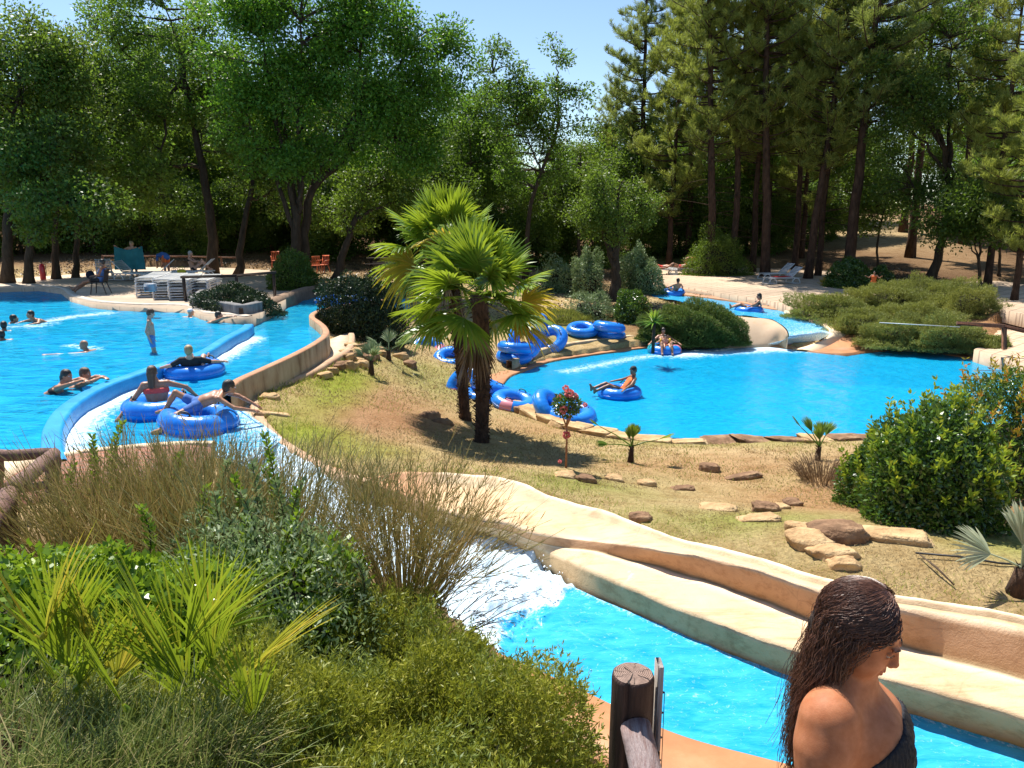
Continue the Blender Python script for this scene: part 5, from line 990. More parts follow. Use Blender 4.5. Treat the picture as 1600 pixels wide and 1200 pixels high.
# dwarf fan palm blades across the lower left
root = empty('dwarf_fan_palm', W(230, 1150, 2.6), 'dwarf fan palm with long narrow green and yellow blades in the lower left', 'palm'); g = MB(); yy = MB(); bpos = np.array(root.location)
for (u, v, y, du, dv, ln, sp, nseg, yl) in [(500, 1160, 2.6, -60, 10, 0, 0, 0, 0)][:0] + [(140, 1010, 2.7, -20, -180, .42, 70, 14, 0), (170, 1040, 2.6, -60, -100, .45, 40, 10, 1), (250, 1060, 2.6, -120, -150, .5, 35, 10, 0), (300, 1080, 2.5, -130, -140, .55, 40, 12, 0), (330, 1040, 2.6, 10, -200, .45, 60, 12, 0), (280, 1020, 2.7, -20, -160, .4, 60, 12, 0), (365, 1070, 2.6, 130, -110, .5, 50, 16, 1), (310, 1000, 2.8, 160, -120, .6, 30, 10, 0),
                                            (60, 1000, 2.8, -90, -120, .4, 50, 10, 1), (320, 970, 2.9, -40, -160, .42, 50, 12, 0), (200, 1110, 2.3, -150, -200, .4, 40, 10, 0), (400, 1130, 2.4, -60, -180, .4, 60, 12, 0)] + [(R.uniform(60, 400), R.uniform(990, 1120), R.uniform(2.45, 2.9), R.uniform(-150, 110), R.uniform(-210, -110), R.uniform(.36, .52), R.uniform(30, 65), 11, int(R.random() < .2)) for _ in range(16)]:
    base = W(u, v, y) - bpos; tipd = unit(W(u + du, v + dv, y - .1) - W(u, v, y)); fb = MB(); fan(fb, base, tipd, .03, ln * R.uniform(.9, 1.2), int(nseg * 1.3), sp * .95, .10, .0060, R.normal(0, .5)); link('fan_leaf', fb.mesh('fan_leaf', leafmat('yellow_blades', (.3, .32, .03), (.45, .42, .04), (.55, .42, .05), .4) if yl else L_blade), root)

# grass tufts in the bottom corner
for i, (u, v, y, n_, h, lab) in enumerate([(60, 1230, 2.1, 500, .32, 'tuft of fine grey green grass in the bottom left corner'), (190, 1240, 2.1, 600, .38, 'tuft of fine grass at the bottom, second from the left'), (300, 1200, 2.2, 550, .38, 'tuft of fine dark grass at the bottom, left of the near juniper'), (120, 1150, 2.5, 450, .34, 'tuft of fine grass behind the corner tuft'), (20, 1120, 2.7, 350, .3, 'tuft of fine grass at the left edge')]):
    b = W(u, v, y); root = empty('grass_tuft', b, lab, 'grass tuft', 'grass tufts at the bottom left'); a = R.uniform(0, 6.28, n_); el = R.uniform(.5, 1.5, n_); B = R.normal(0, .1, (n_, 3)) * [1, 1, .1]
    V, F = blades(B, np.stack([np.cos(a) * np.cos(el) + .35, np.sin(a) * np.cos(el), np.sin(el)], 1), h * R.uniform(.5, 1.2, n_), .0045, .25, 4); link('blades', mesh_np('blades', V, F, leafmat('fine_grass', (.08, .13, .025), (.22, .26, .06), (.52, .43, .20), .3)), root)
# ------------------------------------------------------------------ grass and litter on the ground
def scatter(name, n_, xr, yr, L, Wd, mat, dens=None, up=1.0):
    x = R.uniform(*xr, n_); y = yr[0] * (yr[1] / yr[0]) ** R.random(n_) if yr[0] > 0 else R.uniform(*yr, n_); ok = np.ones(n_, bool)
    for poly in (low, lp, river, chute, walk_poly, berm_poly, ldeck, rdeck, cdeck, bdeck, upper, path_poly):
        D, I = pdist(x, y, poly); ok &= ~(I | (D < .05))
    if dens is not None: ok &= R.random(n_) < dens(x, y)
    x = x[ok]; y = y[ok]; z = hz(x, y); n_ = len(x); B = np.stack([x, y, z - .01], 1); d = unit(rdirs(n_) * [1, 1, .3] + [0, 0, up]); sc_ = np.clip(y / 14, .6, 1.15 if up < .3 else 2.2)
    V, F = kites(B, d, L * R.uniform(.5, 1.4, n_) * sc_, Wd * sc_); return tag(link(name, mesh_np(name, V, F, mat)), kind='stuff')
q0 = lambda x, y: np.clip(.5 + .6 * snoise(np.stack([x, y, 0 * x], -1), .9, 5), .05, 1)
scatter('dry_grass', 130000, (-5.5, 11), (7, 26), .055, .011, L_straw, lambda x, y: .35 + .65 * (1 - q0(x, y)), .7)
scatter('green_grass', 120000, (-5.5, 11), (7, 24), .065, .010, L_grass, lambda x, y: q0(x, y) ** 2 * .5)
def strip_d(x, y):
    D, _ = pdist(x, y, rails[0], False); E_, _ = pdist(x, y, curb, False); return np.clip(1.0 - np.minimum(D, E_) / 1.0, 0, 1)
scatter('kerb_grass', 110000, (-5.5, 7), (6, 22), .10, .010, leafmat('lime_grass', (.16, .24, .02), (.28, .36, .03), (.42, .42, .08), .4), strip_d)
scatter('leaf_litter', 60000, (-26, 24), (31, 50), .09, .06, leafmat('fallen_leaves', (.06, .035, .02), (.16, .10, .055), (.34, .25, .16), .1), None, .15)
scatter('slope_litter', 60000, (-6, .6), (1.2, 9), .06, .03, leafmat('brown_litter', (.08, .045, .025), (.2, .12, .07), (.4, .3, .2), .1), None, .2)
# ------------------------------------------------------------------ swim rings
def gloss(name, c, rough=.28, coat=.3, var=.9, spec=.5):
    return surf(name, [(.3, [k * var for k in c]), (.7, c)], 2.5, rough, 8, .15, .01, spec, coat=coat)
m, n, o = nodes('ring_vinyl'); p = N(n, 'ShaderNodeBsdfPrincipled'); vec = ocoord(n)
n.links.new(mixc(n, ramp(n, noise(n, 1.6, 3, .5, vec), [(.3, (.006, .16, .62)), (.7, (.014, .25, .82))]), (.10, .38, .80), N2(n, ramp(n, noise(n, 5, 6, .75, vec, 1), [(.55, (0, 0, 0)), (.75, (1, 1, 1))]), .5)), p.inputs['Base Color']); p.inputs['Roughness'].default_value = .3; p.inputs['Coat Weight'].default_value = .25; p.inputs['Coat Roughness'].default_value = .15
g_ = N(n, 'ShaderNodeTexGradient', gradient_type='RADIAL'); n.links.new(vec, g_.inputs[0]); sn = N(n, 'ShaderNodeMath', operation='MULTIPLY'); n.links.new(g_.outputs[1], sn.inputs[0]); sn.inputs[1].default_value = 6.2832 * 26; si = N(n, 'ShaderNodeMath', operation='SINE'); n.links.new(sn.outputs[0], si.inputs[0])
ad = N(n, 'ShaderNodeMath', operation='MULTIPLY_ADD'); n.links.new(si.outputs[0], ad.inputs[0]); ad.inputs[1].default_value = .12; n.links.new(noise(n, 9, 3, .5, vec), ad.inputs[2])
n.links.new(bump(n, ad.outputs[0], .35, .02), p.inputs['Normal']); n.links.new(p.outputs[0], o.inputs[0]); ring_m = m
blk = gloss('black_plastic', (.02, .02, .022), .5, 0); pinkm = gloss('pink_vinyl', (.7, .25, .3), .35); tealm = gloss('teal_vinyl', (.02, .42, .5), .35); whitem = gloss('white_vinyl', (.75, .78, .8), .35)
def torus(Rm, r, nu=56, nv=20, pucker=.012, squash=.92, a0=0, a1=2 * math.pi):
    full = abs(a1 - a0) > 6.2; u = np.linspace(a0, a1, nu, endpoint=not full); v = np.linspace(0, 2 * math.pi, nv, endpoint=False); U, Vv = np.meshgrid(u, v, indexing='ij')
    rr = r * (1 + pucker * np.sin(26 * U) * np.clip(-np.cos(Vv) + .2, 0, 1)); X = (Rm + rr * np.cos(Vv)) * np.cos(U); Y = (Rm + rr * np.cos(Vv)) * np.sin(U); Z = rr * np.sin(Vv) * squash
    i = np.arange(nu if full else nu - 1)[:, None]; j = np.arange(nv)[None]; i2 = (i + 1) % nu; j2 = (j + 1) % nv
    return np.stack([X, Y, Z], -1).reshape(-1, 3), np.stack([i * nv + j, i2 * nv + j, i2 * nv + j2, i * nv + j2], -1).reshape(-1, 4)
RM, RR = .415, .2
def make_ring(name='swim_ring', patch=None, s=1.0):
    root = bpy.data.objects.new(name, None); COL.objects.link(root); root.empty_display_size = .2
    V, F = torus(RM, RR); link('inflated_ring', mesh_np('inflated_ring', V, F, ring_m, True), root)
    V, F = torus(RM, RR * 1.012, 56, 48, .012, .92); sel = []
    seam = MB(); th = np.linspace(0, 2 * math.pi, 49); seam.tube(np.stack([(RM - RR) * np.cos(th), (RM - RR) * np.sin(th), 0 * th], 1), .008, 5, False); seam.tube(np.stack([(RM + RR) * np.cos(th), (RM + RR) * np.sin(th), 0 * th], 1), .007, 5, False); seam.build('seam', ring_m, root, True)
    for a in (rad(35), rad(215)):
        c, s_ = math.cos(a), math.sin(a); h = MB(); P0 = lambda rr_, t, z: [rr_ * c - t * s_, rr_ * s_ + t * c, z]
        h.tube([P0(RM, -.1, .165), P0(RM, -.09, .21), P0(RM, -.05, .235), P0(RM, .05, .235), P0(RM, .09, .21), P0(RM, .1, .165)], .013, 6)
        for t in (-.1, .1): h.ball(P0(RM, t, .178), (.035, .035, .014), 8, 5)
        h.build('handle', blk, root, True)
    v_ = MB(); v_.tube([[RM, -.02, .17], [RM, -.02, .2]], .016, 8); v_.build('valve', blk, root)
    if patch:
        for (a0, a1, mm) in patch:
            V, F = torus(RM, RR * 1.012, 14, 20, 0, .92, rad(a0), rad(a1)); link('printed_band', mesh_np('printed_band', V, F, mm, True), root)
    return root
ring0 = make_ring(); ring1 = make_ring('swim_ring', [(200, 232, pinkm)]); ring2 = make_ring('swim_ring', [(150, 205, tealm), (330, 375, pinkm)])
used_ring = set()
def ring(loc, label, group='blue swim rings', rx=0, ry=0, rz=0, src=None, s=1.0):
    src = src or ring0
    if src.name in used_ring: o_ = copy_tree(src, loc, None, s, None, None, (rad(rx), rad(ry), rad(rz)))
    else: used_ring.add(src.name); o_ = src; src.location = loc; src.rotation_euler = (rad(rx), rad(ry), rad(rz)); src.scale = (s,) * 3
    return tag(o_, label, 'swim ring', group)
A_ = 'swim rings left along the lower pool'; B_ = 'swim rings with riders'
# beside the pool (screen positions of ring centres)
ring(P(804, 628, .16), 'empty blue ring lying flat at the stone edge right of the palm trunks', A_, 12, 4, 30, ring1)
ring(P(862, 640, .14), 'blue ring tipped toward the pool behind the rose tree', A_, 48, 8, 60)
ring(P(893, 648, .1), 'blue ring half under the tipped one behind the rose tree', A_, 8, 0, 10)
ring(P(768, 606, .34), 'blue ring lying tilted behind the right palm trunk', A_, 20, 12, 80)
ring(P(758, 618, .16), 'blue ring under the tilted one behind the right palm trunk', A_, 4, 0, 20)
ring(P(728, 606, .3), 'blue ring with a pale print seen between the two palm trunks', A_, 60, 0, -30, ring1)
ring(P(706, 560, .4), 'blue ring behind the left palm trunk under the hanging dead fronds', A_, 20, 0, 0)
ring(P(668, 548, .45), 'blue green ring farthest left at the edge of the dry lawn', A_, 35, 0, 10, ring2)
ring(P(804, 556, .32), 'blue ring lowest of the stack at the left end of the low wall', A_, 8, 0, 0)
ring(P(806, 543, .66), 'blue ring on top of the stack at the left end of the low wall', A_, 5, 6, 90)
ring(P(820, 533, .8), 'blue ring leaning upright on the stack at the left end of the low wall', A_, 62, 0, 35)
ring(P(861, 531, .55), 'blue ring leaning behind the low wall, its hole facing the pool', A_, 48, 0, -28)
ring(P(848, 511, .95), 'small looking blue ring standing on edge above the leaning one', A_, 80, 0, 70, None, .8)
ring(P(910, 515, .62), 'flat blue ring left of the pair on the shelf behind the low wall', A_, 12, 0, 0)
ring(P(953, 522, .42), 'lower ring of the pair on the shelf behind the low wall', A_, 6, 4, 60)
ring(P(952, 511, .78), 'upper ring of the pair on the shelf behind the low wall', A_, 9, 3, 100)
# on the water
RW = {}
def ringw(key, u, v, z, label, src=None, rz=0, rx=0, ry=0, s=1.0): q = P(u, v, z + .1); RW[key] = q; return ring(q, label, B_, rx, ry, rz, src, s)
ringw('blonde', 304, 578, ZR, 'blue ring carrying the rider in a dark shirt along the river', None, 20, 4)
ringw('red', 250, 636, ZR, 'blue ring under the rider in the red bikini top', None, 0)
ringw('boy', 311, 656, ZR, 'nearest blue ring, under the boy reaching for the kerb', ring0, 45, 5, 4)
ringw('cap', 968, 613, ZP, 'blue ring alone in the middle of the lower pool with its rider', None, 30, 0)
ringw('yellow', 1038, 546, ZP, 'teal, blue and pink ring with a parent and a small child', ring2, 0)
ringw('channel', 1170, 485, .78, 'blue ring floating down the upper channel by the painted island', None, 10)
ringw('far', 1052, 457, .95, 'blue ring farthest up the channel beside the terrace', None, 10, 10)
q = P(518, 470, ZR + .1); ring(q, 'deep blue empty ring in the shade at the far end of the river', B_, 5, 0, 0); ring(q + [.75, .25, 0.02], 'second empty ring drifting behind the hedge in the shade', B_, 0, 5, 50)
# ------------------------------------------------------------------ loungers
wp = gloss('white_plastic', (.72, .72, .70), .4, .1); redt = surf('red_towel', [(.3, (.5, .02, .02)), (.7, (.65, .04, .03))], 6, .9, 50, .5)
def make_lounger(name='sun_lounger', back=38):
    root = bpy.data.objects.new(name, None); COL.objects.link(root)
    fr = MB()
    for sy in (-.31, .31):
        fr.tube([[-.95, sy, .3], [-.5, sy, .32], [.35, sy, .32], [.9, sy, .3]], .028, 6)
        for x0 in (-.72, .62):   # arched legs
            t = np.linspace(0, math.pi, 9); fr.tube(np.stack([x0 + .23 * np.cos(t), 0 * t + sy, .02 + .28 * np.sin(t)], 1), .026, 6)
    fr.build('frame', wp, root, True)
    for x0 in (-.72, .62): w_ = MB(); w_.box((x0, 0, .03), (.5, .66, .035), None, .01); w_.build('foot_rail', wp, root)
    st = MB()
    for k in range(11): st.box((-.9 + k * .115, 0, .335), (.085, .62, .022), None, .008)
    st.build('seat', wp, root)
    bk = MB(); a = rad(back)
    for k in range(8): s = .08 + k * .095; bk.box((.33 + s * math.cos(a), 0, .34 + s * math.sin(a)), (.07, .6, .02), roty(-a), .008)
    for sy in (-.31, .31): bk.tube([[.33, sy, .33], [.33 + .8 * math.cos(a), sy, .33 + .8 * math.sin(a)]], .022, 6)
    bk.build('backrest', wp, root); return root
lg0 = make_lounger('sun_lounger', 42); lg1 = make_lounger('sun_lounger', 4); ulg = set()
def lounger(u, v, z, rz, label, group, src=None, loc=None, dz=0, rot=None):
    src = src or lg0; q = P(u, v, z) if loc is None else np.array(loc, float); q[2] += dz
    if src.name in ulg: o_ = copy_tree(src, q, rad(rz), None, None, None, rot)
    else: ulg.add(src.name); o_ = src; o_.location = q; o_.rotation_euler = rot or (0, 0, rad(rz))
    return tag(o_, label, 'sun lounger', group)
ZD = 1.96
RG = 'sun loungers on the right terrace'; LG = 'sun loungers in the sun on the left deck'
lounger(1222, 443, 1.27, 12, 'white sun lounger with a red towel on the right terrace', RG); lounger(1212, 436, 1.28, 14, 'white sun lounger behind the one with the red towel', RG)
lounger(1033, 429, 1.27, 175, 'sun lounger under the left sunbather at the back of the terrace', RG, lg1); lounger(1066, 428, 1.27, 170, 'sun lounger under the bending pair of sunbathers', RG, lg1)
def cloth(name, loc, size, mat, label, cat, group=None, rz=0, wav=.02, th=.012):
    nx_, ny_ = 14, 10; X, Y = np.meshgrid(np.linspace(-.5, .5, nx_) * size[0], np.linspace(-.5, .5, ny_) * size[1]); q = np.stack([X, Y, 0 * X], -1); Z = snoise(q, 6, int(R.integers(0, 20))) * wav
    a = np.stack([X, Y, Z + th], -1).reshape(-1, 3); b_ = a - [0, 0, th * 1.5]; i = np.arange(ny_ - 1)[:, None] * nx_; j = np.arange(nx_ - 1)[None]; F = np.stack([i + j, i + j + 1, i + nx_ + j + 1, i + nx_ + j], -1).reshape(-1, 4)
    per = list(range(nx_)) + [nx_ * k + nx_ - 1 for k in range(1, ny_)] + [nx_ * ny_ - 1 - k for k in range(1, nx_)] + [nx_ * k for k in range(ny_ - 2, 0, -1)]; n_ = nx_ * ny_
    S = np.array([[per[k], per[(k + 1) % len(per)], per[(k + 1) % len(per)] + n_, per[k] + n_] for k in range(len(per))])[:, ::-1]
    o_ = link(name, mesh_np(name, np.vstack([a, b_]), [np.vstack([F, F[:, ::-1] + n_, S])], mat, True), None, loc); o_.rotation_euler = (0, 0, rz); return tag(o_, label, cat, group)
q = P(1222, 443, 1.27); cloth('towel', q + [-.05, 0, .37], (.95, .64), redt, 'bright red towel spread on a white lounger of the right terrace', 'towel', None, rad(12))
lounger(106 + 0, 437, ZD, 120, 'lounger with raised back behind the man on the chair', LG, None, P(165, 436, ZD)); lounger(212, 438, ZD, 165, 'lounger with raised back in front of the person with the teal towel', LG); lounger(240, 436, ZD, 20, 'lounger pointing right beside the person bending down', LG)
lounger(275, 437, ZD, 10, 'lounger with a yellow bag near the stacks', LG, lg1); lounger(303, 434, ZD, 8, 'lounger under the sunbather sitting up on the left deck', LG, lg0)
# stacks of folded loungers
for si, (u, v, n_) in enumerate([(242, 458, 5), (268, 461, 5), (292, 462, 5), (322, 458, 4)]):
    q = P(u, v + 2, ZD)
    for k in range(n_): lounger(0, 0, 0, 96 + R.uniform(-1.5, 1.5), 'white lounger in the %s stack of folded loungers on the left deck' % ['first', 'second', 'third', 'fourth'][si] , 'stacked white loungers', lg1, q, k * .09)
for o_ in list(bpy.data.objects):
    if o_.get('group') == 'stacked white loungers': o_['label'] = o_['label'].replace('first stack', 'leftmost stack').replace('fourth stack', 'rightmost stack')
tag(MB().box((0, 0, 0), (.32, .22, .24), None, .02).build('storage_box', gloss('grey_box', (.35, .38, .42), .6, 0)), 'small grey box on top of the leftmost stack of loungers', 'box').location = P(235, 449, 2.72)
# rail of dark squared timber in front of the stacks
dk = surf('dark_timber', [(.3, (.02, .014, .01)), (.7, (.06, .04, .028))], 9, .8, 40, .5, stretch=(1, 1, 6))
def beam(mb, a, b, w_, h_):
    a = np.array(a, float); b = np.array(b, float); d = b - a; L_ = np.linalg.norm(d); x = d / L_; up = np.array([0, 0, 1.]) if abs(x[2]) < .9 else np.array([0, 1., 0]); y = unit(np.cross(up, x)); z = np.cross(x, y); return mb.box((a + b) / 2, (L_, w_, h_), np.stack([x, y, z], 1), .008)
def timber_fence(name, posts, rails_, mat, label, w_=.09, cat='fence'):
    root = empty(name, posts[0][0], label, cat); o0 = np.array(posts[0][0])
    for a, b_ in posts: mb = MB(); beam(mb, np.array(a) - o0, np.array(b_) - o0, w_, w_); mb.build('post', mat, root)
    for a, b_ in rails_: mb = MB(); beam(mb, np.array(a) - o0, np.array(b_) - o0, w_ * .8, w_); mb.build('rail', mat, root)
    return root
a = P(290, 470, 1.95); b = P(372, 470, 1.95); c = P(430, 468, 1.9)
timber_fence('timber_rail', [(a, a + [0, 0, .8]), (b, b + [0, 0, .85]), (c, c + [0, 0, .95])], [(a + [-.1, 0, .82], b + [0, 0, .87]), (b + [0, 0, .87], c + [.1, 0, .97])], dk, 'dark timber hand rail in front of the stacked white loungers')
# planter
a = P(298, 484, ZL); pl = resample(np.array([a, P(345, 493, ZL), P(380, 500, ZL), P(412, 492, ZL), P(400, 476, ZL), P(315, 470, ZL)])[:, :], step=.5, closed=True, smooth=False)
ob = sweep('planter', pl, [(0, -.5), (-.02, .40), (0, .43), (.22, .43), (.24, .3)], surf('planter_block', [(.3, (.10, .09, .085)), (.6, (.22, .22, .215)), (.8, (.30, .28, .25))], 2.5, .9, 30, .4, stretch=(2, 2, .6)), closed=True, step=.3)
tag(ob, 'grey concrete block planter standing at the water edge with a dark shrub in it', 'planter')
slab('soil', pl, ZL + .34, .2, surf('soil', [(.3, (.05, .03, .02)), (.7, (.11, .07, .04))], 10, 1, 30, .5), ob)
# plastic chair under the man on the deck edge
dkp = gloss('dark_plastic', (.05, .035, .03), .45, .1)
def make_chair(loc, rz, label, mat, cat='chair'):
    root = empty('garden_chair', loc, label, cat, None, rz)
    MB().box((0, 0, .44), (.46, .46, .03), None, .01).build('seat', mat, root)
    b_ = MB()
    for k in range(5): b_.box((-.18 + k * .09, -.27 - .01, .68), (.05, .02, .42), rotx(rad(12)), .006)
    b_.box((0, -.32, .89), (.44, .025, .07), rotx(rad(12)), .01).box((0, -.24, .5), (.44, .025, .05), None, .01); b_.build('backrest', mat, root)
    for sx in (-1, 1):
        for sy in (-1, 1): MB().tube([[sx * .19, sy * .18, .44], [sx * .24, sy * .25 - (.06 if sy < 0 else 0), 0]], [.024, .018], 6).build('leg', mat, root)
        MB().tube([[sx * .24, .2, .0 + .44], [sx * .25, .2, .64], [sx * .25, 0, .67], [sx * .24, -.26, .66]], .02, 6).build('armrest', mat, root)
    return root
chair_loc = P(157, 459, ZD); make_chair(chair_loc, rad(95), 'dark plastic garden chair of the man with his legs stretched to the pool', dkp)
# bag, tables and bits in the shade behind
for (u, v, lab, col_, dims) in [(142, 436, 'dark blue bag standing beside the man on the chair', (.02, .03, .06), (.42, .25, .36)), (284, 428, 'yellow and green bag on a lounger of the left deck', (.6, .55, .04), (.4, .3, .2)), (262, 418, 'orange cloth bundle behind the loungers of the left deck', (.6, .2, .05), (.45, .3, .25))]:
    b_ = MB(); b_.ball((0, 0, dims[2] * .5), (dims[0] / 2, dims[1] / 2, dims[2] * .55), 14, 9); b_.V[-1] *= 1 + .08 * snoise(b_.V[-1], 9, 3)[:, None]
    for sx in (-.1, .1): t = np.linspace(0, math.pi, 8); b_.tube(np.stack([.12 * np.cos(t), 0 * t + sx, dims[2] * .9 + .12 * np.sin(t)], 1), .012, 5)
    o_ = b_.build('bag', surf('bag%d' % u, [(.3, [k * .7 for k in col_]), (.7, col_)], 6, .8, 30, .5), None, True); o_.location = P(u, v, ZD if 'lounger of' not in lab else ZD + .36) if 'bundle' not in lab else P(u, 436, ZD) + [0, .8, .1]; tag(o_, lab, 'bag')
# red fire extinguisher on its stand at the back
r_ = empty('fire_extinguisher', P(68, 438, 1.95), 'red extinguisher standing before the dark trunks at the back of the left deck', 'fire extinguisher'); redm = gloss('red_paint', (.55, .02, .03), .35)
MB().tube([[0, 0, .02], [0, 0, .08], [0, 0, .62], [0, 0, .7], [0, 0, .76]], [.1, .12, .12, .08, .03], 14).build('cylinder', redm, r_, True); MB().box((0, 0, .8), (.06, .1, .03), None, .01).box((0, -.05, .85), (.02, .18, .02), rotx(.3)).build('valve', blk, r_); MB().tube([[0, .04, .79], [.14, .04, .7], [.16, .03, .4], [.13, .02, .2]], .014, 6).build('hose', blk, r_)
# low bench-like fence behind the left deck
brn = surf('brown_timber', [(.3, (.10, .045, .025)), (.6, (.2, .09, .05)), (.8, (.28, .14, .08))], 7, .75, 30, .6, .01, stretch=(6, 1, 1))
q = [P(u, 421, 2.15) + [0, 3.2, 0] for u in (110, 160, 210, 260, 310, 345)]
for k in q: k[2] = float(hz0(k[0], k[1])[0])
timber_fence('timber_rail', [(k, k + [0, 0, .55]) for k in q], [(q[k] + [0, 0, .5], q[k + 1] + [0, 0, .5]) for k in range(5)], brn, 'low brown timber rail behind the loungers of the left deck', .08)
# picnic table and orange chairs in the clearing
tb = empty('picnic_table', G(598, 424), 'dark picnic table in the clearing left of the rear palm head', 'picnic table')
MB().box((0, 0, .74), (1.6, .75, .05), None, .01).build('table_top', dk, tb)
for sy in (-.7, .7): MB().box((0, sy, .45), (1.6, .26, .04), None, .01).build('bench', dk, tb)
for sx in (-.6, .6):
    l_ = MB(); beam(l_, (sx, -.7, 0), (sx, .12, .72), .07, .09); beam(l_, (sx, .7, 0), (sx, -.12, .72), .07, .09); beam(l_, (sx, -.8, .4), (sx, .8, .4), .05, .09); l_.build('trestle', dk, tb)
orange = gloss('orange_plastic', (.6, .14, .05), .5, .1)
for i, (u, v, rz) in enumerate([(432, 420, 200), (492, 428, 30), (505, 427, 160)]):
    make_chair(G(u, v), rad(rz), ['orange red chair in the wood left of the maple', 'orange chair between the maple and the leaning oak', 'orange chair right of another behind the leaning oak'][i], orange)
# life ring post near the palms' right: orange red bin behind bushes is the lounger towel; white pole on the juniper bank
tag(MB().tube([P(1374, 504, 1.15), P(1500, 511, 1.1)], .014, 8).build('white_pole', wp), 'thin white pole lying across the junipers above the lower pool', 'pole')
# timber rail at the right edge
a = P(1569, 546, .62); top = PY(1569, 512, a[1]); l_ = PY(1495, 505, a[1] + .35); r2 = PY(1640, 530, a[1] - .6)
timber_fence('timber_rail', [(a, top), (r2 - [0, 0, .9], r2)], [(l_, top + [0, 0, .05]), (top + [0, 0, .05], r2 + [0, 0, .05])], brn, 'brown timber rail with a short square post on the corner terrace', .12)
# ------------------------------------------------------------------ round-log rail at the left
logm = surf('log_wood', [(.28, (.07, .035, .025)), (.5, (.16, .08, .055)), (.75, (.27, .16, .12))], 5, .7, 26, .9, .012, stretch=(3, 3, 3))
lr = empty('log_rail', W(84, 770, 7.6), 'rail of round dark red logs over the brick paving at the left edge', 'fence'); o0 = np.array(lr.location)
def log(mb, a, b_, r0, r1=None, wob=.006):
    a = np.array(a, float); b_ = np.array(b_, float); t = np.linspace(0, 1, 10)[:, None]; pth = a * (1 - t) + b_ * t; pth[1:-1] += R.normal(0, wob, (8, 3)); mb.tube(pth, np.linspace(r0, r1 or r0, 10) * R.uniform(.97, 1.03, 10), 14); return mb
pa_ = W(82, 712, 7.6); pz = W(8, 778, 5.0)
log(MB(), W(84, 775, 7.6) - o0, pa_ + [0, 0, .03] - o0, .075).build('post', logm, lr, True)
log(MB(), W(12, 850, 5.0) - o0, pz - o0, .072).build('post', logm, lr, True)
log(MB(), W(-70, 713, 7.8) - o0, W(80, 709, 7.7) - o0, .06).build('rail', logm, lr, True)
log(MB(), W(84, 709, 7.5) - o0, W(14, 768, 5.05) - o0, .062).build('rail', logm, lr, True)
log(MB(), W(14, 772, 5.0) - o0, W(-60, 900, 3.6) - o0, .062).build('rail', logm, lr, True)
log(MB(), W(0, 770, 7.7) - o0, W(88, 755, 7.6) - o0, .045).build('rail', logm, lr, True)
log(MB(), W(-4, 780, 8.0) - o0, W(-2, 712, 8.0) - o0, .055).build('post', logm, lr, True)
# ------------------------------------------------------------------ the post in the foreground
py = 1.95; ptop = PY(992, 1052, py); foot_ = np.array([ptop[0] - .005, ptop[1], 2.58]); pr = .060
pm = empty('log_post', foot_, 'thick dark round wooden post with a cracked sawn top in the foreground', 'post'); H_ = ptop[2] - foot_[2]
nth = 48; th = np.linspace(0, 2 * math.pi, nth, endpoint=False); crack = -rad(112)
def ringp(z, r, dep=.012): d_ = np.abs((th - crack + math.pi) % (2 * math.pi) - math.pi); r_ = r * (1 + .012 * np.sin(th * 9 + z * 20)) - dep * np.exp(-(d_ / .07) ** 2); return np.stack([r_ * np.cos(th), r_ * np.sin(th), np.full(nth, z)], 1)
rows = [ringp(z, pr * (1 + .01 * math.sin(z * 9))) for z in np.linspace(-.05, H_ - .012, 20)] + [ringp(H_ - .004, pr * .965), ringp(H_, pr * .9, .01)]
Vp = np.vstack(rows); i = np.arange(len(rows) - 1)[:, None] * nth; j = np.arange(nth)[None]; Fp = np.stack([i + j, i + (j + 1) % nth, i + nth + (j + 1) % nth, i + nth + j], -1).reshape(-1, 4)
postm = surf('post_wood', [(.28, (.022, .010, .008)), (.5, (.055, .026, .019)), (.75, (.10, .055, .042))], 14, .55, 60, .8, .006, stretch=(3, 3, .35))
link('shaft', mesh_np('shaft', Vp, Fp, postm, True), pm)
# sawn end: rings, radial cracks
nr = 22; rws = [ringp(H_ + .0005 * (k % 2), pr * .9 * (1 - k / nr) + 1e-4, .01 * (1 - k / nr)) for k in range(nr + 1)]; Vp = np.vstack(rws); i = np.arange(nr)[:, None] * nth; Fp = np.stack([i + j, i + (j + 1) % nth, i + nth + (j + 1) % nth, i + nth + j], -1).reshape(-1, 4)
m, n, o = nodes('sawn_end'); t_ = N(n, 'ShaderNodeTexCoord').outputs['Object']; mp_ = N(n, 'ShaderNodeMapping'); mp_.inputs['Location'].default_value = (-.006, -.008, 0); n.links.new(t_, mp_.inputs[0])
wv_ = N(n, 'ShaderNodeTexWave', wave_type='RINGS', rings_direction='Z'); wv_.inputs['Scale'].default_value = 58; wv_.inputs['Distortion'].default_value = 1.6; wv_.inputs['Detail'].default_value = 3; wv_.inputs['Detail Scale'].default_value = 2; n.links.new(mp_.outputs[0], wv_.inputs[0])
cc = ramp(n, wv_.outputs['Fac'], [(.1, (.10, .055, .04)), (.4, (.25, .16, .12)), (.9, (.34, .24, .19))]); cc = mixc(n, cc, ramp(n, noise(n, 60, 5, .7, t_), [(.3, (.6, .55, .5)), (.7, (1.1, 1.08, 1.05))]), 1.0, 'MULTIPLY')
p = N(n, 'ShaderNodeBsdfPrincipled'); p.inputs['Roughness'].default_value = .7; n.links.new(cc, p.inputs['Base Color']); n.links.new(bump(n, wv_.outputs['Fac'], .5, .002), p.inputs['Normal']); n.links.new(p.outputs[0], o.inputs[0])
link('sawn_top', mesh_np('sawn_top', Vp, Fp, m, False), pm)
ck = MB()
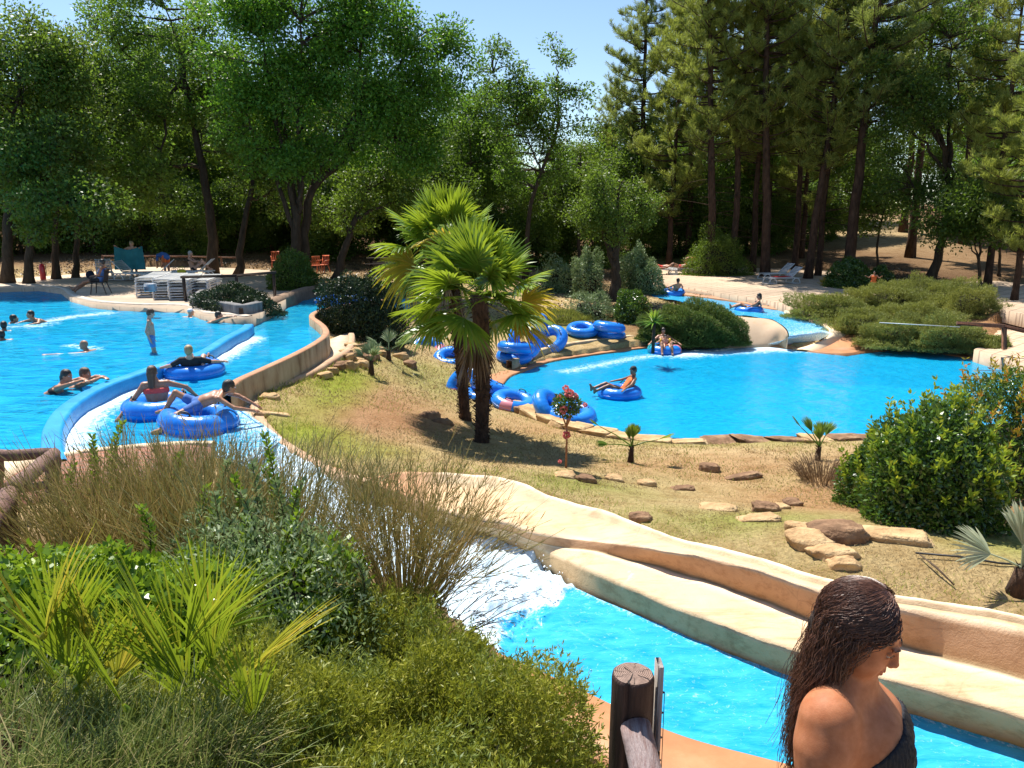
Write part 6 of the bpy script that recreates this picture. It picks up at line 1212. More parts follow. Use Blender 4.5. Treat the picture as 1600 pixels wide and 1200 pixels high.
for a, r0, r1, w0 in ((crack, .002, .056, .0022), (rad(128), .002, .036, .0013), (rad(-38), .014, .055, .0014), (rad(-92), .02, .054, .0007), (rad(20), .02, .05, .0006), (rad(75), .02, .052, .0006), (rad(165), .022, .053, .0006), (rad(200), .018, .052, .0006)):
    t = np.linspace(0, 1, 6); aa = a + R.normal(0, .05, 6); rr_ = r0 + (r1 - r0) * t; c_ = np.stack([rr_ * np.cos(aa), rr_ * np.sin(aa), np.full(6, H_ + .0012)], 1); s_ = np.array([-math.sin(a), math.cos(a), 0]); wd = w0 * (.4 + t)
    ck.add(np.stack([c_ - s_ * wd[:, None], c_ + s_ * wd[:, None]], 1).reshape(-1, 3), np.array([[2 * k, 2 * k + 1, 2 * k + 3, 2 * k + 2] for k in range(5)]))
ck.build('cracks', gloss('crack_dark', (.012, .008, .006), .9, 0), pm)
# sloping rail notched into it, plank with screws beside it
rl = MB(); a = np.array([.004, -.045, H_ - .135]); b_ = np.array([.065, -.62, H_ - .40]); t = np.linspace(0, 1, 14)[:, None]; pth = a * (1 - t) + b_ * t
railm = surf('weathered_rail', [(.25, (.10, .035, .03)), (.42, (.24, .15, .13)), (.6, (.36, .28, .26)), (.75, (.16, .045, .035))], 9, .65, 70, .9, .004, stretch=(7, 1.1, 1.1))
rl.tube(pth, .043, 22); rl.build('rail', railm, pm, True)
plk = MB(); plk.box((.0745, .008, H_ - .105), (.017, .052, .27), None, .002); plk.build('plank', surf('weathered_plank', [(.28, (.30, .24, .20)), (.6, (.5, .44, .38)), (.8, (.6, .55, .48))], 16, .8, 60, .8, .003, stretch=(5, 5, .3)), pm)
plk2 = MB(); plk2.box((.0745, .006, H_ - .42), (.0165, .05, .36), None, .002); plk2.build('plank', postm, pm)
wr = MB(); wr.tube([[.0885, -.012, H_ - .05], [.0895, -.014, H_ - .3], [.094, -.016, H_ - .62]], .0012, 5); wr.build('wire', blk, pm)
for z in (.055, .12, .2, .275): s_ = MB(); s_.ball((.0855, -.008, H_ - z), (.0035, .0035, .0035), 8, 6); s_.build('screw', blk, pm)
# ------------------------------------------------------------------ rocks
rockm = surf('sandstone', [(.25, (.22, .12, .06)), (.45, (.46, .30, .15)), (.65, (.60, .43, .23)), (.8, (.66, .50, .31))], 3.2, .9, 14, .9, .04, spec=.15)
rockd = surf('dark_sandstone', [(.25, (.10, .06, .035)), (.5, (.24, .14, .08)), (.75, (.42, .28, .16))], 4, .9, 14, .9, .04, spec=.15)
def rock(loc, dims, rz, mat, label, group, parent=None, flat=.6):
    nph, nth_ = 16, 24; ph = np.linspace(0, math.pi, nph); t2 = np.linspace(0, 2 * math.pi, nth_, endpoint=False); d = np.array([[math.sin(a) * math.cos(b), math.sin(a) * math.sin(b), math.cos(a)] for a in ph for b in t2]); k = int(R.integers(0, 30))
    q = np.sign(d) * np.abs(d) ** flat; q = q / np.max(np.abs(q)); q = q * (1 + .16 * snoise(d, 2.2, k)[:, None] + .11 * np.abs(snoise(d, 5, k + 9))[:, None] + .05 * snoise(d, 13, k + 3)[:, None]); V = q * np.array(dims) / 2
    i = np.arange(nph - 1)[:, None] * nth_; j = np.arange(nth_)[None]; F = np.stack([i + j, i + nth_ + j, i + nth_ + (j + 1) % nth_, i + (j + 1) % nth_], -1).reshape(-1, 4)
    me = mesh_np('rock', V, F, mat); o_ = link('rock', me, None, loc); o_.rotation_euler = (R.normal(0, .08), R.normal(0, .08), rz); return tag(o_, label, 'rock', group)
# stone coping of the lower pool: rough slabs set end to end
edge = resample(PL([(748, 596), (762, 606), (782, 622), (806, 637), (840, 650), (880, 664), (925, 675), (985, 687), (1050, 693), (1110, 694.5), (1180, 692), (1260, 689.5), (1330, 688), (1400, 686), (1500, 680)], .03), step=.1)
Lc = np.r_[0, np.cumsum(np.linalg.norm(np.diff(edge, axis=0), axis=1))]; s = .1
while s < Lc[-1] - .3:
    ln = R.uniform(.38, .9); c_ = np.array([np.interp(s + ln / 2, Lc, edge[:, k]) for k in range(3)]); a_ = np.array([np.interp(s, Lc, edge[:, k]) for k in range(3)]); b_ = np.array([np.interp(s + ln, Lc, edge[:, k]) for k in range(3)]); c_[2] = .06 + R.uniform(-.01, .03)
    rock(c_ - [0, .12, 0], (ln * 1.05, R.uniform(.42, .55), .18), math.atan2(b_[1] - a_[1], b_[0] - a_[0]) + R.normal(0, .05), rockm if R.random() < .7 else rockd, 'rough flat sandstone in the row edging the near side of the lower pool', 'stone slabs edging the lower pool', None, .35); s += ln * .97
for i, (u, v, dx, dy, dz, mt, lab) in enumerate([(1305, 838, .46, .3, .17, rockd, 'large brown rock under the laurel with a dark broken face'), (1395, 840, .55, .24, .10, rockm, 'long low yellow brown rock right under the laurel'), (1262, 850, .32, .26, .14, rockm, 'golden block of sandstone nearest the slide wall'), (1300, 866, .34, .2, .1, rockm, 'flat golden slab below the golden block'), (1318, 884, .22, .14, .1, rockm, 'small golden slab at the slide wall'),
         (1196, 798, .26, .16, .12, rockd, 'dark brown rock on the dry lawn left of the big rocks'), (1185, 812, .34, .16, .06, rockm, 'flat yellow stone sunk in the lawn under the dark rock'), (1108, 734, .26, .18, .13, rockd, 'brown rock on the lawn below the pool edge'), (1160, 746, .5, .2, .07, rockd, 'flat dark slab on the lawn right of the brown rock'), (960, 750, .2, .14, .09, rockm, 'small tan stone right of the rose tree'), (1010, 757, .22, .14, .08, rockm, 'small tan stone in the row across the lawn'), (1066, 766, .26, .16, .08, rockd, 'middle stone of the row across the lawn'),
         (883, 745, .22, .18, .08, rockm, 'pale stone at the foot of the rose tree'), (916, 752, .2, .14, .1, rockd, 'dark stone right of the rose tree foot'), (1120, 795, .36, .18, .06, rockm, 'flat yellow stone in the green grass'), (1238, 790, .18, .14, .1, rockd, 'small dark rock above the golden block'), (672, 655, .34, .22, .18, rockd, 'dark rock at the left foot of the palms'), (690, 662, .3, .2, .12, rockd, 'low dark rock between the palm foot and the dark rock'), (1215, 796, .2, .14, .08, rockm, 'small tan stone between two dark rocks'), (1000, 812, .2, .15, .1, rockd, 'grey brown stone against the slide wall'),
         (1250, 832, .24, .16, .12, rockm, 'tan rock left of the large brown rock'), (420, 622, .3, .2, .1, rockm, 'pale stone in the lime grass by the kerb'), (425, 648, .45, .2, .06, rockm, 'flat reddish stone in the lime grass')]):
    q = G(u, v); sc_ = 1.35; rock(q + [0, 0, dz * .05], (dx * sc_, dy * sc_, dz * sc_ * 1.2), R.uniform(-.4, .4), mt, lab, None)
for i in range(26):   # tumbled rocks along the outer kerb of the river
    u, v = [(552, 528), (560, 535), (548, 543), (566, 545), (558, 553), (572, 556), (545, 562), (560, 566), (535, 572), (548, 576), (575, 563), (590, 548), (598, 556), (625, 560), (540, 552), (570, 530), (556, 520), (545, 514), (530, 578), (520, 583), (585, 560), (640, 572), (508, 590), (566, 572), (552, 560), (577, 548)][i]
    rock(G(u, v) + [0, 0, .05], (R.uniform(.25, .5), R.uniform(.2, .34), R.uniform(.12, .26)), R.uniform(0, 3), rockm if R.random() < .75 else rockd, 'tumbled sandstone rock in the heap below the river bend', 'tumbled rocks below the river bend')
# twigs and black hose at the right edge
tag(MB().tube([G(1430, 868) + [0, 0, .03], G(1500, 874) + [0, 0, .03], G(1560, 884) + [0, 0, .03], G(1640, 890) + [0, 0, .03]], .011, 6).build('irrigation_hose', blk), 'thin black irrigation hose on the ground near the right edge', 'hose')
tag(MB().tube([G(1436, 870) + [0, 0, .03], G(1462, 895) + [0, 0, .06], G(1490, 918) + [0, 0, .03]], [.006, .012, .008], 6).build('fallen_branch', twig), 'crooked fallen branch beside the black hose', 'branch')
# ------------------------------------------------------------------ people
skin_a = surf('light_skin', [(.3, (.52, .28, .18)), (.7, (.62, .35, .24))], 6, .5, 60, .15, .002, .4, sss=.1)
skin_b = surf('tanned_skin', [(.3, (.36, .17, .095)), (.7, (.44, .22, .13))], 6, .45, 60, .15, .002, .45, sss=.1)
skin_c = surf('deep_tan_skin', [(.3, (.24, .11, .06)), (.7, (.31, .15, .085))], 6, .45, 60, .15, .002, .45, sss=.08)
hair_k = surf('dark_hair', [(.3, (.012, .008, .006)), (.7, (.03, .02, .014))], 9, .4, 60, .8, .006, .5, stretch=(4, 4, .5)); hair_b = surf('brown_hair', [(.3, (.06, .03, .016)), (.7, (.13, .07, .035))], 9, .45, 60, .8, .006, .5, stretch=(4, 4, .5))
hair_y = surf('blond_hair', [(.3, (.28, .19, .08)), (.7, (.45, .33, .17))], 9, .45, 60, .8, .006, .5, stretch=(4, 4, .5)); hair_g = surf('grey_hair', [(.3, (.3, .28, .26)), (.7, (.5, .47, .44))], 9, .5, 60, .8, .006)
eye_m = gloss('eye_white', (.75, .73, .7), .2, .2); iris_m = gloss('iris', (.03, .018, .01), .2, .2)
def surface_net(f, lo, hi, h):
    lo = np.array(lo, float); nxyz = np.ceil((np.array(hi) - lo) / h).astype(int) + 1
    ax = [lo[k] + h * np.arange(nxyz[k]) for k in range(3)]; D = f(ax, nxyz)
    I = D < 0; nx_, ny_, nz_ = nxyz
    c = np.zeros((nx_ - 1, ny_ - 1, nz_ - 1, 3)); w_ = np.zeros((nx_ - 1, ny_ - 1, nz_ - 1))
    cor = [(i, j, k) for i in (0, 1) for j in (0, 1) for k in (0, 1)]; sl_ = lambda A, o: A[o[0]:nx_ - 1 + o[0], o[1]:ny_ - 1 + o[1], o[2]:nz_ - 1 + o[2]]
    for a in cor:
        for axx in range(3):
            if a[axx]: continue
            b = list(a); b[axx] = 1; da = sl_(D, a); db = sl_(D, tuple(b)); s = (da < 0) != (db < 0)
            if not s.any(): continue
            t = np.where(s, da / np.where(s, da - db, 1), 0); p_ = [a[0], a[1], a[2]]
            for k in range(3): c[..., k] += s * (p_[k] + (t if k == axx else 0))
            w_ += s
    act = w_ > 0; idx = -np.ones(act.shape, int); idx[act] = np.arange(act.sum()); cells = np.argwhere(act); V = lo + h * (cells + c[act] / w_[act][:, None]); F = []
    for axx in range(3):
        o1, o2 = [(1, 2), (2, 0), (0, 1)][axx]; sh_ = [slice(None)] * 3; sh2 = [slice(None)] * 3; sh_[axx] = slice(0, -1); sh2[axx] = slice(1, None)
        A = I[tuple(sh_)]; B = I[tuple(sh2)]; E_ = np.argwhere(A != B); E_ = E_[(E_[:, o1] > 0) & (E_[:, o2] > 0) & (E_[:, o1] < nxyz[o1] - 1) & (E_[:, o2] < nxyz[o2] - 1)]
        if not len(E_): continue
        fl = A[tuple(E_.T)]; q = []
        for d1, d2 in ((-1, -1), (0, -1), (0, 0), (-1, 0)):
            e = E_.copy(); e[:, o1] += d1; e[:, o2] += d2; q.append(idx[tuple(e.T)])
        q = np.stack(q, 1); q[~fl] = q[~fl][:, ::-1]; F.append(q)
    return V, np.concatenate(F)
class Body:
    def __init__(s, h=.014): s.pr = []; s.h = h; s.clips = []
    def cap(s, a, b, r0, r1, k=.02): s.pr.append(('c', np.array(a, float), np.array(b, float), r0, r1, k)); return s
    def ell(s, c, r, k=.02, M=None, sub=False): s.pr.append(('e' if not sub else 's', np.array(c, float), np.array(r, float), M, 0, k)); return s
    def clip(s, p, n): s.clips.append((np.array(p, float), unit(np.array(n, float)))); return s
    def bounds(s):
        lo = np.full(3, 9.); hi = -lo
        for p in s.pr:
            if p[0] == 'c': pts = [(p[1], p[3]), (p[2], p[4])]
            elif p[0] == 'e': pts = [(p[1], max(p[2]))]
            else: continue
            for c, r in pts: lo = np.minimum(lo, c - r); hi = np.maximum(hi, c + r)
        return lo - 3 * s.h, hi + 3 * s.h
    def field(s, ax, n_):
        D = np.full(tuple(n_), 1.0, dtype=np.float32)
        for p in s.pr:
            if p[0] == 'c': lo = np.minimum(p[1] - p[3], p[2] - p[4]); hi = np.maximum(p[1] + p[3], p[2] + p[4])
            else: lo = p[1] - max(p[2]); hi = p[1] + max(p[2])
            mg = .05 + p[5] * 2; sl = []
            for k in range(3): i0 = int(np.searchsorted(ax[k], lo[k] - mg)); i1 = int(np.searchsorted(ax[k], hi[k] + mg)); sl.append(slice(i0, max(i1, i0 + 1)))
            X, Y, Z = np.meshgrid(ax[0][sl[0]], ax[1][sl[1]], ax[2][sl[2]], indexing='ij'); Q = np.stack([X, Y, Z], -1)
            if p[0] == 'c':
                d = p[2] - p[1]; L2 = d.dot(d) + 1e-9; t = np.clip((Q - p[1]) @ d / L2, 0, 1); dd = np.linalg.norm(Q - p[1] - t[..., None] * d, axis=-1) - (p[3] * (1 - t) + p[4] * t)
            else:
                q = Q - p[1]
                if p[3] is not None: q = q @ p[3]
                k0 = np.linalg.norm(q / p[2], axis=-1); k1 = np.linalg.norm(q / (p[2] ** 2), axis=-1) + 1e-9; dd = k0 * (k0 - 1) / k1
            o_ = D[tuple(sl)]; k = p[5]
            if p[0] == 's': hh = np.clip(.5 - .5 * (o_ + dd) / k, 0, 1); D[tuple(sl)] = o_ * (1 - hh) + (-dd) * hh + k * hh * (1 - hh)
            else: hh = np.clip(.5 + .5 * (o_ - dd) / k, 0, 1); D[tuple(sl)] = o_ * (1 - hh) + dd * hh - k * hh * (1 - hh)
        if s.clips:
            X, Y, Z = np.meshgrid(*ax, indexing='ij')
            for c, n__ in s.clips: D = np.maximum(D, (X - c[0]) * n__[0] + (Y - c[1]) * n__[1] + (Z - c[2]) * n__[2])
        return D
    def mesh(s, name, mat):
        lo, hi = s.bounds(); V, F = surface_net(s.field, lo, hi, s.h)
        return mesh_np(name, V, F, mat, True)
STAND = dict(head=(0, .02, 1.57), neck=(0, -.01, 1.43), chest=(0, 0, 1.27), belly=(0, .01, 1.08), pelvis=(0, 0, .94), shL=(-.17, -.01, 1.385), elL=(-.22, -.03, 1.11), wrL=(-.23, .04, .87), shR=(.17, -.01, 1.385), elR=(.22, -.03, 1.11), wrR=(.23, .04, .87),
             hpL=(-.09, 0, .92), knL=(-.1, .02, .5), anL=(-.1, -.02, .09), toL=(-.11, .13, .03), hpR=(.09, 0, .92), knR=(.1, .02, .5), anR=(.1, -.02, .09), toR=(.11, .13, .03), face=(0, 1, 0), up=(0, 0, 1))
def add_hand(B, el, wr, w_, s, curl=.5, side=1):
    d = unit(wr - el); pl_ = unit(w_ - d * d.dot(w_)); sd = unit(np.cross(d, pl_)) * side
    pc = wr + d * .045 * s; B.cap(wr, pc + d * .02 * s, .024 * s, .026 * s, .012); B.cap(wr + d * .03 * s + sd * .018 * s, pc + d * .035 * s + sd * .022 * s, .015 * s, .014 * s, .01); B.cap(wr + d * .03 * s - sd * .018 * s, pc + d * .035 * s - sd * .022 * s, .015 * s, .014 * s, .01)
    for k, (o_, L_) in enumerate(((-.033, .062), (-.011, .075), (.011, .078), (.033, .07))):
        a = pc + d * .03 * s + sd * o_ * s; m_ = a + unit(d + pl_ * curl * .5) * L_ * .55 * s; e = m_ + unit(d * .7 + pl_ * curl) * L_ * .45 * s; r_ = max(.0088 * s, B.h * .62); B.cap(a, m_, r_ * 1.05, r_, .004); B.cap(m_, e, r_, r_ * .85, .003)
    a = wr + d * .02 * s + sd * .024 * s; m_ = a + unit(d * .6 + sd * .8 + pl_ * .3) * .042 * s; e = m_ + unit(d * .9 + sd * .25 + pl_ * .4) * .032 * s; r_ = max(.0105 * s, B.h * .65); B.cap(a, m_, r_ * 1.3, r_, .008); B.cap(m_, e, r_, r_ * .85, .003)
def head_frame(J):
    f = unit(np.array(J['face'], float)); u = np.array(J['up'], float); u = unit(u - f * f.dot(u)); r = np.cross(f, u); return r, f, u
def figure(label, loc, rz, pose, skin, hair, hs=.5, scale=1.0, h=.016, clothes=(), group=None, long=0, bald=False, cap=None, plump=1.0, hand_dir=None, extra=None, mirror=False):
    """one person: body as a single surface; hair and clothing as children. pose overrides STAND joints"""
    J = dict(STAND); J.update(pose); J = {k: np.array(v, float) for k, v in J.items()}; hh = h / scale
    B = Body(hh); p = plump
    def torso(T, o=0.0, k=.03):
        for sd in 'LR':
            sh_ = J['sh' + sd]; hp = J['hp' + sd]; cl_ = J['chest'] * .45 + (sh_ - [0, 0, .0]) * .55; cl_ = cl_ + (J['pelvis'] - J['neck']) * .12; T.cap(cl_, J['belly'] * .6 + hp * .4, .098 * p + o, .092 * p + o, k); T.cap(J['belly'] * .6 + hp * .4, hp * .9 + J['pelvis'] * .1, .092 * p + o, .098 * p + o, k)
        T.cap(J['chest'], J['belly'], .115 * p + o, .108 * p + o, k); T.cap(J['belly'], J['pelvis'], .108 * p + o, .115 * p + o, k)
    torso(B)
    for sd in 'LR':
        sh_, el, wr = J['sh' + sd], J['el' + sd], J['wr' + sd]; hp, kn, an, to = J['hp' + sd], J['kn' + sd], J['an' + sd], J['to' + sd]
        B.cap(J['neck'] * .8 + J['chest'] * .2, sh_, .05, .052 * p, .035); B.cap(sh_, el, .052 * p, .037 * p, .025); B.cap(el, el * .65 + wr * .35, .037 * p, .038 * p, .015); B.cap(el * .65 + wr * .35, wr, .038 * p, .024, .015)
        B.cap(hp, kn, .088 * p, .053 * p, .03); B.cap(kn, kn * .68 + an * .32 - unit(np.cross(unit(an - kn), [1, 0, 0])) * 0, .053 * p, .056 * p, .02); B.cap(kn * .68 + an * .32, an, .054 * p, .034, .02)
        hl = an + unit(an - kn) * .045 - unit(to - an) * .03; B.cap(hl, an * .5 + to * .5, .034, .034, .02); B.cap(an, to, .036, .026, .02)
        sdv = np.array(hand_dir if hand_dir is not None else (0, 0, -1.)); add_hand(B, el, wr, sdv if abs(unit(wr - el).dot(unit(sdv))) < .9 else np.array([0, 1., 0]), 1.0, .45, 1 if sd == 'L' else -1)
    r, f, u = head_frame(J); c = J['head']; Mx = np.stack([r, f, u], 1); w_ = lambda x, y, z: c + r * x + f * y + u * z
    B.cap(J['neck'] - (J['neck'] - J['chest']) * -.15, c - u * .05 - f * .02, .058 * p, .052, .03)
    B.ell(w_(0, -.012, .03), (.073, .092, .088), .02, Mx); B.ell(w_(0, .02, -.035), (.056 * (1 + (p - 1) * .8), .068, .075), .02, Mx); B.ell(w_(0, .066, -.088), (.024, .022, .02), .02, Mx)
    B.cap(w_(0, .082, .02), w_(0, .102, -.022), .009, .014, .012); B.ell(w_(-.014, .094, -.026), (.009, .01, .008), .006, Mx); B.ell(w_(.014, .094, -.026), (.009, .01, .008), .006, Mx)
    for sx in (-1, 1):
        B.ell(w_(sx * .031, .088, .012), (.017, .014, .011), .01, Mx, True); B.ell(w_(sx * .074, -.008, -.004), (.012, .02, .031), .006, Mx); B.cap(w_(sx * .018, .084, .03), w_(sx * .046, .074, .031), .008, .006, .008)
    B.ell(w_(0, .086, -.052), (.023, .01, .0065), .006, Mx); B.ell(w_(0, .084, -.063), (.019, .01, .007), .006, Mx)
    if extra: extra(B, J, w_, Mx)
    root = link('person', B.mesh('person', skin)); root.location = loc; root.rotation_euler = (0, 0, rz); root.scale = (scale * (-1 if mirror else 1), scale, scale); tag(root, label, 'person', group)
    e = MB()
    for sx in (-1, 1): e = MB(); e.ball(w_(sx * .031, .076, .012), .0115, 10, 8); oe = e.build('eye', eye_m, root, True); e2 = MB(); e2.ball(w_(sx * .031, .0825, .012), .0065, 8, 6); e2.build('iris', iris_m, oe, True)
    if not bald:
        Hh = Body(hh * .8); Hh.ell(w_(0, -.02, .042), (.083, .098, .09), .02, Mx); Hh.ell(w_(0, -.055, -.01), (.074, .06, .07), .03, Mx)
        if long:
            for x_ in (-.03, 0, .03): Hh.cap(w_(x_ * 1.3, -.085, -.02), w_(x_, -.10, -.10 - long), .035, .014, .02)
        Hh.ell(w_(0, .10, -.03), (.062, .085, .085), .012, Mx, True); Hh.clips.append((w_(0, .062, .03), unit(f * .75 + -u * .5))) if not long else None
        link('hair', Hh.mesh('hair', hair), root)
    if cap is not None:
        Cp = Body(hh * .8); Cp.ell(w_(0, -.012, .05), (.085, .102, .082), .01, Mx); Cp.clip(w_(0, 0, .045), -u); Cp2 = Body(hh * .6); link('cap', Cp.mesh('cap', cap), root); bb_ = MB(); bb_.ball(w_(0, .10, .052), (.06, .055, .008), 12, 6, Mx); bb_.build('cap_peak', cap, root, True)
    for kind, mt in clothes:
        S = Body(hh * .8)
        if kind == 'trunks':
            S.cap(J['belly'] * .25 + J['pelvis'] * .75, J['pelvis'], .118 * p, .125 * p, .03)
            for sd in 'LR': S.cap(J['hp' + sd], J['hp' + sd] * .55 + J['kn' + sd] * .45, .104 * p, .088 * p, .02); S.cap(J['belly'] * .3 + J['hp' + sd] * .7, J['hp' + sd], .1 * p, .106 * p, .02)
            nm = 'swim_trunks'
        elif kind == 'brief':
            for sd in 'LR': S.cap(J['belly'] * .2 + J['hp' + sd] * .8, J['hp' + sd] * .92 + J['kn' + sd] * .08, .1 * p, .1 * p, .02)
            S.cap(J['pelvis'], J['pelvis'], .125 * p, .125 * p, .02); ax_ = unit(J['belly'] - J['pelvis']); S.clip(J['pelvis'] + ax_ * .07, ax_); nm = 'swim_briefs'
        elif kind == 'top': torso(S, .010, .03); ax_ = unit(J['neck'] - J['belly']); S.clip(J['chest'] + ax_ * .065, ax_); S.clip(J['chest'] - ax_ * .02, -ax_); nm = 'bikini_top'
        elif kind == 'shirt':
            torso(S, .013, .03); nm = 'shirt'; S.cap(J['neck'] * .6 + J['chest'] * .4, J['chest'], .07, .1, .03)
            for sd in 'LR': S.cap(J['neck'] * .7 + J['chest'] * .3, J['sh' + sd], .058, .064, .03); S.cap(J['sh' + sd], J['sh' + sd] * .2 + J['el' + sd] * .8, .064 * p, .052 * p, .02)
        elif kind == 'vest': torso(S, .014, .03); ax_ = unit(J['neck'] - J['belly']); S.clip(J['chest'] + ax_ * .1, ax_); nm = 'vest'
        link(nm, S.mesh(nm, mt), root)
    return root
cl_blue = surf('blue_cloth', [(.3, (.04, .12, .38)), (.7, (.08, .2, .5))], 6, .8, 60, .5, .003); cl_lblue = surf('light_blue_cloth', [(.3, (.06, .2, .5)), (.7, (.15, .32, .62))], 9, .8, 60, .5, .003)
cl_red = surf('coral_cloth', [(.3, (.75, .06, .05)), (.7, (.85, .12, .09))], 6, .7, 60, .4, .003); cl_blk = surf('black_cloth', [(.3, (.008, .008, .01)), (.7, (.02, .02, .024))], 8, .75, 90, .8, .004)
cl_or = surf('orange_cloth', [(.3, (.75, .14, .03)), (.7, (.85, .22, .06))], 6, .8, 60, .4, .003); cl_teal = surf('teal_cloth', [(.3, (.02, .15, .17)), (.7, (.04, .22, .24))], 3, .9, 60, .6, .006); yel = gloss('yellow_vinyl', (.8, .5, .02), .35)
# poses ---------------------------------------------------------------
SIT = dict(pelvis=(0, -.12, .08), belly=(0, -.2, .2), chest=(0, -.33, .36), neck=(0, -.4, .52), head=(0, -.37, .66), hpL=(-.1, -.08, .08), hpR=(.1, -.08, .08), knL=(-.14, .36, .3), knR=(.14, .36, .3), anL=(-.16, .74, .16), anR=(.16, .74, .16), toL=(-.17, .80, .28), toR=(.17, .80, .28),
           shL=(-.17, -.38, .46), shR=(.17, -.38, .46), elL=(-.38, -.2, .34), elR=(.38, -.2, .34), wrL=(-.52, .02, .27), wrR=(.52, .02, .27), face=(0, 1, -.1))
SWIM = dict(pelvis=(0, -.5, -.28), belly=(0, -.38, -.2), chest=(0, -.2, -.1), neck=(0, -.05, .02), head=(0, .02, .15), hpL=(-.09, -.55, -.3), hpR=(.09, -.55, -.3), knL=(-.12, -.95, -.4), knR=(.12, -.9, -.5), anL=(-.12, -1.35, -.4), anR=(.12, -1.3, -.5), toL=(-.12, -1.5, -.42), toR=(.12, -1.45, -.52),
            shL=(-.17, -.12, -.02), shR=(.17, -.12, -.02), elL=(-.36, .02, -.08), elR=(.36, .02, -.08), wrL=(-.3, .26, -.1), wrR=(.3, .26, -.1), face=(0, 1, .05))
SG = 'swimmers at the left edge of the big pool'
sw = lambda u, v, dz=0.0: P(u, v, ZL) - [0, 0, .02 - dz]
figure('swimmer with a tanned face looking right, behind the others at the left edge', sw(22, 505), rad(-60), SWIM, skin_b, hair_k, h=.018, clothes=[('trunks', cl_blue)], group=SG)
figure('dark haired swimmer with bare back and shoulders out of the water', sw(50, 505, .12), rad(150), SWIM, skin_b, hair_k, h=.018, clothes=[('trunks', cl_blk)], group=SG)
figure('dark head of a swimmer at the left edge, upper of two', sw(7, 516), rad(20), SWIM, skin_c, hair_k, h=.018, clothes=[('trunks', cl_blue)], group=SG)
figure('dark head of a swimmer at the left edge, lower of two', sw(3, 531), rad(60), SWIM, skin_c, hair_k, h=.018, clothes=[('trunks', cl_blk)], group=SG)
figure('bald man swimming alone in the middle of the big pool', sw(133, 548), rad(85), dict(SWIM, wrL=(-.5, .6, -.0), elL=(-.36, .3, -.02)), skin_b, hair_g, h=.016, clothes=[('trunks', cl_blk)], bald=True)
figure('swimmer in goggles resting an arm at the far end of the blue wall', sw(342, 504, .08), rad(-80), dict(SWIM, elR=(.3, .2, .12), wrR=(.25, .42, .14)), skin_b, hair_k, h=.018, clothes=[('trunks', cl_blk)])
figure('pale capped head of a swimmer by the planter wall', sw(298, 495), rad(-30), SWIM, skin_a, hair_g, h=.02, clothes=[('trunks', cl_blue)], bald=True, cap=surf('white_cap', [(.3, (.6, .62, .66)), (.7, (.7, .72, .76))], 5, .5, 20, .1))
# two leaning on the divider wall
def near_div(u, v): q = P(u, v, 1.95); k = np.argmin(np.hypot(div[:, 0] - q[0], div[:, 1] - q[1])); return div[k]
dq = near_div(150, 600)
LEAN = dict(SWIM, shL=(-.17, -.12, .02), shR=(.17, -.12, .02), elL=(-.22, .14, .10), elR=(.24, .12, .10), wrL=(.02, .3, .115), wrR=(0, .24, .12), head=(-.02, -.0, .2), neck=(0, -.08, .07), face=(.5, 1, -.1))
figure('dark haired woman resting folded arms on the blue wall', np.array([dq[0] - .5, dq[1] - .02, 1.9]), rad(-78), LEAN, skin_b, hair_k, h=.014, clothes=[('top', cl_blk), ('brief', cl_blk)], long=.1)
figure('person just behind the dark haired woman at the blue wall', np.array([dq[0] - .42, dq[1] + .45, 1.84]), rad(-70), LEAN, skin_b, hair_b, h=.018, clothes=[('trunks', cl_blue)])
# boy standing
q = P(243, 592, ZR - .45); figure('thin boy in light blue trunks standing in the river looking right', [q[0], q[1], ZR - .28], rad(-68), dict(elL=(-.24, -.04, 1.12), wrL=(-.27, .04, .9), elR=(.22, -.1, 1.12), wrR=(.22, -.02, .9), knR=(.07, .06, .5), anR=(.05, -.03, .09), face=(-.3, 1, -.35), head=(0, .05, 1.58)), skin_a, hair_b, scale=.86, h=.013, clothes=[('trunks', cl_lblue)], plump=.82)
# riders
def on(k, dz=0): return RW[k] + [0, 0, dz]
figure('blond rider in a dark shirt lying back in a ring, arms spread along it', on('blonde', -.08), rad(12), dict(SIT, head=(0, -.4, .56), neck=(0, -.38, .42), chest=(0, -.28, .3), shL=(-.18, -.34, .36), shR=(.18, -.34, .36), elL=(-.38, -.36, .26), elR=(.38, -.2, .28), wrL=(-.6, -.26, .2), wrR=(.58, .0, .24), face=(0, 1, .1)), skin_a, hair_y, h=.014, clothes=[('shirt', cl_blk), ('trunks', cl_blk)])
figure('woman in a coral red bikini top seated in a ring, arms spread wide', on('red', -.17), rad(8), dict(SIT, pelvis=(0, -.1, .14), belly=(0, -.12, .28), chest=(.0, -.1, .46), neck=(-.02, -.08, .64), head=(-.05, -.06, .78), shL=(-.19, -.1, .58), shR=(.17, -.06, .6), elL=(-.36, -.22, .34), wrL=(-.52, -.42, .12), elR=(.42, .12, .48), wrR=(.5, .32, .3), face=(-.05, 1, -.15)), skin_b, hair_b, h=.0125, clothes=[('top', cl_red), ('brief', cl_red)], long=.14)
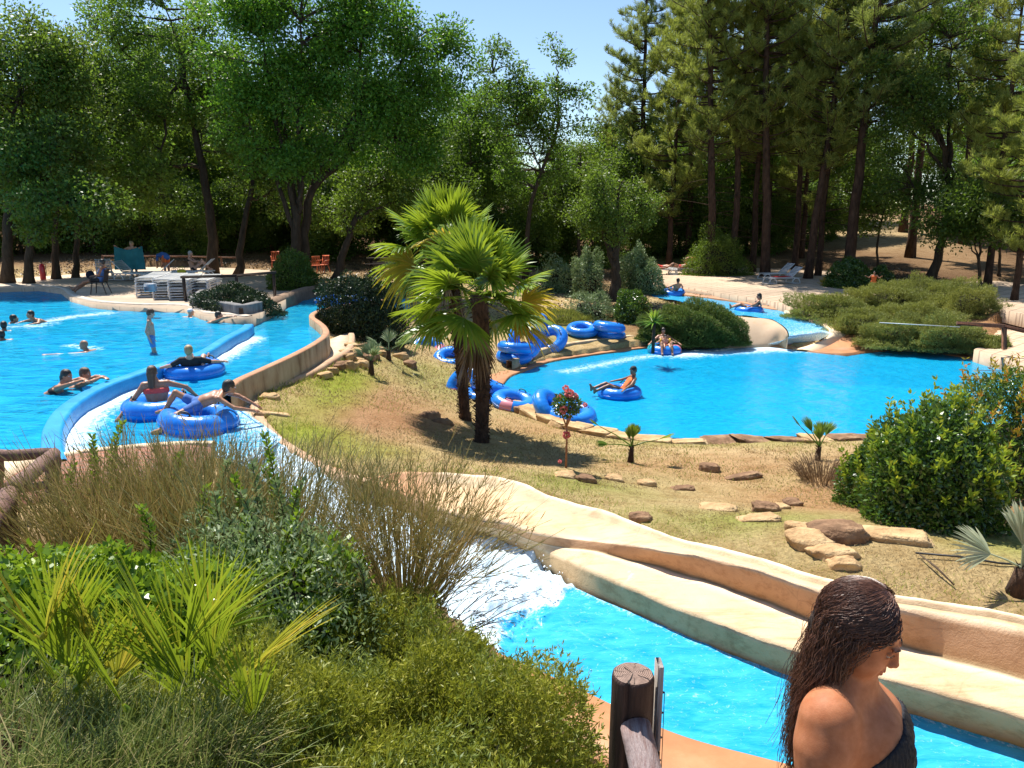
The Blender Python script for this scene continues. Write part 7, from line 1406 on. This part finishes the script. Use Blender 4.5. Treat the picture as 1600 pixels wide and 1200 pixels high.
figure('dark haired boy sprawled over the nearest ring, arms stretched to the kerb', on('boy', .05), rad(-72), dict(pelvis=(.05, .02, .24), belly=(.05, .14, .28), chest=(.02, .27, .32), neck=(.02, .42, .38), head=(.06, .50, .46), hpL=(-.05, -.04, .22), hpR=(.13, -.02, .2), knL=(-.1, -.32, .4), knR=(.26, -.3, .12), anL=(-.05, -.5, .12), anR=(.3, -.55, -.1), toL=(-.08, -.62, .1), toR=(.32, -.66, -.12), shL=(-.12, .37, .36), shR=(.2, .33, .32), elL=(-.1, .62, .28), elR=(.33, .56, .18), wrL=(.0, .86, .14), wrR=(.26, .84, .1), face=(-.35, 1, -.2)), skin_b, hair_k, h=.0125, scale=1.0, clothes=[('trunks', cl_blue)], plump=.85)
figure('rider in a cap and orange top lounging in the lone ring', on('cap', -.06), rad(100), dict(SIT, face=(-.5, 1, 0)), skin_c, hair_k, h=.016, clothes=[('vest', cl_or), ('trunks', cl_blk)], cap=cl_blk, plump=.85)
figure('adult sitting in the teal and pink ring behind a child, legs hanging', on('yellow', -.04), rad(178), dict(SIT, anL=(-.18, .72, -.02), anR=(.18, .72, -.02), knL=(-.17, .42, .34), knR=(.17, .42, .34), toL=(-.18, .8, .02), toR=(.18, .8, .02)), skin_b, hair_k, h=.017, clothes=[('trunks', cl_blk)])
ch = figure('small child with yellow arm bands on the adult\'s lap in the ring', on('yellow', .06) + np.array([0, -.14, .0]), rad(180), dict(SIT, chest=(0, -.16, .38), neck=(0, -.16, .54), head=(0, -.14, .68), shL=(-.16, -.16, .48), shR=(.16, -.16, .48), elL=(-.34, -.1, .42), elR=(.34, -.1, .42), wrL=(-.46, .06, .4), wrR=(.46, .06, .4)), skin_a, hair_k, scale=.62, h=.014, clothes=[('trunks', cl_or)], plump=1.05)
for sx in (-1, 1): V, F = torus(.075, .05, 16, 10, 0, 1.0); M_ = rotz(sx * -.25) @ roty(rad(80)); ob = mesh_np('arm_band', V @ M_.T + np.array([sx * .26, -.13, .455]), F, yel, True); link('arm_band', ob, ch)
figure('dark haired rider leaning back in the ring in the upper channel', on('channel', -.04), rad(75), dict(SIT, wrR=(.62, -.5, .06), elR=(.42, -.5, .22)), skin_b, hair_k, h=.018, clothes=[('top', cl_blk), ('brief', cl_blk)], long=.05)
figure('person whose dark head shows above the farthest ring of the channel', on('far', -.04), rad(20), SIT, skin_b, hair_k, h=.02, clothes=[('trunks', cl_blk)])
# on the decks
cq = chair_loc
figure('man in a blue vest sitting on the dark chair, bare legs stretched toward the pool', cq + [0, 0, 0], rad(95), dict(pelvis=(0, -.04, .54), belly=(0, -.1, .68), chest=(0, -.18, .86), neck=(0, -.21, 1.03), head=(0, -.17, 1.17), hpL=(-.09, 0, .54), hpR=(.09, 0, .54), knL=(-.12, .48, .46), knR=(.12, .5, .42), anL=(-.14, .9, .2), anR=(.12, .94, .12), toL=(-.15, 1.02, .3), toR=(.13, 1.06, .2), shL=(-.18, -.2, .96), shR=(.18, -.2, .96), elL=(-.26, -.12, .72), elR=(.26, -.12, .72), wrL=(-.22, .12, .68), wrR=(.22, .12, .68)), skin_c, hair_k, h=.018, clothes=[('vest', cl_blue), ('trunks', cl_blk)])
tp = P(203, 436, ZD) + [0, .5, 0]
figure('person standing behind the loungers holding up a wide teal towel', tp, rad(178), dict(elL=(-.42, .14, 1.28), wrL=(-.52, .34, 1.38), elR=(.42, .14, 1.28), wrR=(.55, .34, 1.46), face=(.2, 1, -.2)), skin_a, hair_y, h=.02, clothes=[('trunks', cl_blk)], hand_dir=(0, 0, -1))
X, Z = np.meshgrid(np.linspace(-.62, .66, 22), np.linspace(0, 1, 16)); top = 1.32 + .28 * np.abs(X) ** 1.3 ; zz_ = top * Z + .42 * (1 - Z); yv = -.40 + .05 * np.sin(X * 14) * (1.2 - Z) ; V = np.stack([X * (1 + .1 * (1 - Z)), yv, zz_], -1).reshape(-1, 3); nx_ = 22; i = np.arange(15)[:, None] * nx_; j = np.arange(21)[None]
me = mesh_np('towel', V, np.stack([i + j, i + j + 1, i + nx_ + j + 1, i + nx_ + j], -1).reshape(-1, 4), cl_teal, True); ot = link('towel', me, None, tp); so_ = ot.modifiers.new('thickness', 'SOLIDIFY'); so_.thickness = .008; tag(ot, 'wide teal towel held up by the person behind the loungers', 'towel')
figure('person in a blue top bending over a lounger on the left deck', P(250, 434, ZD) + [.1, .6, 0], rad(60), dict(pelvis=(0, -.1, .92), belly=(0, .05, 1.0), chest=(0, .25, 1.03), neck=(0, .42, 1.0), head=(0, .54, .95), shL=(-.17, .36, 1.0), shR=(.17, .36, 1.0), elL=(-.2, .42, .72), elR=(.2, .42, .72), wrL=(-.15, .5, .5), wrR=(.15, .5, .5), face=(0, .6, -1), up=(0, 1, .4)), skin_b, hair_b, h=.02, clothes=[('shirt', cl_blue), ('trunks', cl_or)])
figure('sunbather sitting up with bent knees on the left deck, pale hair', P(303, 434, ZD) + [.1, 0, .3], rad(-80), dict(SIT, pelvis=(0, -.1, .14), belly=(0, -.15, .3), chest=(0, -.2, .5), neck=(0, -.2, .68), head=(0, -.15, .82), shL=(-.17, -.2, .6), shR=(.17, -.2, .6), knL=(-.12, .3, .5), knR=(.12, .36, .42), anL=(-.12, .62, .1), anR=(.12, .66, .1), toL=(-.12, .76, .08), toR=(.12, .8, .08), elL=(-.24, .0, .46), elR=(.24, .0, .46), wrL=(-.16, .2, .46), wrR=(.16, .2, .46)), skin_a, hair_g, h=.02, clothes=[('brief', cl_blk), ('top', cl_blk)])
LIE = dict(SIT, pelvis=(0, 0, .1), belly=(0, -.15, .12), chest=(0, -.34, .16), neck=(0, -.52, .2), head=(0, -.64, .25), hpL=(-.09, .02, .1), hpR=(.09, .02, .1), knL=(-.12, .42, .3), knR=(.12, .46, .14), anL=(-.12, .78, .08), anR=(.12, .9, .08), toL=(-.12, .9, .12), toR=(.12, 1.0, .18), shL=(-.18, -.44, .18), shR=(.18, -.44, .18), elL=(-.28, -.2, .1), elR=(.28, -.2, .1), wrL=(-.26, .04, .08), wrR=(.26, .04, .08), face=(0, .3, 1), up=(0, -1, .2))
figure('sunbather lying on the left lounger at the back of the terrace', P(1033, 429, 1.27) + [0, 0, .34], rad(85), LIE, skin_b, hair_b, h=.022, clothes=[('trunks', cl_red)])
figure('sunbather lying on the lounger beside the bending person', P(1062, 428, 1.27) + [0, 0, .34], rad(85), LIE, skin_b, hair_k, h=.022, clothes=[('brief', cl_red), ('top', cl_red)])
figure('person bending down at the end of the terrace loungers', P(1078, 428, 1.27) + [.2, .2, 0], rad(80), dict(pelvis=(0, -.1, .85), belly=(0, .05, .93), chest=(0, .25, .95), neck=(0, .42, .9), head=(0, .52, .82), shL=(-.17, .36, .92), shR=(.17, .36, .92), elL=(-.2, .42, .66), elR=(.2, .42, .66), wrL=(-.15, .5, .45), wrR=(.15, .5, .45), face=(0, .6, -1), up=(0, 1, .4)), skin_b, hair_k, h=.022, clothes=[('trunks', cl_or)])
figure('small child in orange walking at the back of the right terrace', P(1363, 459, 1.2), rad(150), dict(elL=(-.36, .05, 1.2), wrL=(-.5, .15, 1.32), elR=(.34, .05, 1.2), wrR=(.5, .12, 1.3), anL=(-.1, .12, .09), toL=(-.1, .26, .05), knL=(-.1, .12, .5)), skin_b, hair_k, scale=.62, h=.016, clothes=[('vest', cl_or), ('trunks', cl_or)])
q = P(1612, 585, .57); figure('person at the right edge, only a bent elbow in view', [q[0] + .08, q[1], .56], rad(100), dict(elL=(-.36, .1, 1.12), wrL=(-.16, .16, .95), elR=(.4, .1, 1.12), wrR=(.16, .16, .95)), skin_b, hair_k, h=.018, clothes=[('trunks', cl_blk)])
# ------------------------------------------------------------------ the girl in the foreground
skin_g = surf('sunned_skin', [(.3, (.37, .125, .05)), (.5, (.43, .16, .07)), (.72, (.51, .20, .095))], 30, .6, 300, .35, .0018, .25, sss=.08)
lip_m = surf('lips', [(.3, (.40, .11, .08)), (.7, (.48, .15, .11))], 20, .35, 200, .2, .001)
GB = Body(.0058); ctr = lambda x, dy, z: np.array([x, 1.78 + dy, z])
hc = np.array([.862, 1.765, 3.965]); gf = unit(np.array([.90, -.10, -.47])); gu = np.array([.2, 0, 1.]); gu = unit(gu - gf * gf.dot(gu)); gr = np.cross(gf, gu); Mg = np.stack([gr, gf, gu], 1)
hw = lambda x, y, z: hc + gr * x + gf * y + gu * z
# torso
GB.cap(ctr(.90, -.03, 3.32), ctr(.90, -.03, 3.48), .125, .12, .03).cap(ctr(.90, .03, 3.32), ctr(.90, .03, 3.48), .125, .12, .03).cap(ctr(.90, -.035, 3.48), ctr(.885, -.045, 3.68), .12, .108, .03).cap(ctr(.90, .035, 3.48), ctr(.885, .045, 3.68), .12, .108, .03)
GB.cap(ctr(.87, 0, 3.70), ctr(.845, 0, 3.80), .10, .07, .04).cap(ctr(.937, -.05, 3.665), ctr(.915, -.045, 3.71), .062, .05, .035).cap(ctr(.937, .05, 3.665), ctr(.915, .045, 3.71), .062, .05, .035)
GB.cap(ctr(.835, 0, 3.80), hw(0, -.02, -.07), .058, .05, .04)
for sy in (-1, 1):
    shd = ctr(.80, sy * .150, 3.785); elb = ctr(.80 if sy < 0 else .84, sy * .20, 3.545); wri = ctr(.88, sy * .19, 3.33)
    GB.cap(ctr(.835, sy * .03, 3.835), ctr(.812, sy * .115, 3.80), .050, .055, .05).cap(ctr(.83, sy * .09, 3.72), ctr(.81, sy * .13, 3.74), .082, .066, .05)
    GB.cap(shd, shd * .7 + elb * .3, .058, .062, .04).cap(shd * .7 + elb * .3, shd * .5 + elb * .5, .062, .056, .03).cap(shd * .5 + elb * .5, elb, .057, .043, .025).cap(elb, elb * .65 + wri * .35, .043, .043, .02).cap(elb * .65 + wri * .35, wri, .043, .026, .02)
    add_hand(GB, elb, wri, np.array([0, -sy * 1., 0]), .88, .5, -sy)
    hp = ctr(.895, sy * .08, 3.27); kn = ctr(.90, sy * .085, 2.98); an = ctr(.86, sy * .085, 2.68); to = ctr(1.0, sy * .10, 2.635)
    GB.cap(hp, kn, .095, .058, .03).cap(kn, kn * .65 + an * .35, .056, .058, .02).cap(kn * .65 + an * .35, an, .056, .036, .02).cap(an + [-.03, 0, -.035], an * .4 + to * .6, .034, .034, .02).cap(an, to, .036, .026, .02)
# head
GB.ell(hw(0, -.014, .03), (.070, .090, .084), .02, Mg).ell(hw(0, .024, -.032), (.058, .064, .070), .025, Mg).ell(hw(0, .06, -.083), (.026, .024, .020), .025, Mg).ell(hw(-.036, .036, -.045), (.03, .034, .036), .03, Mg).ell(hw(.036, .036, -.045), (.03, .034, .036), .03, Mg)
GB.cap(hw(0, .083, .016), hw(0, .100, -.018), .0075, .0105, .012).ell(hw(0, .101, -.0205), (.0105, .0105, .009), .006, Mg)
for sx in (-1, 1):
    GB.ell(hw(sx * .0125, .092, -.024), (.0075, .009, .0065), .004, Mg).ell(hw(sx * .006, .099, -.031), (.003, .004, .003), .003, Mg, True)
    GB.ell(hw(sx * .030, .086, .010), (.0155, .012, .0095), .009, Mg, True).cap(hw(sx * .014, .0845, .026), hw(sx * .046, .072, .027), .006, .005, .008)
    GB.cap(hw(sx * .019, .0780, .0125), hw(sx * .042, .0715, .0115), .0056, .0052, .004).cap(hw(sx * .020, .078, -.001), hw(sx * .041, .0715, .0), .0032, .003, .004)
    GB.ell(hw(sx * .071, -.006, -.004), (.010, .018, .029), .006, Mg)
GB.cap(hw(-.013, .087, -.0455), hw(.013, .087, -.0455), .0068, .0068, .007).cap(hw(-.011, .085, -.0575), hw(.011, .085, -.0575), .0074, .0074, .007).ell(hw(0, .097, -.0515), (.022, .007, .0018), .002, Mg, True)
girl = link('person', GB.mesh('person', skin_g)); tag(girl, 'girl with long wet dark hair and a black bikini top looking down beside the slide', 'person')
for sx in (-1, 1):
    e = MB(); e.ball(hw(sx * .030, .0680, .0075), .0106, 20, 14); oe = e.build('eye', gloss('shade_toned_eye', (.38, .33, .30), .25, .1), girl, True); e2 = MB(); e2.ball(hw(sx * .030, .0685, .0085) + unit(gf * 1 - gu * .30) * .0052, .0072, 16, 10); e2.build('iris', iris_m, oe, True)  # eye white toned down, shade put into its colour
    t = np.linspace(0, 1, 9); bro = np.array([hw(sx * (.013 + .036 * k), .0885 - .0140 * k ** 1.6, .0270 + .0055 * math.sin(k * 2.6)) for k in t]); b_ = MB(); b_.tube(bro, .0019 * np.sin(.35 + t * 2.5), 7); b_.build('eyebrow', hair_k, girl, True)
    ls = np.array([hw(sx * (.0175 + .0265 * k), .0835 - .0085 * k, .0085 + .0025 * math.sin(k * 3.1)) for k in t]); b_ = MB(); b_.tube(ls, .0008, 5); V, F = kites(np.repeat(ls, 4, 0), gf * 1 - gu * .35 + gr * sx * .3 + rdirs(36) * .25, .0048, .0007); b_.add(V, F); b_.build('eyelashes', hair_k, girl)
L1 = Body(.0018); L1.cap(hw(-.012, .0912, -.0462), hw(.012, .0912, -.0462), .0048, .0046, .003).ell(hw(-.019, .084, -.0470), (.006, .005, .003), .004, Mg).ell(hw(.019, .084, -.0470), (.006, .005, .003), .004, Mg); link('upper_lip', L1.mesh('upper_lip', lip_m), girl)
L2 = Body(.0018); L2.cap(hw(-.011, .0895, -.0572), hw(.011, .0895, -.0572), .0054, .0054, .003); link('lower_lip', L2.mesh('lower_lip', lip_m), girl)
tm_ = Body(.002); tm_.cap(hw(-.009, .0855, -.0516), hw(.009, .0855, -.0516), .004, .004, .003); link('teeth', tm_.mesh('teeth', gloss('teeth', (.8, .76, .7), .25)), girl)
# bikini: band with a gathered ruffle, and briefs
def shell(o, k=.03):
    S = Body(.005); S.cap(ctr(.90, -.035, 3.48), ctr(.885, -.045, 3.68), .12 + o, .108 + o, k).cap(ctr(.90, .035, 3.48), ctr(.885, .045, 3.68), .12 + o, .108 + o, k).cap(ctr(.937, -.05, 3.665), ctr(.915, -.045, 3.71), .062 + o, .05 + o, .035).cap(ctr(.937, .05, 3.665), ctr(.915, .045, 3.71), .062 + o, .05 + o, .035); return S
S = shell(.007); S.clip((.965, 1.78, 3.735), (-.62, 0, .78)); S.clip((.99, 1.78, 3.585), (.35, 0, -.94)); me = S.mesh('bikini_top', cl_blk)
V = np.empty(len(me.vertices) * 3, np.float32); me.vertices.foreach_get('co', V); V = V.reshape(-1, 3); a = np.arctan2(V[:, 1] - 1.78, V[:, 0] - .89); rr_ = V - np.array([.89, 1.78, 0]) * [1, 1, 0]; rr_[:, 2] = 0
V += unit(rr_) * (.0022 * np.sin(a * 95) + .0012 * np.sin(a * 41 + V[:, 2] * 130))[:, None]; me.vertices.foreach_set('co', V.astype(np.float32).ravel()); me.update(); link('bikini_top', me, girl)
S = Body(.008)
for sy in (-1, 1): S.cap(ctr(.90, sy * .03, 3.30), ctr(.90, sy * .03, 3.36), .134, .132, .03).cap(ctr(.895, sy * .08, 3.27), ctr(.896, sy * .082, 3.24), .104, .1, .02)
S.clip((.9, 1.78, 3.39), (0, 0, 1)); link('bikini_bottom', S.mesh('bikini_bottom', cl_blk), girl)
mb = MB(); t = np.linspace(0, 1, 12); mb.tube(np.stack([.90 + .05 * t ** 2 * 0 + np.interp(t, [0, .4, 1], [.86, .90, .955]) - .90, np.interp(t, [0, 1], [1.735, 1.715]), np.interp(t, [0, .4, 1], [3.875, 3.84, 3.70])], 1) * [1, 1, 1] if False else np.stack([np.interp(t, [0, 1], [.775, .765]), np.interp(t, [0, 1], [1.70, 1.74]), np.interp(t, [0, 1], [3.70, 3.60])], 1), .004, 6); mb.build('strap', cl_blk, girl)
# black cord with a small shell pendant
th = np.linspace(0, 2 * math.pi, 40); nk = MB(); pts = np.stack([.842 + .068 * np.cos(th), 1.775 + .063 * np.sin(th), 3.833 - .026 * np.cos(th)], 1); nk.tube(pts, .0016, 6, False); nk.build('necklace', blk, girl, True)
nk = MB(); nk.ball((.916, 1.758, 3.790), (.007, .006, .011), 10, 8); nk.build('pendant', gloss('shell_pendant', (.5, .45, .42), .25), girl, True)
# hair: a dense core and a couple of thousand wavy strands over it
Hc = Body(.006); Hc.ell(hw(0, -.022, .036), (.0735, .088, .0815), .02, Mg).ell(hw(0, -.050, -.02), (.064, .048, .066), .03, Mg)
Hc.cap(hw(0, -.075, -.04), ctr(.775, 0, 3.78), .038, .028, .04).cap(ctr(.775, 0, 3.78), ctr(.755, .0, 3.68), .028, .010, .03)
Hc.ell(hw(0, .115, -.035), (.075, .088, .085), .012, Mg, True); Hc.clip(hw(0, .042, .05), unit(gf * .8 - gu * .5))
strm = surf('hair_strands', [(.3, (.05, .020, .011)), (.55, (.13, .054, .030)), (.8, (.26, .125, .075))], 60, .35, 100, .1, .001, .6)
hair_o = link('hair', Hc.mesh('hair', surf('hair_core', [(.3, (.02, .010, .006)), (.7, (.045, .021, .012))], 20, .5, 160, .9, .004, stretch=(4, 4, .6))), girl)
n_ = 4200; mb = MB(); K = 30; t = np.linspace(0, 1, K)
gz_ = np.array([0, 0, 1.])
allV = []; allF = []
for s_i in range(n_):
    phi = rad(R.uniform(34, 300))          # 0 = face direction, through the near side and the back
    st = rad(R.uniform(2, 30)) if s_i % 3 else rad(R.uniform(20, 70)); lift = R.uniform(.95, 1.10); a_end = rad(R.uniform(88, 112))
    frs = s_i % 14 == 0
    npt = 15; th_ = np.linspace(st, a_end, npt); swirl = phi + (math.pi - phi) * .34 * (th_ - st) ** 1.3
    x = .083 * lift * np.sin(th_) * np.sin(swirl); y = -.018 + .098 * lift * np.sin(th_) * np.cos(swirl); z = .034 + .092 * lift * np.cos(th_)
    y = np.minimum(y, .075 - .35 * np.maximum(0, .055 - z) * 0 + .0)
    scalp = hw(0, 0, 0) + np.outer(x, gr) + np.outer(y, gf) + np.outer(z, gu)
    q0 = scalp[-1]; side = unit(np.array([q0[0] - .80, q0[1] - 1.77, 0])); back = q0[0] < .84
    ex = .748 + R.normal(0, .022); ey = 1.775 + np.clip((q0[1] - 1.775) * .9, -.10, .10) + R.normal(0, .018); ez = R.uniform(3.60, 3.78) if R.random() < .8 else R.uniform(3.53, 3.62)
    if frs: ez = R.uniform(3.68, 3.80)
    end = np.array([ex, ey, ez]); mid = np.array([q0[0] * .62 + ex * .38, q0[1] * .6 + ey * .4, q0[2] - .055])
    if q0[0] > .86: mid = np.array([q0[0] * .7 + ex * .3 - .01, q0[1] + (-.012 if q0[1] < 1.77 else .012), q0[2] - .04])
    fall = bez(q0, mid, end, 17)[1:]; pth = np.vstack([scalp, fall]); m_ = len(pth); s = np.linspace(0, 1, m_)
    wa = (.0022 + .0085 * s ** 1.1) * R.uniform(.5, 1.3); fr_ = R.uniform(3.5, 6.5) * 6.28; p1 = R.uniform(0, 6.28)
    pth[:, 0] += wa * np.sin(fr_ * s + p1); pth[:, 1] += wa * np.cos(fr_ * s + p1 * 1.7); pth += (rdirs(1)[0] * (.010 if frs else .003))[None] * s[:, None]
    mb.tube(pth, (.00115 if not frs else .0007) * (1 - .5 * s), 3, False)
mb.build('strands', strm, hair_o, True)
for k in range(9):   # wet locks hanging below the rest
    p0 = np.array([.742 + R.normal(0, .012), 1.76 + R.normal(0, .035), 3.66]); e = p0 + [R.normal(-.006, .012), R.normal(0, .01), -.20 + R.uniform(0, .09)]; s = np.linspace(0, 1, 24)[:, None]; pth = p0 * (1 - s) + e * s; pth[:, 0] += .010 * np.sin(s[:, 0] * 11 + k) * s[:, 0]; pth[:, 1] += .008 * np.cos(s[:, 0] * 9 + k * 2) * s[:, 0]
    l_ = MB(); l_.tube(pth, .0032 * (1 - .75 * s[:, 0]), 5); l_.build('wet_lock', strm, hair_o, True)

pv = Vector((.86, 1.78, 0)); ang = rad(-24)
girl.matrix_world = Matrix.Translation(pv + Vector((.025, 0, 0))) @ Matrix.Rotation(ang, 4, 'Z') @ Matrix.Translation(-pv)
